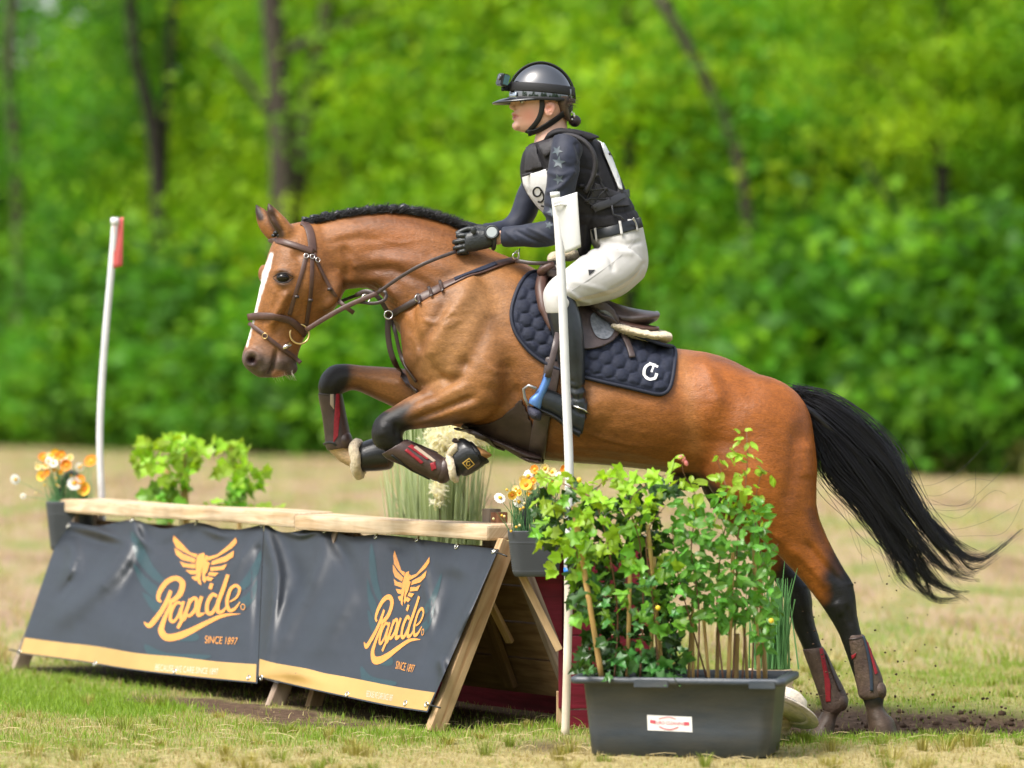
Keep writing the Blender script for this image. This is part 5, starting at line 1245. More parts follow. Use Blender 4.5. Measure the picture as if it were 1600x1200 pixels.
# armhole rim of the near side
rim = [W(x, y, RD + yo) for x, y, yo in resample(catmull([(868, 218, -.185), (884, 211, -.195), (905, 216, -.205), (922, 230, -.215), (930, 252, -.215), (926, 278, -.205), (914, 300, -.195)], 6), 5)]
child('armhole_rim', mesh_of(*tube(rim, .010, 10)), M_vest2, vo)
child('armhole_rim', mirror(mesh_of(*tube(rim, .010, 10))), M_vest2, vo)
for poly in ([(842, 226), (872, 214), (884, 208), (868, 234), (852, 246)], [(930, 286), (960, 300), (976, 300), (982, 322), (940, 326), (915, 318)], [(824, 232), (838, 226), (848, 262), (822, 268)], [(946, 236), (952, 240), (972, 300), (966, 304)]):
    child('panel', solid(sheet(VB, poly, .009, 5, RD - .1), .008), M_vest2, vo)
lace = [((908, 288), (928, 300)), ((928, 276), (916, 312)), ((916, 296), (944, 296)), ((932, 274), (944, 296)), ((944, 296), (926, 322)), ((916, 312), (950, 310)), ((926, 322), (900, 300)), ((950, 310), (932, 276))]
M_lace = pmat('lace', (.03, .03, .035), .5)
for a, b in lace:
    pts = [drape(VB, a[0] + (b[0] - a[0]) * t, a[1] + (b[1] - a[1]) * t, .013, RD - .15)[0] for t in np.linspace(0, 1, 7)]
    child('lace', mesh_of(*tube(pts, .0022, 6)), M_lace, vo)
for x, y in ((908, 290), (930, 275), (944, 296), (916, 313), (948, 311), (926, 323)):
    p, n = drape(VB, x, y, .01, RD - .15); child('lace_loop', mesh_of(*box(p, (.022, .012, .014))), M_vest2, vo)
child('side_strap', mesh_of(*strap(VB, [(925, 326), (950, 318), (978, 302)], 12, .012, .004, RD - .15)), M_lace, vo)
child('toggle', mesh_of(*tube([drape(VB, x, y, .016, RD - .15)[0] for x, y in ((953, 322), (956, 334), (966, 340), (972, 346))], .004, 6)), M_lace, vo)
# number bib, front and back
M_bib = pmat('white_bib', (.74, .74, .76), .7, bump=[(30, .3)])
bib = solid(sheet(VB, [(818, 275), (835, 270), (856, 264), (872, 262), (872, 300), (866, 326), (852, 332), (840, 320), (827, 302), (820, 288)], .008, 4, RD - .12), .002)
bo = child('number_bib', bib, M_bib, PERSON); BB = bvh_of(bib)
M_ink = pmat('ink', (.012, .012, .014), .6)
dig = [stroke_poly([(846.5, 299), (843.5, 293.5), (838, 293), (834, 298), (835, 304), (839.5, 306.5), (844.5, 304.5), (846.5, 299)], [2.6] * 8, 5), stroke_poly([(846, 296), (849.5, 303), (850, 310), (846, 315), (841, 314.5)], [2.6] * 5, 5), stroke_poly([(846, 321), (852, 323), (857, 328)], [2.6] * 3, 5)]
decal(BB, dig, .003, 3, RD - .12, 'digit', M_ink, bo)
child('bib_hem', mesh_of(*strap(BB, [(815, 275), (835, 269), (857, 264)], 4, .003, .003, RD - .12)), M_vest2, bo)
bback = solid(sheet(VB, [(934, 218), (942, 228), (953, 248), (964, 276), (970, 297), (964, 296), (953, 270), (942, 244)], .012, 4, RD - .05), .003)
child('number_bib', bback, M_bib, PERSON)

# breeches
M_breech = pmat('off_white_breeches', (.50, .487, .468), .75, .3, var=[(14, .06)], bump=[(18, .22), (600, .15)], sheen=.1)
hipL = [rs(902, 352, 1001, 342, 54), rs(912, 368, 1006, 362, 58), rs(926, 384, 1012, 392, 66), rs(940, 410, 1012, 420, 67), rs(950, 430, 1000, 438, 56), rs(958, 446, 980, 450, 30)]
br_ = fuse([loft(hipL), loft(legs(4)[:6]), loft(mirL(legs(4)[:6]))], .005, 5)
c_ = get_co(br_); n_ = get_no(br_); P_ = proj(c_); wrk = np.zeros(len(c_))
for pts, r, h in ([((932, 384), (952, 400), (958, 420)), 4, -1.6], [((938, 380), (960, 392), (985, 396)), 4, 1.4], [((945, 376), (975, 382), (1000, 378)), 4, -1.4], [((880, 458), (896, 470), (905, 476)), 3, -2], [((886, 452), (902, 466), (920, 472)), 3, 1.6], [((872, 462), (885, 476)), 3, 1.4], [((950, 455), (985, 436), (1006, 412)), 3, -1.2], [((915, 396), (935, 410)), 4, -1.2], [((895, 440), (930, 450), (950, 456)), 4, 1.0]):
    d, t = dist_poly(P_, catmull(pts, 5)); wrk += np.exp(-(d / r) ** 2) * h * 1.7 * PXM * (c_[:, 1] < RD)
wrk += vnoise(c_, 16, 37) * .0016
set_co(br_, c_ + n_ * wrk[:, None]); relax(br_, 3, .5)
bro = child('breeches', br_, M_breech, PERSON); BRB = bvh_of(br_)
child('grip_patch', sheet(BRB, catmull([(900, 470), (930, 465), (962, 456), (988, 439), (1003, 415), (996, 424), (972, 444), (940, 456), (905, 465)], 3, True), .002, 5, RD - .2), pmat('grip', (.52, .46, .36), .85, bump=[(300, .5)]), bro)
child('brand_mark', sheet(BRB, [(919, 422), (930, 422), (920, 431)], .003, 4, RD - .25), M_ink, bro)
child('side_seam', mesh_of(*strap(BRB, [(992, 374), (968, 402), (930, 430), (885, 460)], 1.0, .0008, .0008, RD - .2)), pmat('seam_thread', (.36, .35, .33), .8), bro)
child('pocket_seam', mesh_of(*strap(BRB, [(935, 384), (950, 392), (966, 390)], 1.2, .001, .001, RD - .2)), M_breech, bro)
def bandring(pts_l, w, mat, name, par, bvh, off, D0=RD - .1): return child(name, mesh_of(*strap(bvh, pts_l, w, off, .004, D0)), mat, par)
M_belt = pmat('black_belt', (.013, .015, .018), .35, .5)
belt_c = [(928, 366), (945, 364), (965, 359), (985, 353), (1003, 347)]
bandring(belt_c, 16, M_belt, 'belt', PERSON, BRB, .006)
for x, y in ((933, 366), (968, 358), (990, 352)): child('belt_loop', mesh_of(*strap(BRB, [(x - 1, y - 11), (x + 3, y + 11)], 4, .012, .002, RD - .2)), M_breech, bro)
# shirt tail / vest flap hanging in front of the belt
child('vest_flap', fuse([loft([rs(898, 352, 930, 346, 50), rs(900, 372, 926, 372, 46), rs(902, 390, 922, 392, 36), rs(905, 400, 918, 402, 20)])], .005, 3), M_vest, PERSON)

# tall boots
M_boot = pmat('black_boot', (.016, .019, .022), .30, .55, var=[(18, .5)], bump=[(30, .12), (200, .1)])
bootL = [rs(853, 478, 894, 446, 24, -.305), rs(855, 494, 900, 470, 24, -.31)] + [rs(858, 505, 907, 492, 24, -.312), rs(863, 525, 912, 520, 24, -.315), rs(869, 560, 914, 556, 22, -.32), rs(882, 596, 914, 596, 17, -.325), rs(888, 614, 915, 614, 15, -.325), rs(890, 632, 918, 636, 14, -.325), rs(893, 645, 917, 655, 12, -.325)]
bootF = [rs(919, 628, 910, 679, 12, -.325), rs(905, 624, 895, 672, 13, -.325), rs(890, 622, 882, 662, 13.5, -.328), rs(868, 612, 862, 650, 15, -.335), rs(850, 606, 842, 640, 15, -.34), rs(838, 607, 832, 632, 10, -.34)]
boot = fuse([loft(bootL), loft(bootF)], .0045, 3)
c_ = get_co(boot); n_ = get_no(boot); P_ = proj(c_); wrk = np.zeros(len(c_))
for pts, r, h in ([((886, 604), (900, 608), (914, 604)), 2.5, -1.6], [((888, 612), (902, 616), (916, 611)), 2.5, 1.2], [((889, 620), (903, 624), (917, 620)), 2.5, -1.8], [((880, 590), (895, 596)), 3, -1.2], [((895, 636), (905, 645), (917, 648)), 3, -1.5]):
    d, t = dist_poly(P_, catmull(pts, 5)); wrk += np.exp(-(d / r) ** 2) * h * PXM
set_co(boot, c_ + n_ * wrk[:, None])
bt = child('boot', boot, M_boot, PERSON); BOB = bvh_of(boot)
child('boot', mirror(boot), M_boot, PERSON)
child('sole', fuse([loft([rs(908, 672, 905, 684, 9, -.325), rs(893, 666, 890, 674, 11, -.328), rs(868, 648, 866, 655, 13, -.335), rs(845, 637, 843, 644, 13, -.34), rs(834, 630, 833, 636, 8, -.34)])], .003, 2), M_rubber, bt)
child('spur_strap', mesh_of(*strap(BOB, [(884, 628), (900, 636), (918, 645)], 5, .004, .003, RD - .35)), M_rubber, bt)
child('spur', mesh_of(*tube([W(896, 634, RD - .37), W(912, 640, RD - .375), W(922, 647, RD - .35)], [.004, .004, .003], 8)), M_steel, bt)
child('boot_trim', mesh_of(*strap(BOB, [(872, 470), (882, 450), (890, 449), (900, 468)], 3, .002, .004, RD - .3)), M_rubber, bt)

# gloved hands on the reins
M_glove = pmat('black_glove', (.013, .016, .018), .42, .5, var=[(60, .3)], bump=[(120, .25)])
def hand(s, dx=0, dy=0, yb=-.135):
    h = lambda x, y, yo=0: W(x + dx, y + dy, RD + s * (yb + yo))
    hs = lambda ax, ay, bx, by, w, yo=0: (h(ax, ay, yo), h(bx, by, yo), w * PXM, 0, 2.2)
    P = [loft([hs(776, 362, 775, 384, 10), hs(764, 359, 763, 388, 10.5), hs(748, 358, 746, 392, 10), hs(734, 362, 732, 394, 9), hs(727, 366, 726, 392, 7)])]
    for i, (x, y) in enumerate(((730, 367), (727, 375), (726, 383), (728, 390))):
        L = (15, 17, 16, 12)[i]; dyy = (1, 2, 3, 3)[i]
        rows = [(x + 6, y, 0), (x - L * .45, y + dyy, -.004), (x - L, y + dyy * 1.6, .006), (x - L + 3, y + dyy * 2, .024), (x - 4, y + dyy * 2, .034), (x + 4, y + dyy * 1.5, .030)]
        P.append(tube([h(a, b, c) for a, b, c in resample(catmull(rows, 5), 2)], (4.2 - .25 * i) * PXM, 10))
    rows = [(757, 364, .004), (744, 359, .008), (731, 358, .012), (720, 362, .014), (713, 366, .015)]
    P.append(tube([h(a, b, c) for a, b, c in resample(catmull(rows, 5), 2)], [4.9 * PXM] * 3 + [4.2 * PXM] * (len(resample(catmull(rows, 5), 2)) - 3), 10))
    return fuse(P, .0026, 3)
gl = child('glove', hand(1), M_glove, PERSON)
child('glove', hand(-1, -8, -8, -.12), M_glove, PERSON)
child('glove_tab', mesh_of(*ellipsoid(W(740, 360, RD - .165), (.013, .004, .016))), M_glove, gl)
# wrist watch
wt = thing('wristwatch', 'round black sports watch on the rider wrist', 'watch', W(769, 366, RD - .18))
ax_ = Vector((-.15, -1, .28)).normalized().to_track_quat('Z', 'Y').to_matrix()
wc = W(769, 364, RD - .166)
child('case', mesh_of(*lathe([(.024, 0), (.031, .002), (.032, .010), (.028, .0125), (.0262, .0128)], wc, 32, ax_)), M_rubber, wt)
child('screen', mesh_of(*lathe([(.0215, .0129), (.0215, .0136)], wc, 32, ax_), smooth=False), pmat('watch_face', (.28, .31, .31), .25, coat=.3), wt)
child('bezel', mesh_of(*tube([wc + ax_ @ Vector((.0265 * math.cos(a), .0265 * math.sin(a), .0135)) for a in np.linspace(0, 2 * math.pi, 32, endpoint=False)], .0026, 6, closed=True)), pmat('bezel', (.06, .065, .07), .3, metal=.6), wt)
child('strap', mesh_of(*tube([W(771 + 2 * math.sin(a), 373 - 15.5 * math.cos(a), RD - .138 - .036 * math.sin(a)) for a in np.linspace(0, 2 * math.pi, 24, endpoint=False)], .0085, 8, closed=True)), M_rubber, wt)

# ---------------- helmet
M_helm = pmat('gloss_helmet', (.006, .007, .010), .10, 1.0, coat=1.0, cior=1.9)
M_matt = pmat('matt_black', (.012, .012, .014), .6, .4, bump=[(300, .2)])
HC = W(846, 152, RD)
def helm_pt(th, ph, g=0.0):
    "th around (0 = front), ph from crown 0..1 to rim"
    rx, ry, rz = .134 + g, .102 + g, .140 + g
    a = ph * R(94)
    x = -math.cos(th) * math.sin(a) * rx; y = -math.sin(th) * math.sin(a) * ry
    z = math.cos(a) * rz
    z -= .010 * ph * (1 - math.cos(th)) / 2 * 1.0
    return HC + Vector((x, y, z))
V, F = [], []; nu, nv = 56, 26
for i in range(nv + 1):
    for j in range(nu): V.append(helm_pt(2 * math.pi * j / nu, max(i / nv, .002)))
for i in range(nv):
    for j in range(nu): F.append((i * nu + j, i * nu + (j + 1) % nu, (i + 1) * nu + (j + 1) % nu, (i + 1) * nu + j))
hme = mesh_of(V, F); bm = bmesh.new(); bm.from_mesh(hme); bmesh.ops.recalc_face_normals(bm, faces=bm.faces); bmesh.ops.solidify(bm, geom=bm.faces[:], thickness=.008); bm.to_mesh(hme); bm.free(); hme.polygons.foreach_set('use_smooth', np.ones(len(hme.polygons), bool))
he = child('helmet', hme, M_helm, PERSON)
# crown stripe (matt) from front to back
cs = [helm_pt(0 if t < 0 else math.pi, abs(t), .003) for t in np.linspace(-.85, .95, 36)]
nn = [(p - HC).normalized() for p in cs]
child('crown_stripe', mesh_of(*ribbon([np.array(p) for p in cs], [np.array(n) for n in nn], .034, .005)), M_matt, he)
# camera head strap round the shell, rim band, brim
bandp = [helm_pt(a, .80 - .03 * math.cos(a), .004) for a in np.linspace(0, 2 * math.pi, 61)]
child('head_strap', mesh_of(*ribbon([np.array(p) for p in bandp], [np.array(Vector(((p - HC).x, (p - HC).y, (p - HC).z * .25)).normalized()) for p in bandp], .036, .004)), M_matt, he)
rimp = [helm_pt(a, .985, .003) for a in np.linspace(0, 2 * math.pi, 61)]
child('rim', mesh_of(*ribbon([np.array(p) for p in rimp], [np.array(Vector(((p - HC).x, (p - HC).y, 0)).normalized()) for p in rimp], .014, .004)), M_matt, he)
V, F = [], []; na, nr = 33, 8
for side in (0, 1):
    for i in range(nr + 1):
        r = i / nr
        for j in range(na):
            a = R(-100) + R(200) * j / (na - 1)
            inner = helm_pt(a, .97, -.003); reach = max(0, math.cos(a * .9)) ** .8 * .072
            p = inner + Vector((-math.cos(a * .75) * reach * r, -math.sin(a) * reach * .35 * r, -.020 * r * reach / .072 + .004 * math.sin(r * 3.14) - .006 * side))
            V.append(p)
n0 = (nr + 1) * na
for side in (0, 1):
    for i in range(nr):
        for j in range(na - 1):
            q = (side * n0 + i * na + j, side * n0 + i * na + j + 1, side * n0 + (i + 1) * na + j + 1, side * n0 + (i + 1) * na + j)
            F.append(q if side == 0 else q[::-1])
for j in range(na - 1): F.append((nr * na + j, nr * na + j + 1, n0 + nr * na + j + 1, n0 + nr * na + j))
bme = mesh_of(V, F); bm = bmesh.new(); bm.from_mesh(bme); bmesh.ops.recalc_face_normals(bm, faces=bm.faces); bm.to_mesh(bme); bm.free(); bme.polygons.foreach_set('use_smooth', np.ones(len(bme.polygons), bool))
child('visor', bme, pmat('visor_gloss', (.008, .009, .012), .28, .5, coat=.4), he)
HEADB = bvh_of(body_me, hair)
child('front_plate', mesh_of(*ribbon([np.array(helm_pt(R(a), .93, .004)) for a in np.linspace(18, 42, 8)], [np.array((helm_pt(R(a), .9) - HC).normalized()) for a in np.linspace(18, 42, 8)], .022, .003)), pmat('silver_plate', (.4, .45, .5), .2, metal=.9), he)
M_strapm = pmat('chin_strap', (.008, .008, .009), .6)
child('chin_strap', mesh_of(*strap(HEADB, [(847, 155), (847, 170), (843, 184), (834, 197), (824, 206)], 8, .004, .004, RD - .06)), M_strapm, he)
child('chin_strap', mesh_of(*strap(HEADB, [(892, 168), (876, 180), (860, 191), (842, 202), (825, 208)], 10, .005, .004, RD - .05)), M_strapm, he)
child('strap_buckle', mesh_of(*box(W(890, 147, RD - .052), (.016, .012, .04))), pmat('clear_buckle', (.10, .11, .12), .2, coat=.5), he)
# action camera on the helmet
AC = thing('action_camera', 'small black action camera clipped to the front of the helmet', 'camera', W(786, 125, RD - .03))
ry = Matrix.Rotation(R(14), 3, 'Y') @ Matrix.Rotation(R(22), 3, 'Z')
def bevbox(c, s, rot, b):
    me = mesh_of(*box((0, 0, 0), s), smooth=False); bm = bmesh.new(); bm.from_mesh(me); bmesh.ops.bevel(bm, geom=bm.edges[:], offset=b, segments=2, affect='EDGES'); 
    bmesh.ops.transform(bm, matrix=Matrix.Translation(Vector(c)) @ rot.to_4x4(), verts=bm.verts); bm.to_mesh(me); bm.free(); return me
cc = W(785.5, 125, RD - .03)
child('camera_body', bevbox(cc, (.034, .062, .052), ry, .005), pmat('camera_grey', (.025, .028, .032), .35), AC)
child('lens', mesh_of(*lathe([(.013, 0), (.013, .008), (.010, .009)], cc + ry @ Vector((-.015, -.012, .008)), 20, ry @ Matrix.Rotation(R(-90), 3, 'Y'))), pmat('lens_glass', (.02, .02, .025), .05, coat=1), AC)
child('screen', bevbox(cc + ry @ Vector((.004, -.0315, .002)), (.024, .002, .040), ry, .0008), pmat('blue_screen', (.03, .12, .16), .12, coat=1), AC)
child('mount', mesh_of(*join(box(W(789, 139, RD - .02), (.03, .016, .016)), box(W(797, 137, RD - .02), (.035, .014, .02), Matrix.Rotation(R(35), 3, 'Y')), tube([W(786, 140, RD - .045), W(786, 140, RD + .0)], .006, 10))), M_matt, AC)
# ================================================================ FENCE (wooden A-frame cross-country jump)
FB = Vector((-.347, 16.47, 0)); FDIR = Vector((-.512, .859, 0)).normalized(); FN = Vector((-.859, -.512, 0)).normalized()   # along, outwards (landing side)
UP = Vector((0, 0, 1)); RZ = .755; RS = .374
def Fp(t, s, z): return FB + FDIR * t - FN * s + UP * z          # t metres from the near end, s metres behind the front feet
slope = (Fp(0, RS, RZ) - Fp(0, 0, 0)).normalized(); PN = slope.cross(FDIR).normalized()
if PN.dot(FN) < 0: PN = -PN
def wood(name, base, dark, sc=1.0, rough=.75, bump=.35):
    m = bpy.data.materials.new(name); m.use_nodes = True; nt = m.node_tree; ns, ls = nt.nodes, nt.links; bs = ns['Principled BSDF']
    bs.inputs['Roughness'].default_value = rough; bs.inputs['Specular IOR Level'].default_value = .3
    tc = ns.new('ShaderNodeTexCoord'); mp = ns.new('ShaderNodeMapping'); ls.new(tc.outputs['UV'], mp.inputs[0]); mp.inputs['Scale'].default_value = (2.0 * sc, 26 * sc, 1)
    oi = ns.new('ShaderNodeObjectInfo'); ad = ns.new('ShaderNodeVectorMath'); ad.operation = 'ADD'; ls.new(mp.outputs[0], ad.inputs[0])
    cm = ns.new('ShaderNodeCombineXYZ'); mu = ns.new('ShaderNodeMath'); mu.operation = 'MULTIPLY'; mu.inputs[1].default_value = 37; ls.new(oi.outputs['Random'], mu.inputs[0]); ls.new(mu.outputs[0], cm.inputs[2]); ls.new(mu.outputs[0], cm.inputs[0]); ls.new(cm.outputs[0], ad.inputs[1])
    nz = ns.new('ShaderNodeTexNoise'); nz.inputs['Scale'].default_value = 1.6; nz.inputs['Detail'].default_value = 7; nz.inputs['Distortion'].default_value = .6; ls.new(ad.outputs[0], nz.inputs['Vector'])
    n2 = ns.new('ShaderNodeTexNoise'); n2.inputs['Scale'].default_value = 5; n2.inputs['Detail'].default_value = 4; ls.new(tc.outputs['Object'], n2.inputs['Vector'])
    rp = ns.new('ShaderNodeValToRGB'); rp.color_ramp.elements[0].position = .33; rp.color_ramp.elements[0].color = (*dark, 1); rp.color_ramp.elements[1].position = .62; rp.color_ramp.elements[1].color = (*base, 1); ls.new(nz.outputs['Fac'], rp.inputs[0])
    mr = ns.new('ShaderNodeMapRange'); mr.inputs[1].default_value = .3; mr.inputs[2].default_value = .7; mr.inputs[3].default_value = .72; mr.inputs[4].default_value = 1.12; ls.new(n2.outputs['Fac'], mr.inputs[0])
    mx = ns.new('ShaderNodeMix'); mx.data_type = 'RGBA'; mx.blend_type = 'MULTIPLY'; mx.inputs[0].default_value = 1; ls.new(rp.outputs[0], mx.inputs[6]); ls.new(mr.outputs[0], mx.inputs[7]); ls.new(mx.outputs[2], bs.inputs['Base Color'])
    bp = ns.new('ShaderNodeBump'); bp.inputs['Strength'].default_value = bump; bp.inputs['Distance'].default_value = .006; ls.new(nz.outputs['Fac'], bp.inputs['Height']); ls.new(bp.outputs[0], bs.inputs['Normal'])
    return m
def uvlong(me, d, a):
    "UV: u along d, v across (mix of the two other axes)"
    d = np.array(Vector(d).normalized()); a = np.array((Vector(a) - Vector(d) * Vector(a).dot(Vector(d))).normalized()); b = np.cross(d, a)
    uv = me.uv_layers.new(name='UVMap'); co = get_co(me)
    li = np.empty(len(me.loops), np.int32); me.loops.foreach_get('vertex_index', li); c = co[li]
    uv.data.foreach_set('uv', np.stack([c @ d, c @ a + c @ b * .9], 1).ravel()); return me
M_pine = wood('sawn_pine', (.52, .36, .20), (.36, .21, .10))
M_pale = wood('weathered_pine', (.66, .52, .36), (.46, .31, .17))
M_grey = wood('grey_weathered_wood', (.36, .28, .21), (.20, .14, .10))
M_redp = wood('red_painted_board', (.19, .010, .026), (.12, .006, .016), rough=.6, bump=.5)
M_inner = wood('stained_board', (.28, .17, .085), (.17, .095, .045))
FE = thing('jump_fence', 'wooden A-frame cross-country fence with pale top rail and red end boards', 'fence', Fp(2, .3, 0))
def fb(name, p0, p1, w, t, side, mat, bevel=.004, jig=0.0):
    me = beam(p0, p1, w, t, side, 0.0); bm = bmesh.new(); bm.from_mesh(me)
    L = (Vector(p1) - Vector(p0)).length; n = max(2, int(L / .18))
    if jig > 0:
        es = [e for e in bm.edges if e.calc_length() > L * .8]; bmesh.ops.subdivide_edges(bm, edges=es, cuts=n, use_grid_fill=True)
        for v in bm.verts:
            v.co += Vector((math.sin(v.co.x * 7 + v.co.z * 3), math.sin(v.co.y * 5 + v.co.x * 2), math.sin(v.co.x * 4.3 + v.co.y * 6.1))) * jig
    if bevel > 0:
        es = [e for e in bm.edges if len(e.link_faces) == 2 and e.calc_face_angle(0) > .6]
        bmesh.ops.bevel(bm, geom=es, offset=bevel, segments=2, affect='EDGES', profile=.6)
    bm.to_mesh(me); bm.free()
    uvlong(me, Vector(p1) - Vector(p0), side)
    return child(name, me, mat, FE)
# top rail in two lengths
fb('top_rail', Fp(-.02, RS, RZ + .030), Fp(1.655, RS, RZ + .030), .064, .21, FN, M_pale, .012, .0035)
fb('top_rail', Fp(1.665, RS + .004, RZ + .036), Fp(4.14, RS + .004, RZ + .036), .064, .21, FN, M_pale, .014, .0035)
# legs of the A-frames
for t, m in ((-.035, M_pine), (1.36, M_grey), (4.06, M_grey)):
    fb('leg', Fp(t, .018, -.012), Fp(t, RS - .015, RZ - .004), .07, .045, FDIR, m, .004, .001)
    fb('leg', Fp(t + .05, RS * 2 + .02, -.02), Fp(t + .05, RS + .045, RZ - .004), .07, .045, FDIR, M_grey, .004, .001)
fb('leg', Fp(1.27, .16, -.012), Fp(1.27, RS + .03, RZ - .02), .06, .04, FDIR, M_pine, .004, .001)
# take-off face: boards leaning on the rear legs, seen from the inside
b0 = lambda k, off=0: (RS * 2 - .06 - .062 * k - off, .10 + .155 * k)
for k in range(4):
    s0, z0 = b0(k); s1, z1 = b0(k + 1)
    c0 = Fp(.0 + .0, (s0 + s1) / 2, (z0 + z1) / 2); c1 = Fp(4.05, (s0 + s1) / 2, (z0 + z1) / 2)
    nrm = (Vector(Fp(0, s1, z1)) - Vector(Fp(0, s0, z0))).normalized().cross(FDIR)
    fb('board', c0, c1, .160, .022, nrm, M_inner, .003, .0008)
# take-off wall added at the back to block light under the boards
for k in range(3): fb('added_back_board', Fp(-.02, RS * 2 + .09, .075 + .16 * k), Fp(4.1, RS * 2 + .09, .075 + .16 * k), .155, .022, FN, M_redp, .003, .0006)
# batten on the inner face and diagonal struts
fb('batten', Fp(.42, RS * 2 - .10, .12), Fp(.42, RS * 2 - .32, .66), .09, .025, FDIR.cross(UP), M_inner, .003)
PB = W(840, 1000, 16.75)
fb('strut', W(765, 940, 16.75), W(797, 1003, 16.85), .035, .02, UP, M_pine, .003)
fb('strut', W(815, 898, 16.42), W(874, 1016, 16.42), .030, .03, Vector((0, 1, 0)), M_pine, .003)
# red end: corner post, gusset and wing boards beside the white flag pole
gus = [W(x, y, 16.47) for x, y in ((820, 862), (878, 862), (878, 1012))]
V = gus + [p + Vector((0, .018, 0)) for p in gus]
g = mesh_of(V, [(0, 1, 2), (5, 4, 3), (0, 3, 4, 1), (1, 4, 5, 2), (2, 5, 3, 0)], smooth=False); uvlong(g, (1, 0, 0), (0, 0, 1)); child('gusset', g, M_redp, FE)
fb('corner_post', W(878, 852, 16.52), W(878, 1106, 16.52), .028, .06, Vector((0, 1, 0)), M_redp, .003)
ys = [858, 935, 993, 1052, 1109, 1152]
for a, b in zip(ys[:-1], ys[1:]):
    p0 = W(884, (a + b) / 2, 16.42); p1 = Vector((p0.x + .34, p0.y + .10, p0.z))
    fb('wing_board', p0, p1, (b - a - 2.2) * 16.42 / FP, .022, Vector((-.28, .96, 0)), M_redp, .003, .0008)
fb('post', W(876, 1080, 16.55), W(876, 1152, 16.55), .035, .05, Vector((0, 1, 0)), M_pine, .003)
fb('post', W(768, 795, 16.95), W(768, 870, 16.95), .07, .05, FN, M_grey, .003)
# terracotta-coloured end grain of a post peeping over the rail
fb('post', W(780, 800, 16.85), W(780, 838, 16.85), .055, .05, FN, wood('reddish_post', (.36, .17, .09), (.24, .10, .05)), .004)

# ================================================================ BANNERS
PO = Fp(0, 0, 0) + PN * .042
def on_plane(px, py, h=0.0):
    d = W(px, py, 1.0) - CAMV; t = (PO + PN * h - CAMV).dot(PN) / d.dot(PN); return CAMV + d * t
M_vinyl = pmat('dark_vinyl', (.011, .016, .024), .44, .7, var=[(5, .15)], bump=[(14, .10), (600, .12)])
M_hemgold = pmat('gold_hem_print', (.46, .28, .075), .42, .7, bump=[(14, .10), (600, .12)], var=[(3, .12)])
M_teal = pmat('teal_feather_print', (.008, .036, .042), .33, .6, bump=[(14, .10), (600, .12)])
M_orange = pmat('orange_print', (.66, .26, .025), .26, .8, var=[(6, .12)], bump=[(600, .12)])
M_lightprint = pmat('cream_print', (.62, .55, .42), .4)
M_eyelet = pmat('eyelet', (.7, .68, .62), .25, metal=1.0)
M_tie = pmat('cable_tie', (.01, .01, .01), .4)
def banner(label, top, bot, folds, eyes_top, eyes_bot, seed):
    "top, bot: picture polylines from left to right (same fraction along)"
    T = catmull(top, 10); B = catmull(bot, 10); nu, nv = 170, 100
    def along(P, u):
        d = np.r_[0, np.cumsum(np.linalg.norm(np.diff(P, axis=0), axis=1))]; d /= d[-1]; return np.stack([np.interp(u, d, P[:, k]) for k in range(2)], 1)
    u = np.linspace(0, 1, nu); tp, bp = along(T, u), along(B, u); v = np.linspace(0, 1, nv)
    P = tp[None] * (1 - v)[:, None, None] + bp[None] * v[:, None, None]
    PX = P.reshape(-1, 2); H = np.zeros(len(PX))
    for pts, r, h in folds:
        d, t = dist_poly(PX, catmull(pts, 5)); H += np.exp(-(d / (r * .85)) ** 2) * h * 1.55 * np.clip(np.minimum(t + .45, (1 - t) * 1.6 + .12), 0, 1)
    H += vnoise(PX, .018, seed) * .004 + vnoise(PX, .05, seed + 1) * .0012
    # scalloped pull towards the top eyelets
    vv = np.repeat(v, nu)
    H += .004
    V = [on_plane(x, y, h) for (x, y), h in zip(PX, H)]
    idx = np.arange(nu * nv).reshape(nv, nu); F = np.stack([idx[:-1, :-1], idx[1:, :-1], idx[1:, 1:], idx[:-1, 1:]], -1).reshape(-1, 4)
    me = mesh_of(V, F.tolist()); t = thing('banner', label, 'banner', V[len(V) // 2], None)
    o = child('vinyl_sheet', me, M_vinyl, t); BV = bvh_of(me)
    for x, y in eyes_top + eyes_bot:
        p = on_plane(x, y, .008); l, n, ok = hit(BV, x, y)
        if l is not None: p = l + n * .002; nn = n
        else: nn = PN
        child('eyelet', mesh_of(*tube(ring_pts(p, .0105, nn, 16), .0036, 6, closed=True)), M_eyelet, t)
    return t, BV, T, B
b1top = [(100, 812), (150, 822), (207, 812), (255, 826), (307, 816), (360, 828), (412, 819)]
b1bot = [(28, 1021), (120, 1033), (200, 1046), (300, 1058), (402, 1068)]
b1f = [([(108, 822), (150, 830), (205, 850)], 9, .016), ([(110, 830), (170, 850), (215, 838)], 14, -.012), ([(112, 850), (116, 880), (98, 930)], 14, .02), ([(207, 815), (190, 870), (140, 930), (70, 985)], 22, .026), ([(225, 830), (215, 880), (180, 950)], 16, -.018), ([(207, 815), (222, 845), (245, 862)], 9, .012),
       ([(307, 818), (270, 850), (235, 862)], 12, -.010), ([(307, 818), (345, 835), (372, 833)], 10, .012), ([(410, 822), (370, 880), (340, 930)], 14, .014), ([(405, 860), (402, 950), (398, 1040)], 9, -.012), ([(90, 940), (180, 990), (300, 1010)], 60, .012), ([(120, 880), (112, 905), (90, 935)], 7, -.012)]
BN1, BV1, T1, B1_ = banner('dark vinyl banner with orange winged logo tied to the far part of the fence', b1top, b1bot, b1f, [(107, 822), (207, 813), (307, 817), (410, 820)], [(31, 1019), (149, 1037), (274, 1049), (389, 1059)], 301)
b2top = [(413, 816), (445, 832), (508, 822), (545, 838), (588, 835), (640, 840), (652, 842), (712, 850), (779, 858)]
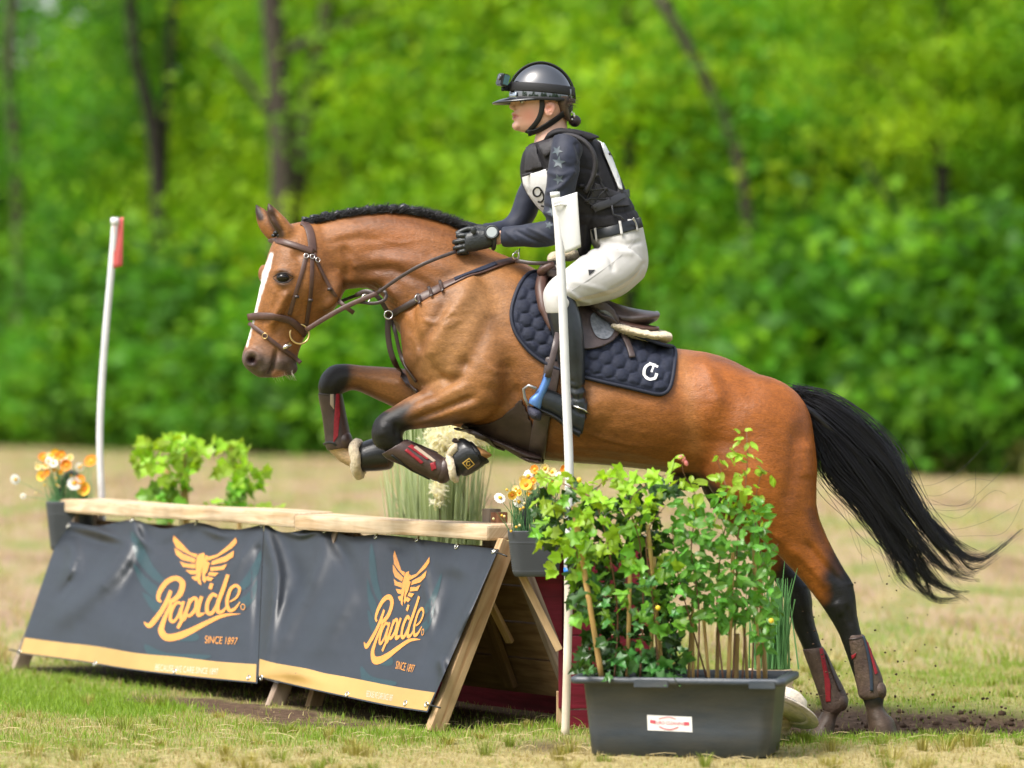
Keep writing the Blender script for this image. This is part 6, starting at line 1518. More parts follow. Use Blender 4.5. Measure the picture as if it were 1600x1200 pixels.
b2bot = [(403, 1058), (470, 1074), (543, 1090), (610, 1104), (668, 1113)]
b2f = [([(413, 825), (432, 900), (420, 1000), (406, 1055)], 14, .030), ([(440, 840), (470, 920), (450, 1000)], 20, -.016), ([(508, 826), (500, 880), (460, 960), (415, 1050)], 18, .022), ([(508, 826), (540, 870), (560, 930)], 14, -.014), ([(588, 840), (560, 900), (500, 1000), (440, 1060)], 24, .020), ([(652, 846), (660, 880), (668, 930), (676, 1000)], 10, .010), ([(600, 850), (640, 860)], 12, -.008),
       ([(772, 868), (735, 950), (700, 1015), (690, 1050)], 10, .020), ([(690, 1035), (694, 1060), (680, 1090)], 8, .02), ([(712, 880), (690, 960), (660, 1040)], 16, -.014), ([(403, 1055), (450, 1050), (520, 1070)], 12, .010), ([(690, 880), (745, 890)], 20, .01), ([(440, 825), (470, 836), (505, 826)], 6, .016)]
BN2, BV2, T2, B2_ = banner('dark vinyl banner with orange winged logo tied to the near end of the fence', b2top, b2bot, b2f, [(508, 829), (588, 838), (652, 843), (714, 854), (772, 862)], [(409, 1059), (543, 1085), (634, 1099), (667, 1101)], 311)
for (x0, y0), (x1, y1) in (((772, 862), (792, 869)), ((667, 1101), (688, 1106)), ((31, 1019), (14, 1015)), ((107, 822), (96, 819)), ((409, 1059), (436, 1068))):
    p0, p1 = on_plane(x0, y0, .012), on_plane(x1, y1, .008)
    par = BN1 if x0 < 400 else BN2
    child('cable_tie', mesh_of(*tube([p0, (p0 + p1) / 2 + PN * .006, p1], .0035, 6)), M_tie, par)
# printed hem, feathers, lettering, emblem (thin print on the vinyl)
def lerp_edge(T, B, u0, u1, v, n=30):
    d = lambda P, u: np.stack([np.interp(u, (lambda q: q / q[-1])(np.r_[0, np.cumsum(np.linalg.norm(np.diff(P, axis=0), axis=1))]), P[:, k]) for k in range(2)], 1)
    u = np.linspace(u0, u1, n); return d(T, u) * (1 - v) + d(B, u) * v
for BV, T, B, par in ((BV1, T1, B1_, BN1), (BV2, T2, B2_, BN2)):
    a = lerp_edge(T, B, .006, .994, .880); b = lerp_edge(T, B, .006, .994, .992)
    m = sheet(BV, np.vstack([a, b[::-1]]), .0009, 5, 17.5); child('hem_print', m, M_hemgold, par)
z1 = lambda L: [(200 + x / 5.714, 820 + y / 5.714) for x, y in L]
emblem = [z1(p) for p in (
    [(410, 95), (403, 140), (432, 205), (520, 255), (610, 296), (622, 262), (560, 250), (490, 175)],
    [(415, 205), (430, 265), (480, 312), (596, 342), (606, 306), (500, 262)],
    [(462, 325), (492, 377), (604, 392), (603, 352), (520, 347)],
    [(515, 405), (560, 442), (614, 444), (612, 408)],
    [(566, 468), (600, 500), (640, 500), (630, 452)],
    [(640, 262), (682, 250), (690, 280), (660, 400), (648, 480), (660, 540), (628, 522), (612, 440), (606, 350), (620, 282)],
    [(965, 115), (977, 160), (930, 212), (800, 290), (716, 322), (720, 286), (800, 266), (900, 182)],
    [(950, 230), (945, 285), (880, 332), (744, 362), (752, 326), (870, 282)],
    [(890, 350), (860, 402), (740, 416), (738, 380), (830, 372)],
    [(815, 430), (780, 462), (716, 452), (728, 424)],
    [(770, 478), (740, 506), (694, 492), (708, 458)],
    [(676, 330), (700, 272), (722, 286), (710, 330), (735, 340), (712, 420), (690, 450), (706, 488), (692, 524), (668, 500), (664, 400)])]
def zs(pts, ws, n=7): return stroke_poly(z1(pts), [w / 5.714 for w in ws], n)
letters = [
    zs([(384, 588), (350, 680), (304, 765), (246, 845), (190, 902), (143, 868)], [32, 40, 42, 46, 42, 8]),
    zs([(300, 690), (272, 660), (290, 590), (350, 510), (430, 478), (488, 520), (470, 610), (410, 672), (352, 690)], [20, 34, 44, 46, 44, 52, 50, 40, 26]),
    zs([(396, 672), (372, 740), (340, 810), (312, 885), (300, 950), (345, 1005), (440, 998), (560, 950), (700, 878), (850, 812), (1008, 796)], [26, 32, 36, 44, 56, 64, 64, 54, 42, 30, 4]),
    zs([(482, 706), (436, 698), (394, 762), (380, 842), (408, 866), (446, 820), (474, 740)], [20, 28, 30, 32, 28, 22, 18]), zs([(498, 684), (478, 770), (474, 836), (502, 848), (532, 812)], [28, 28, 30, 26, 10]),
    zs([(560, 660), (520, 780), (446, 926)], [30, 34, 30]), zs([(545, 720), (580, 662), (614, 672), (606, 750), (556, 812), (524, 800)], [22, 30, 34, 34, 30, 20]),
    zs([(662, 640), (632, 740), (632, 806), (680, 784), (710, 730)], [32, 36, 36, 26, 12]), zs([(752, 525), (736, 575)], [32, 34]),
    zs([(800, 640), (756, 626), (714, 700), (712, 780), (752, 790), (796, 720), (818, 650)], [26, 34, 36, 36, 34, 30, 24]), zs([(896, 446), (852, 580), (808, 700), (808, 776), (852, 772), (890, 720)], [32, 38, 38, 36, 28, 12]),
    zs([(912, 690), (972, 650), (1000, 580), (968, 544), (918, 580), (888, 690), (908, 764), (956, 752), (1004, 690)], [14, 20, 26, 28, 30, 32, 32, 26, 10])]
ringp = [(1030 + 18 * math.cos(a), 735 + 25 * math.sin(a)) for a in np.linspace(0, 2 * math.pi, 14)]
letters.append(zs(ringp, [7] * 14, 2))
A_src = np.array(z1([(410, 95), (970, 115), (145, 870), (1008, 796)])); A_dst = np.array([(615.5, 860.5), (673.4, 870.2), (569.9, 1003.5), (656.4, 999.5)])
M_aff, *_ = np.linalg.lstsq(np.c_[A_src, np.ones(4)], A_dst, rcond=None)
aff = lambda poly: (np.c_[np.asarray(poly), np.ones(len(poly))] @ M_aff)
feath = [[(205, 830), (212, 870), (240, 905), (262, 912), (240, 885), (222, 850)], [(208, 880), (222, 915), (246, 938), (250, 922), (228, 902)], [(222, 925), (240, 955), (256, 960), (252, 945)], [(408, 860), (404, 895), (384, 920), (366, 925), (388, 895)], [(402, 905), (398, 935), (380, 952), (372, 940), (390, 925)], [(226, 1006), (260, 1020), (330, 1024), (300, 1034), (240, 1030)], [(300, 985), (290, 992), (260, 1000), (300, 1002), (312, 996)]]
tealpanel = catmull([(212, 850), (232, 935), (222, 1010), (300, 1034), (394, 1044), (404, 1000), (408, 890), (396, 850), (375, 905), (330, 985), (262, 990), (240, 920)], 3, True)
for BV, par, f in ((BV1, BN1, lambda p: np.asarray(p)), (BV2, BN2, aff)):
    for p in feath: decal(BV, [f(catmull(p, 3, True))], .0008, 6, 17.5, 'feather_print', M_teal, par)
    decal(BV, [f(p) for p in emblem], .0012, 5, 17.5, 'wing_emblem', M_orange, par)
    decal(BV, [f(p) for p in letters], .0012, 5, 17.5, 'lettering', M_orange, par)
def text_vf(s, quad, spacing=1.0):
    "text mesh fitted to a picture quad (tl, tr, br, bl)"
    cu = bpy.data.curves.new('t', 'FONT'); cu.body = s; cu.space_character = spacing; cu.resolution_u = 3
    o = bpy.data.objects.new('t', cu); COL.objects.link(o); dg = bpy.context.evaluated_depsgraph_get(); dg.update()
    me = bpy.data.meshes.new_from_object(o.evaluated_get(dg)); bpy.data.objects.remove(o)
    co = get_co(me)[:, :2]; F = [tuple(p.vertices) for p in me.polygons]
    lo, hi = co.min(0), co.max(0); uv = (co - lo) / (hi - lo); q = [np.array(p, float) for p in quad]
    u, v = uv[:, :1], uv[:, 1:]
    return (q[3] * (1 - u) + q[2] * u) * (1 - v) + (q[0] * (1 - u) + q[1] * u) * v, F
def text_on(bvh, s, quad, off, D0, mat, par, name='lettering', spacing=1.0):
    P, F = text_vf(s, quad, spacing); V = [drape(bvh, x, y, off, D0)[0] for x, y in P]
    me = mesh_of(V, F, smooth=False); return child(name, me, mat, par)
q1 = z1([(692, 992), (988, 1010), (972, 1075), (690, 1058)])
text_on(BV1, 'SINCE 1897', q1, .0026, 17.6, M_orange, BN1); text_on(BV2, 'SINCE 1897', aff(q1), .0026, 17, M_orange, BN2)
text_on(BV1, 'BECAUSE WE CARE SINCE 1897', [(244, 1038), (342, 1045), (341, 1055), (243, 1048)], .0026, 17.6, M_lightprint, BN1)
text_on(BV2, 'BECAUSE WE CARE SINCE 1897', [(574, 1079), (615, 1086), (614, 1096), (573, 1089)], .0026, 17, M_lightprint, BN2)

# ================================================================ FLAG POLES
M_pvc = pmat('white_plastic', (.68, .68, .69), .4, .5, var=[(3, .10), (14, .08)])
M_flagw = pmat('white_flag', (.66, .67, .70), .5, .4, transl=.2, bump=[(18, .15)])
M_flagr = pmat('red_flag', (.82, .22, .21), .5, .4, transl=.35)
M_stake = wood('pale_stake', (.74, .66, .55), (.6, .5, .38))
wp = thing('flag_pole', 'white plastic pole with white flag in front of the rider', 'flag pole', W(884, 1150, 16.17))
pp = resample(catmull([(868, 306), (873, 360), (878, 450), (884, 600), (889, 720), (889, 800), (888, 892)], 8), 14)
child('pole', mesh_of(*tube([W(x, y, 16.17) for x, y in pp], .0178, 14)), M_pvc, wp)
sp_ = resample(catmull([(888, 884), (888, 960), (886, 1050), (883, 1156)], 6), 20)
ms = mesh_of(*tube([W(x, y, 16.172) for x, y in sp_], .0165, 10)); uvlong(ms, (0, 0, 1), (1, 0, 0)); child('stake', ms, M_stake, wp)
child('tape', mesh_of(*tube([W(888, 887, 16.17), W(888, 898, 16.17)], .0188, 14)), pmat('blue_tape', (.02, .16, .55), .4), wp)
child('cap', mesh_of(*tube([W(867, 300, 16.17), W(867.5, 308, 16.17)], .0195, 14)), M_pvc, wp)
def flag(name, quad, D, yo, mat, par, wav):
    q = [np.array(p, float) for p in quad]; V, F = [], []; n = 14
    for j in range(n + 1):
        for i in range(n + 1):
            u, v = i / n, j / n; x, y = (q[0] * (1 - u) + q[1] * u) * (1 - v) + (q[3] * (1 - u) + q[2] * u) * v
            V.append(W(x, y, D - .02 + yo * u + wav * math.sin(u * 4 + v * 2.5)))
    for j in range(n):
        for i in range(n): F.append((j * (n + 1) + i, j * (n + 1) + i + 1, (j + 1) * (n + 1) + i + 1, (j + 1) * (n + 1) + i))
    child(name, solid(mesh_of(V, F), .0025), mat, par)
flag('flag', [(864, 312), (902, 300), (908, 386), (884, 396)], 16.17, -.03, M_flagw, wp, .008)
child('fold', mesh_of(*tube([W(866, 322, 16.14), W(876, 319, 16.135), (W(885, 321, 16.14))], .004, 6)), M_flagw, wp)
rp_ = thing('flag_pole', 'white plastic pole with red flag beyond the far end of the fence', 'flag pole', W(160, 1040, 20.25))
pp = resample(catmull([(180, 342), (174, 420), (165, 520), (158, 620), (156, 700), (159, 780), (163, 900), (164, 1042)], 8), 14)
child('pole', mesh_of(*tube([W(x, y, 20.25) for x, y in pp], .0172, 14)), M_pvc, rp_)
child('cap', mesh_of(*tube([W(179.5, 340, 20.25), W(179.5, 352, 20.25)], .021, 14)), M_pvc, rp_)
flag('flag', [(178, 343), (193, 339), (191, 415), (177, 419)], 20.25, .035, M_flagr, rp_, .006)
# ================================================================ POTS, FLOWERS, PLANTS, TUB
def leafmat2(name, base, var=.35, transl=.4, rough=.4):
    m = pmat(name, base, rough, .45, transl=None); nt = m.node_tree; ns, ls = nt.nodes, nt.links; bs = ns['Principled BSDF']; out = ns['Material Output']
    oi = ns.new('ShaderNodeObjectInfo'); hs = ns.new('ShaderNodeHueSaturation'); hs.inputs['Color'].default_value = (*base, 1)
    a = ns.new('ShaderNodeMapRange'); a.inputs[3].default_value = 1 - var; a.inputs[4].default_value = 1 + var; ls.new(oi.outputs['Random'], a.inputs[0]); ls.new(a.outputs[0], hs.inputs['Value'])
    b = ns.new('ShaderNodeMapRange'); b.inputs[3].default_value = .485; b.inputs[4].default_value = .515; ls.new(oi.outputs['Random'], b.inputs[0]); ls.new(b.outputs[0], hs.inputs['Hue'])
    ls.new(hs.outputs[0], bs.inputs['Base Color'])
    tr = ns.new('ShaderNodeBsdfTranslucent'); mx = ns.new('ShaderNodeMixShader'); mx.inputs[0].default_value = transl
    g = ns.new('ShaderNodeMix'); g.data_type = 'RGBA'; g.blend_type = 'MULTIPLY'; g.inputs[0].default_value = 1; g.inputs[7].default_value = (1.3, 1.2, .5, 1); ls.new(hs.outputs[0], g.inputs[6]); ls.new(g.outputs[2], tr.inputs[0])
    ls.new(bs.outputs[0], mx.inputs[1]); ls.new(tr.outputs[0], mx.inputs[2]); ls.new(mx.outputs[0], out.inputs[0]); return m
def leaf_mesh(kind):
    if kind == 'ivy': rim = [(0, 0), (.22, -.14), (.50, -.16), (.42, .10), (.62, .38), (.34, .36), (.22, .62), (0, 1.0)]
    elif kind == 'oval': rim = [(0, 0), (.14, .08), (.26, .28), (.28, .5), (.20, .74), (.08, .92), (0, 1.04)]
    else: rim = [(0, 0), (.25, -.05), (.45, .12), (.40, .3), (.55, .52), (.3, .6), (.15, .8), (0, .95)]
    V, F = [], []; mid = [(0, y) for x, y in rim]
    for s in (1, -1):
        o = len(V)
        for (x, y) in rim: V.append((s * x, y, .10 * abs(x) - .22 * (y - .35) ** 2 + .05 * math.sin(y * 9 + x * 5)))
        for (x, y) in rim: V.append((0, max(y, 0) * .98 if y > 0 else y * .2, -.04 - .22 * (max(y, 0) - .35) ** 2))
        n = len(rim)
        for i in range(n - 1):
            f = (o + i, o + i + 1, o + n + i + 1, o + n + i); F.append(f if s > 0 else f[::-1])
    return mesh_of(V, F)
IVY, OVAL, MAPLE = leaf_mesh('ivy'), leaf_mesh('oval'), leaf_mesh('maple')
M_ivyL = leafmat2('ivy_pale_leaf', (.34, .56, .04), .35, .48); M_ivyD = leafmat2('ivy_dark_leaf', (.055, .16, .032), .5, .25, .32)
M_ivyM = leafmat2('ivy_mid_leaf', (.18, .40, .035), .4, .42); M_rose = leafmat2('rose_leaf', (.12, .30, .04), .45, .35, .35); M_roseL = leafmat2('rose_pale_leaf', (.34, .54, .045), .35, .48)
M_cane = wood('bamboo_cane', (.58, .38, .15), (.42, .25, .09), 2.0, .45, .2); M_stem = pmat('green_stem', (.12, .16, .04), .6); M_stemr = pmat('reddish_stem', (.16, .07, .035), .6)
def with_mat(me, m):
    k = me.copy(); k.materials.append(m); return k
LM = {}
def put_leaf(par, me, mat, p, size, rnd, name='leaf', up=.35):
    key = (me.name, mat.name)
    if key not in LM: LM[key] = with_mat(me, mat)
    o = bpy.data.objects.new(name, LM[key]); COL.objects.link(o); o.parent = par
    # leaf face (local +z) towards the viewer side and up, tip hanging outwards
    nz = Vector((rnd.gauss(-.15, .7), -.75 + rnd.gauss(0, .6), up + .25 + rnd.gauss(0, .6))).normalized()
    t = Vector((rnd.gauss(0, .8), rnd.gauss(0, .3), -.55 + rnd.gauss(0, .6))); t = (t - nz * t.dot(nz)).normalized(); x = t.cross(nz)
    M = Matrix((x, t, nz)).transposed().to_4x4() @ Matrix.Scale(size, 4)
    M.translation = Vector(p) - par.location; o.matrix_local = M
    return o
def leaf_stuff(par, pts, me, mat, sizes, rnd):
    parts = []
    base = [v.co.copy() for v in me.vertices]; fc = [tuple(p.vertices) for p in me.polygons]
    for p, s in zip(pts, sizes):
        nz = Vector((rnd.gauss(0, .6), -.8 + rnd.gauss(0, .6), .3 + rnd.gauss(0, .5))).normalized(); t = Vector((rnd.gauss(0, .8), rnd.gauss(0, .3), -.5 + rnd.gauss(0, .6))); t = (t - nz * t.dot(nz)).normalized(); x = t.cross(nz)
        M = Matrix((x, t, nz)).transposed()
        parts.append(([M @ (v * s) + Vector(p) for v in base], fc))
    o = child('leaves', mesh_of(*join(*parts)), mat, par); o['kind'] = 'stuff'; return o
def cane(par, p0, p1, r=.006):
    m = mesh_of(*tube([Vector(p0) * (1 - t) + Vector(p1) * t for t in np.linspace(0, 1, 9)], [r * (1.12 if i % 3 == 1 else 1) for i in range(9)], 9)); uvlong(m, Vector(p1) - Vector(p0), (1, 0, 0)); return child('cane', m, M_cane, par)
def stem(par, pts, r0, r1, mat=M_stem, name='stem'):
    c = resample(catmull([tuple(p) for p in pts], 5), .03); return child(name, mesh_of(*tube(c, np.linspace(r0, r1, len(c)), 6)), mat, par)

# ---- plastic tub
TD = 15.2
M_tub = pmat('grey_plastic_tub', (.030, .043, .062), .42, .5, stretch=(1, 1, 4), var=[(3, .25), (30, .12), (5, .38, (.13, .125, .115))], bump=[(60, .10)])
tub = thing('plant_tub', 'large grey plastic tub with white sticker standing in front of the red boards', 'tub', W(1072, 1185, TD + .2))
TR = Matrix.Rotation(R(-11), 3, 'Z'); TC = Vector(((1072 - 800) * (TD + .2) / FP, TD + .21, 0))
def rrect(hx, hy, r, n=7):
    out = []
    for cx, cy, a0 in ((hx - r, hy - r, 0), (-hx + r, hy - r, 90), (-hx + r, -hy + r, 180), (hx - r, -hy + r, 270)):
        for k in range(n): a = R(a0 + 90 * k / (n - 1)); out.append((cx + r * math.cos(a), cy + r * math.sin(a)))
    return out
def loftrr(levels):
    V, F = [], []
    for hx, hy, r, z in levels:
        for x, y in rrect(hx, hy, r): V.append(TC + TR @ Vector((x, y, z)))
    n = 28
    for i in range(len(levels) - 1):
        for k in range(n): F.append((i * n + k, i * n + (k + 1) % n, (i + 1) * n + (k + 1) % n, (i + 1) * n + k))
    F.append(tuple(range(n))[::-1])
    return V, F
tb = mesh_of(*loftrr([(.318, .165, .05, .0), (.336, .180, .05, .008), (.345, .187, .05, .10), (.362, .200, .05, .272), (.400, .232, .035, .274), (.404, .236, .035, .284), (.402, .234, .035, .298), (.392, .226, .03, .301), (.362, .198, .03, .299), (.356, .193, .03, .27), (.34, .18, .03, .20)]))
bm = bmesh.new(); bm.from_mesh(tb); bmesh.ops.recalc_face_normals(bm, faces=bm.faces)
es = [e for e in bm.edges if len(e.link_faces) == 2 and e.calc_face_angle(0) > .7]; bmesh.ops.bevel(bm, geom=es, offset=.002, segments=2, affect='EDGES'); bm.to_mesh(tb); bm.free()
tb.polygons.foreach_set('use_smooth', np.ones(len(tb.polygons), bool))
child('tub_body', tb, M_tub, tub); TUBB = bvh_of(tb)
for hx0, hx1 in ((-.16, -.03), (.27, .37)):
    c = TC + TR @ Vector(((hx0 + hx1) / 2, -.236, .278)); child('rim_lip', bevbox(c, (hx1 - hx0, .012, .03), TR, .003), M_tub, tub)
soil_ = mesh_of([TC + TR @ Vector((x, y, .245)) for x, y in rrect(.35, .19, .03)], [tuple(range(28))]); child('soil', soil_, pmat('potting_soil', (.03, .022, .016), .95, bump=[(80, .8)]), tub)
stk_q = [(1011, 1117), (1081, 1120), (1082, 1144), (1012, 1141)]
stk = child('sticker', sheet(TUBB, stk_q, .0015, 8, TD), pmat('sticker_white', (.82, .82, .83), .4), tub)
M_redink = pmat('red_ink', (.62, .10, .14), .5); 
decal(TUBB, [[(1016, 1124.5), (1024, 1125.5), (1024, 1130.5), (1016, 1129.5)], [(1069, 1128), (1077, 1128.2), (1077, 1133.6), (1069, 1133)], stroke_poly([(1030, 1123), (1040, 1120.8), (1048, 1120.8), (1056, 1123.6)], [1.1] * 4, 5), stroke_poly([(1030, 1135), (1040, 1139), (1050, 1139.5), (1060, 1136)], [1.6] * 4, 5)], .0026, 6, TD, 'stamp', M_redink, stk)
text_on(TUBB, 'EURO CLEANING', [(1023, 1126), (1071, 1128.4), (1071, 1133.4), (1023, 1131)], .003, TD, M_redink, stk)

# ---- climbing ivy on canes in the tub
rnd = random.Random(21)
ivy = thing('ivy_plant', 'tall climbing ivy on bamboo canes at the left of the grey tub', 'plant', W(975, 1062, 15.32))
for (x0, y0), (x1, y1), yo in (((937, 1010), (896, 790), 0), ((1032, 1062), (1012, 820), .1), ((976, 1062), (985, 880), .06), ((1012, 1060), (1022, 870), .14)):
    cane(ivy, W(x0 + (4 if y0 > 1050 else 4), 1064, 15.28 + yo), W(x1, y1, 15.28 + yo), .0105 if x0 == 937 else .008)
for pts in ([(945, 1062), (925, 980), (905, 880), (880, 800), (850, 760)], [(960, 1062), (965, 960), (950, 850), (930, 770), (960, 745)], [(1000, 1062), (1005, 950), (1000, 850), (985, 780), (1040, 742)], [(1030, 1062), (1020, 940), (1010, 840), (1040, 790)], [(905, 830), (880, 850), (862, 880)], [(930, 780), (890, 760), (850, 745)]):
    stem(ivy, [W(x, y, 15.30 + rnd.uniform(-.02, .08)) for x, y in pts], .004, .0015, M_stemr)
ivy_env = catmull([(838, 745), (880, 735), (930, 742), (965, 726), (1000, 738), (1050, 730), (1070, 760), (1062, 810), (1040, 850), (1062, 900), (1065, 980), (1060, 1058), (915, 1060), (905, 1000), (892, 950), (886, 900), (893, 860), (846, 850), (838, 800)], 4, True)
def sample_in(poly, n, rnd):
    poly = np.asarray(poly); lo, hi = poly.min(0), poly.max(0); out = []
    while len(out) < n:
        p = np.array([[rnd.uniform(lo[0], hi[0]), rnd.uniform(lo[1], hi[1])] for _ in range(n)]); out += [tuple(q) for q in p[inside(p, poly)]]
    return out[:n]
def gap(x, y):   # places where the background shows through
    return ((x - 1050) / 22) ** 2 + ((y - 800) / 30) ** 2 < 1 or ((x - 955) / 14) ** 2 + ((y - 765) / 10) ** 2 < 1 or ((x - 905) / 12) ** 2 + ((y - 985) / 26) ** 2 < 1
k = 0
for x, y in sample_in(ivy_env, 700, rnd):
    if gap(x, y): continue
    if k >= 300: break
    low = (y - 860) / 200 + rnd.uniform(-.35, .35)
    mat = M_ivyD if low > .45 else (M_ivyM if low > -.05 else M_ivyL)  # leaf tone runs from pale at the top to dark below
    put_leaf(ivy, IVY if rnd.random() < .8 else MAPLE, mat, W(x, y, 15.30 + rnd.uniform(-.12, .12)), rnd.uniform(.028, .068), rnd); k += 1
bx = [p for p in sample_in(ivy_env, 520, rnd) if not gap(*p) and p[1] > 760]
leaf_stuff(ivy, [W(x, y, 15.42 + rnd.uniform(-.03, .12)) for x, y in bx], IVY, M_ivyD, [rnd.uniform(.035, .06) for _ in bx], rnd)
for x, y in ((846, 846), (862, 832), (852, 880), (868, 890), (856, 762), (842, 780), (876, 870)):
    put_leaf(ivy, MAPLE, M_ivyL, W(x, y, 15.28), .055, rnd)

# ---- rose bush on canes in the tub
rose = thing('rose_bush', 'leafy rose bush tied to bamboo canes at the right of the grey tub', 'plant', W(1130, 1062, 15.34))
for (x0, x1, y1, yo) in ((1076, 1080, 960, .1), (1083, 1082, 940, .02), (1108, 1098, 950, .0), (1138, 1146, 850, -.02), (1168, 1160, 940, .06), (1186, 1178, 855, .0), (1196, 1186, 870, .1), (1150, 1152, 990, .1), (1120, 1122, 980, .12)):
    cane(rose, W(x0, 1066, 15.38 + yo), W(x1, y1, 15.38 + yo), rnd.choice([.006, .0075, .009]))
stems = [[(1090, 1062), (1092, 950), (1080, 860), (1088, 780), (1068, 740), (1066, 712)], [(1130, 1062), (1120, 950), (1128, 850), (1140, 790), (1128, 740), (1116, 710)], [(1145, 1062), (1150, 940), (1152, 850), (1162, 780), (1168, 720), (1166, 668)], [(1175, 1062), (1180, 950), (1188, 860), (1178, 800), (1190, 740), (1202, 738)], [(1160, 1062), (1170, 930), (1200, 870), (1216, 850)], [(1105, 1062), (1060, 900), (1050, 820)]]
for s in stems: stem(rose, [W(x, y, 15.34 + rnd.uniform(-.03, .06)) for x, y in s], .0038, .0012, M_stemr)
rose_env = catmull([(1048, 800), (1066, 770), (1085, 765), (1110, 745), (1130, 720), (1160, 735), (1185, 770), (1200, 815), (1205, 860), (1212, 920), (1206, 995), (1190, 1015), (1160, 975), (1130, 985), (1100, 960), (1070, 985), (1040, 930), (1045, 860)], 4, True)
k = 0
for x, y in sample_in(rose_env, 520, rnd):
    if k >= 250: break
    if ((x - 1085) / 16) ** 2 + ((y - 790) / 26) ** 2 < 1: continue
    low = (y - 800) / 120 + rnd.uniform(-.3, .3); put_leaf(rose, OVAL, M_roseL if low < -.1 else M_rose, W(x, y, 15.30 + rnd.uniform(-.12, .1)), rnd.uniform(.030, .062), rnd); k += 1  # paler leaves towards the top of the bush
for s in stems[:4]:
    P = resample(catmull(s, 6), 9)
    for x, y in P[-13:]:
        if rnd.random() < .85: put_leaf(rose, OVAL, M_roseL, W(x + rnd.uniform(-13, 13), y + rnd.uniform(-5, 6), 15.34), rnd.uniform(.028, .042), rnd)
for x, y in ((1205, 742), (1195, 738), (1206, 745), (1158, 688), (1172, 690), (1140, 700), (1150, 708), (1134, 712), (1160, 710)): put_leaf(rose, OVAL, M_roseL, W(x, y, 15.34), .046, rnd)
pts_ = [p for p in sample_in(rose_env, 420, rnd) if p[1] > 770]
leaf_stuff(rose, [W(x, y, 15.36 + rnd.uniform(-.08, .12)) for x, y in pts_], OVAL, M_rose, [rnd.uniform(.035, .055) for _ in pts_], rnd)
bud = [ellipsoid(W(1068 + dx, 718 + dy, 15.34), (.008, .006, .012), Matrix.Rotation(R(a), 3, 'Y'), 10, 8) for dx, dy, a in ((0, 0, 10), (4, 6, -20), (-5, -3, 40))]
child('bud', mesh_of(*join(*bud)), pmat('pink_bud', (.55, .16, .14), .5), rose)
for x, y, z in ((905, 750, 0), (1028, 950, 0), (1205, 970, 0)):
    child('small_blossom', mesh_of(*ellipsoid(W(x, y, 15.2), (.010, .006, .010), None, 8, 6)), pmat('yellow_blossom', (.7, .5, .03), .6) if 'yellow_blossom' not in bpy.data.materials else bpy.data.materials['yellow_blossom'], rose if x > 1060 else ivy)

# ---- ribbed pots with artificial flowers at the ends of the rail
M_pot = pmat('dark_grey_pot', (.055, .060, .068), .5, .4, var=[(8, .12)])
def petal_flower(npet, L, wd, cup, cr):
    V, F = [], []
    for k in range(npet):
        a = 2 * math.pi * k / npet; c, s = math.cos(a), math.sin(a); o = len(V)
        for t, w in ((.12, .25), (.45, .9), (.8, 1.0), (1.0, .45)):
            for q in (-1, 1):
                x, y, z = t * L, q * w * wd / 2, cup * t * t * L + (.05 * L if k % 2 else 0); V.append(Vector((x * c - y * s, x * s + y * c, z)))
        for i in range(3): F.append((o + 2 * i, o + 2 * i + 1, o + 2 * i + 3, o + 2 * i + 2))
    return mesh_of(V, F)
DAISY, BLOOM = petal_flower(15, .024, .009, -.1, .009), petal_flower(8, .021, .018, .45, .006)
M_petW = pmat('white_petal', (.82, .82, .80), .6, transl=.2); M_petO = pmat('orange_petal', (.85, .30, .03), .55, transl=.25); M_petY = pmat('yellow_petal', (.85, .55, .06), .55, transl=.25); M_petC = pmat('cream_petal', (.80, .68, .35), .55, transl=.25); M_disk = pmat('flower_disc', (.75, .42, .03), .8)
M_fgreen = leafmat2('artificial_stem', (.13, .30, .12), .4, .2)
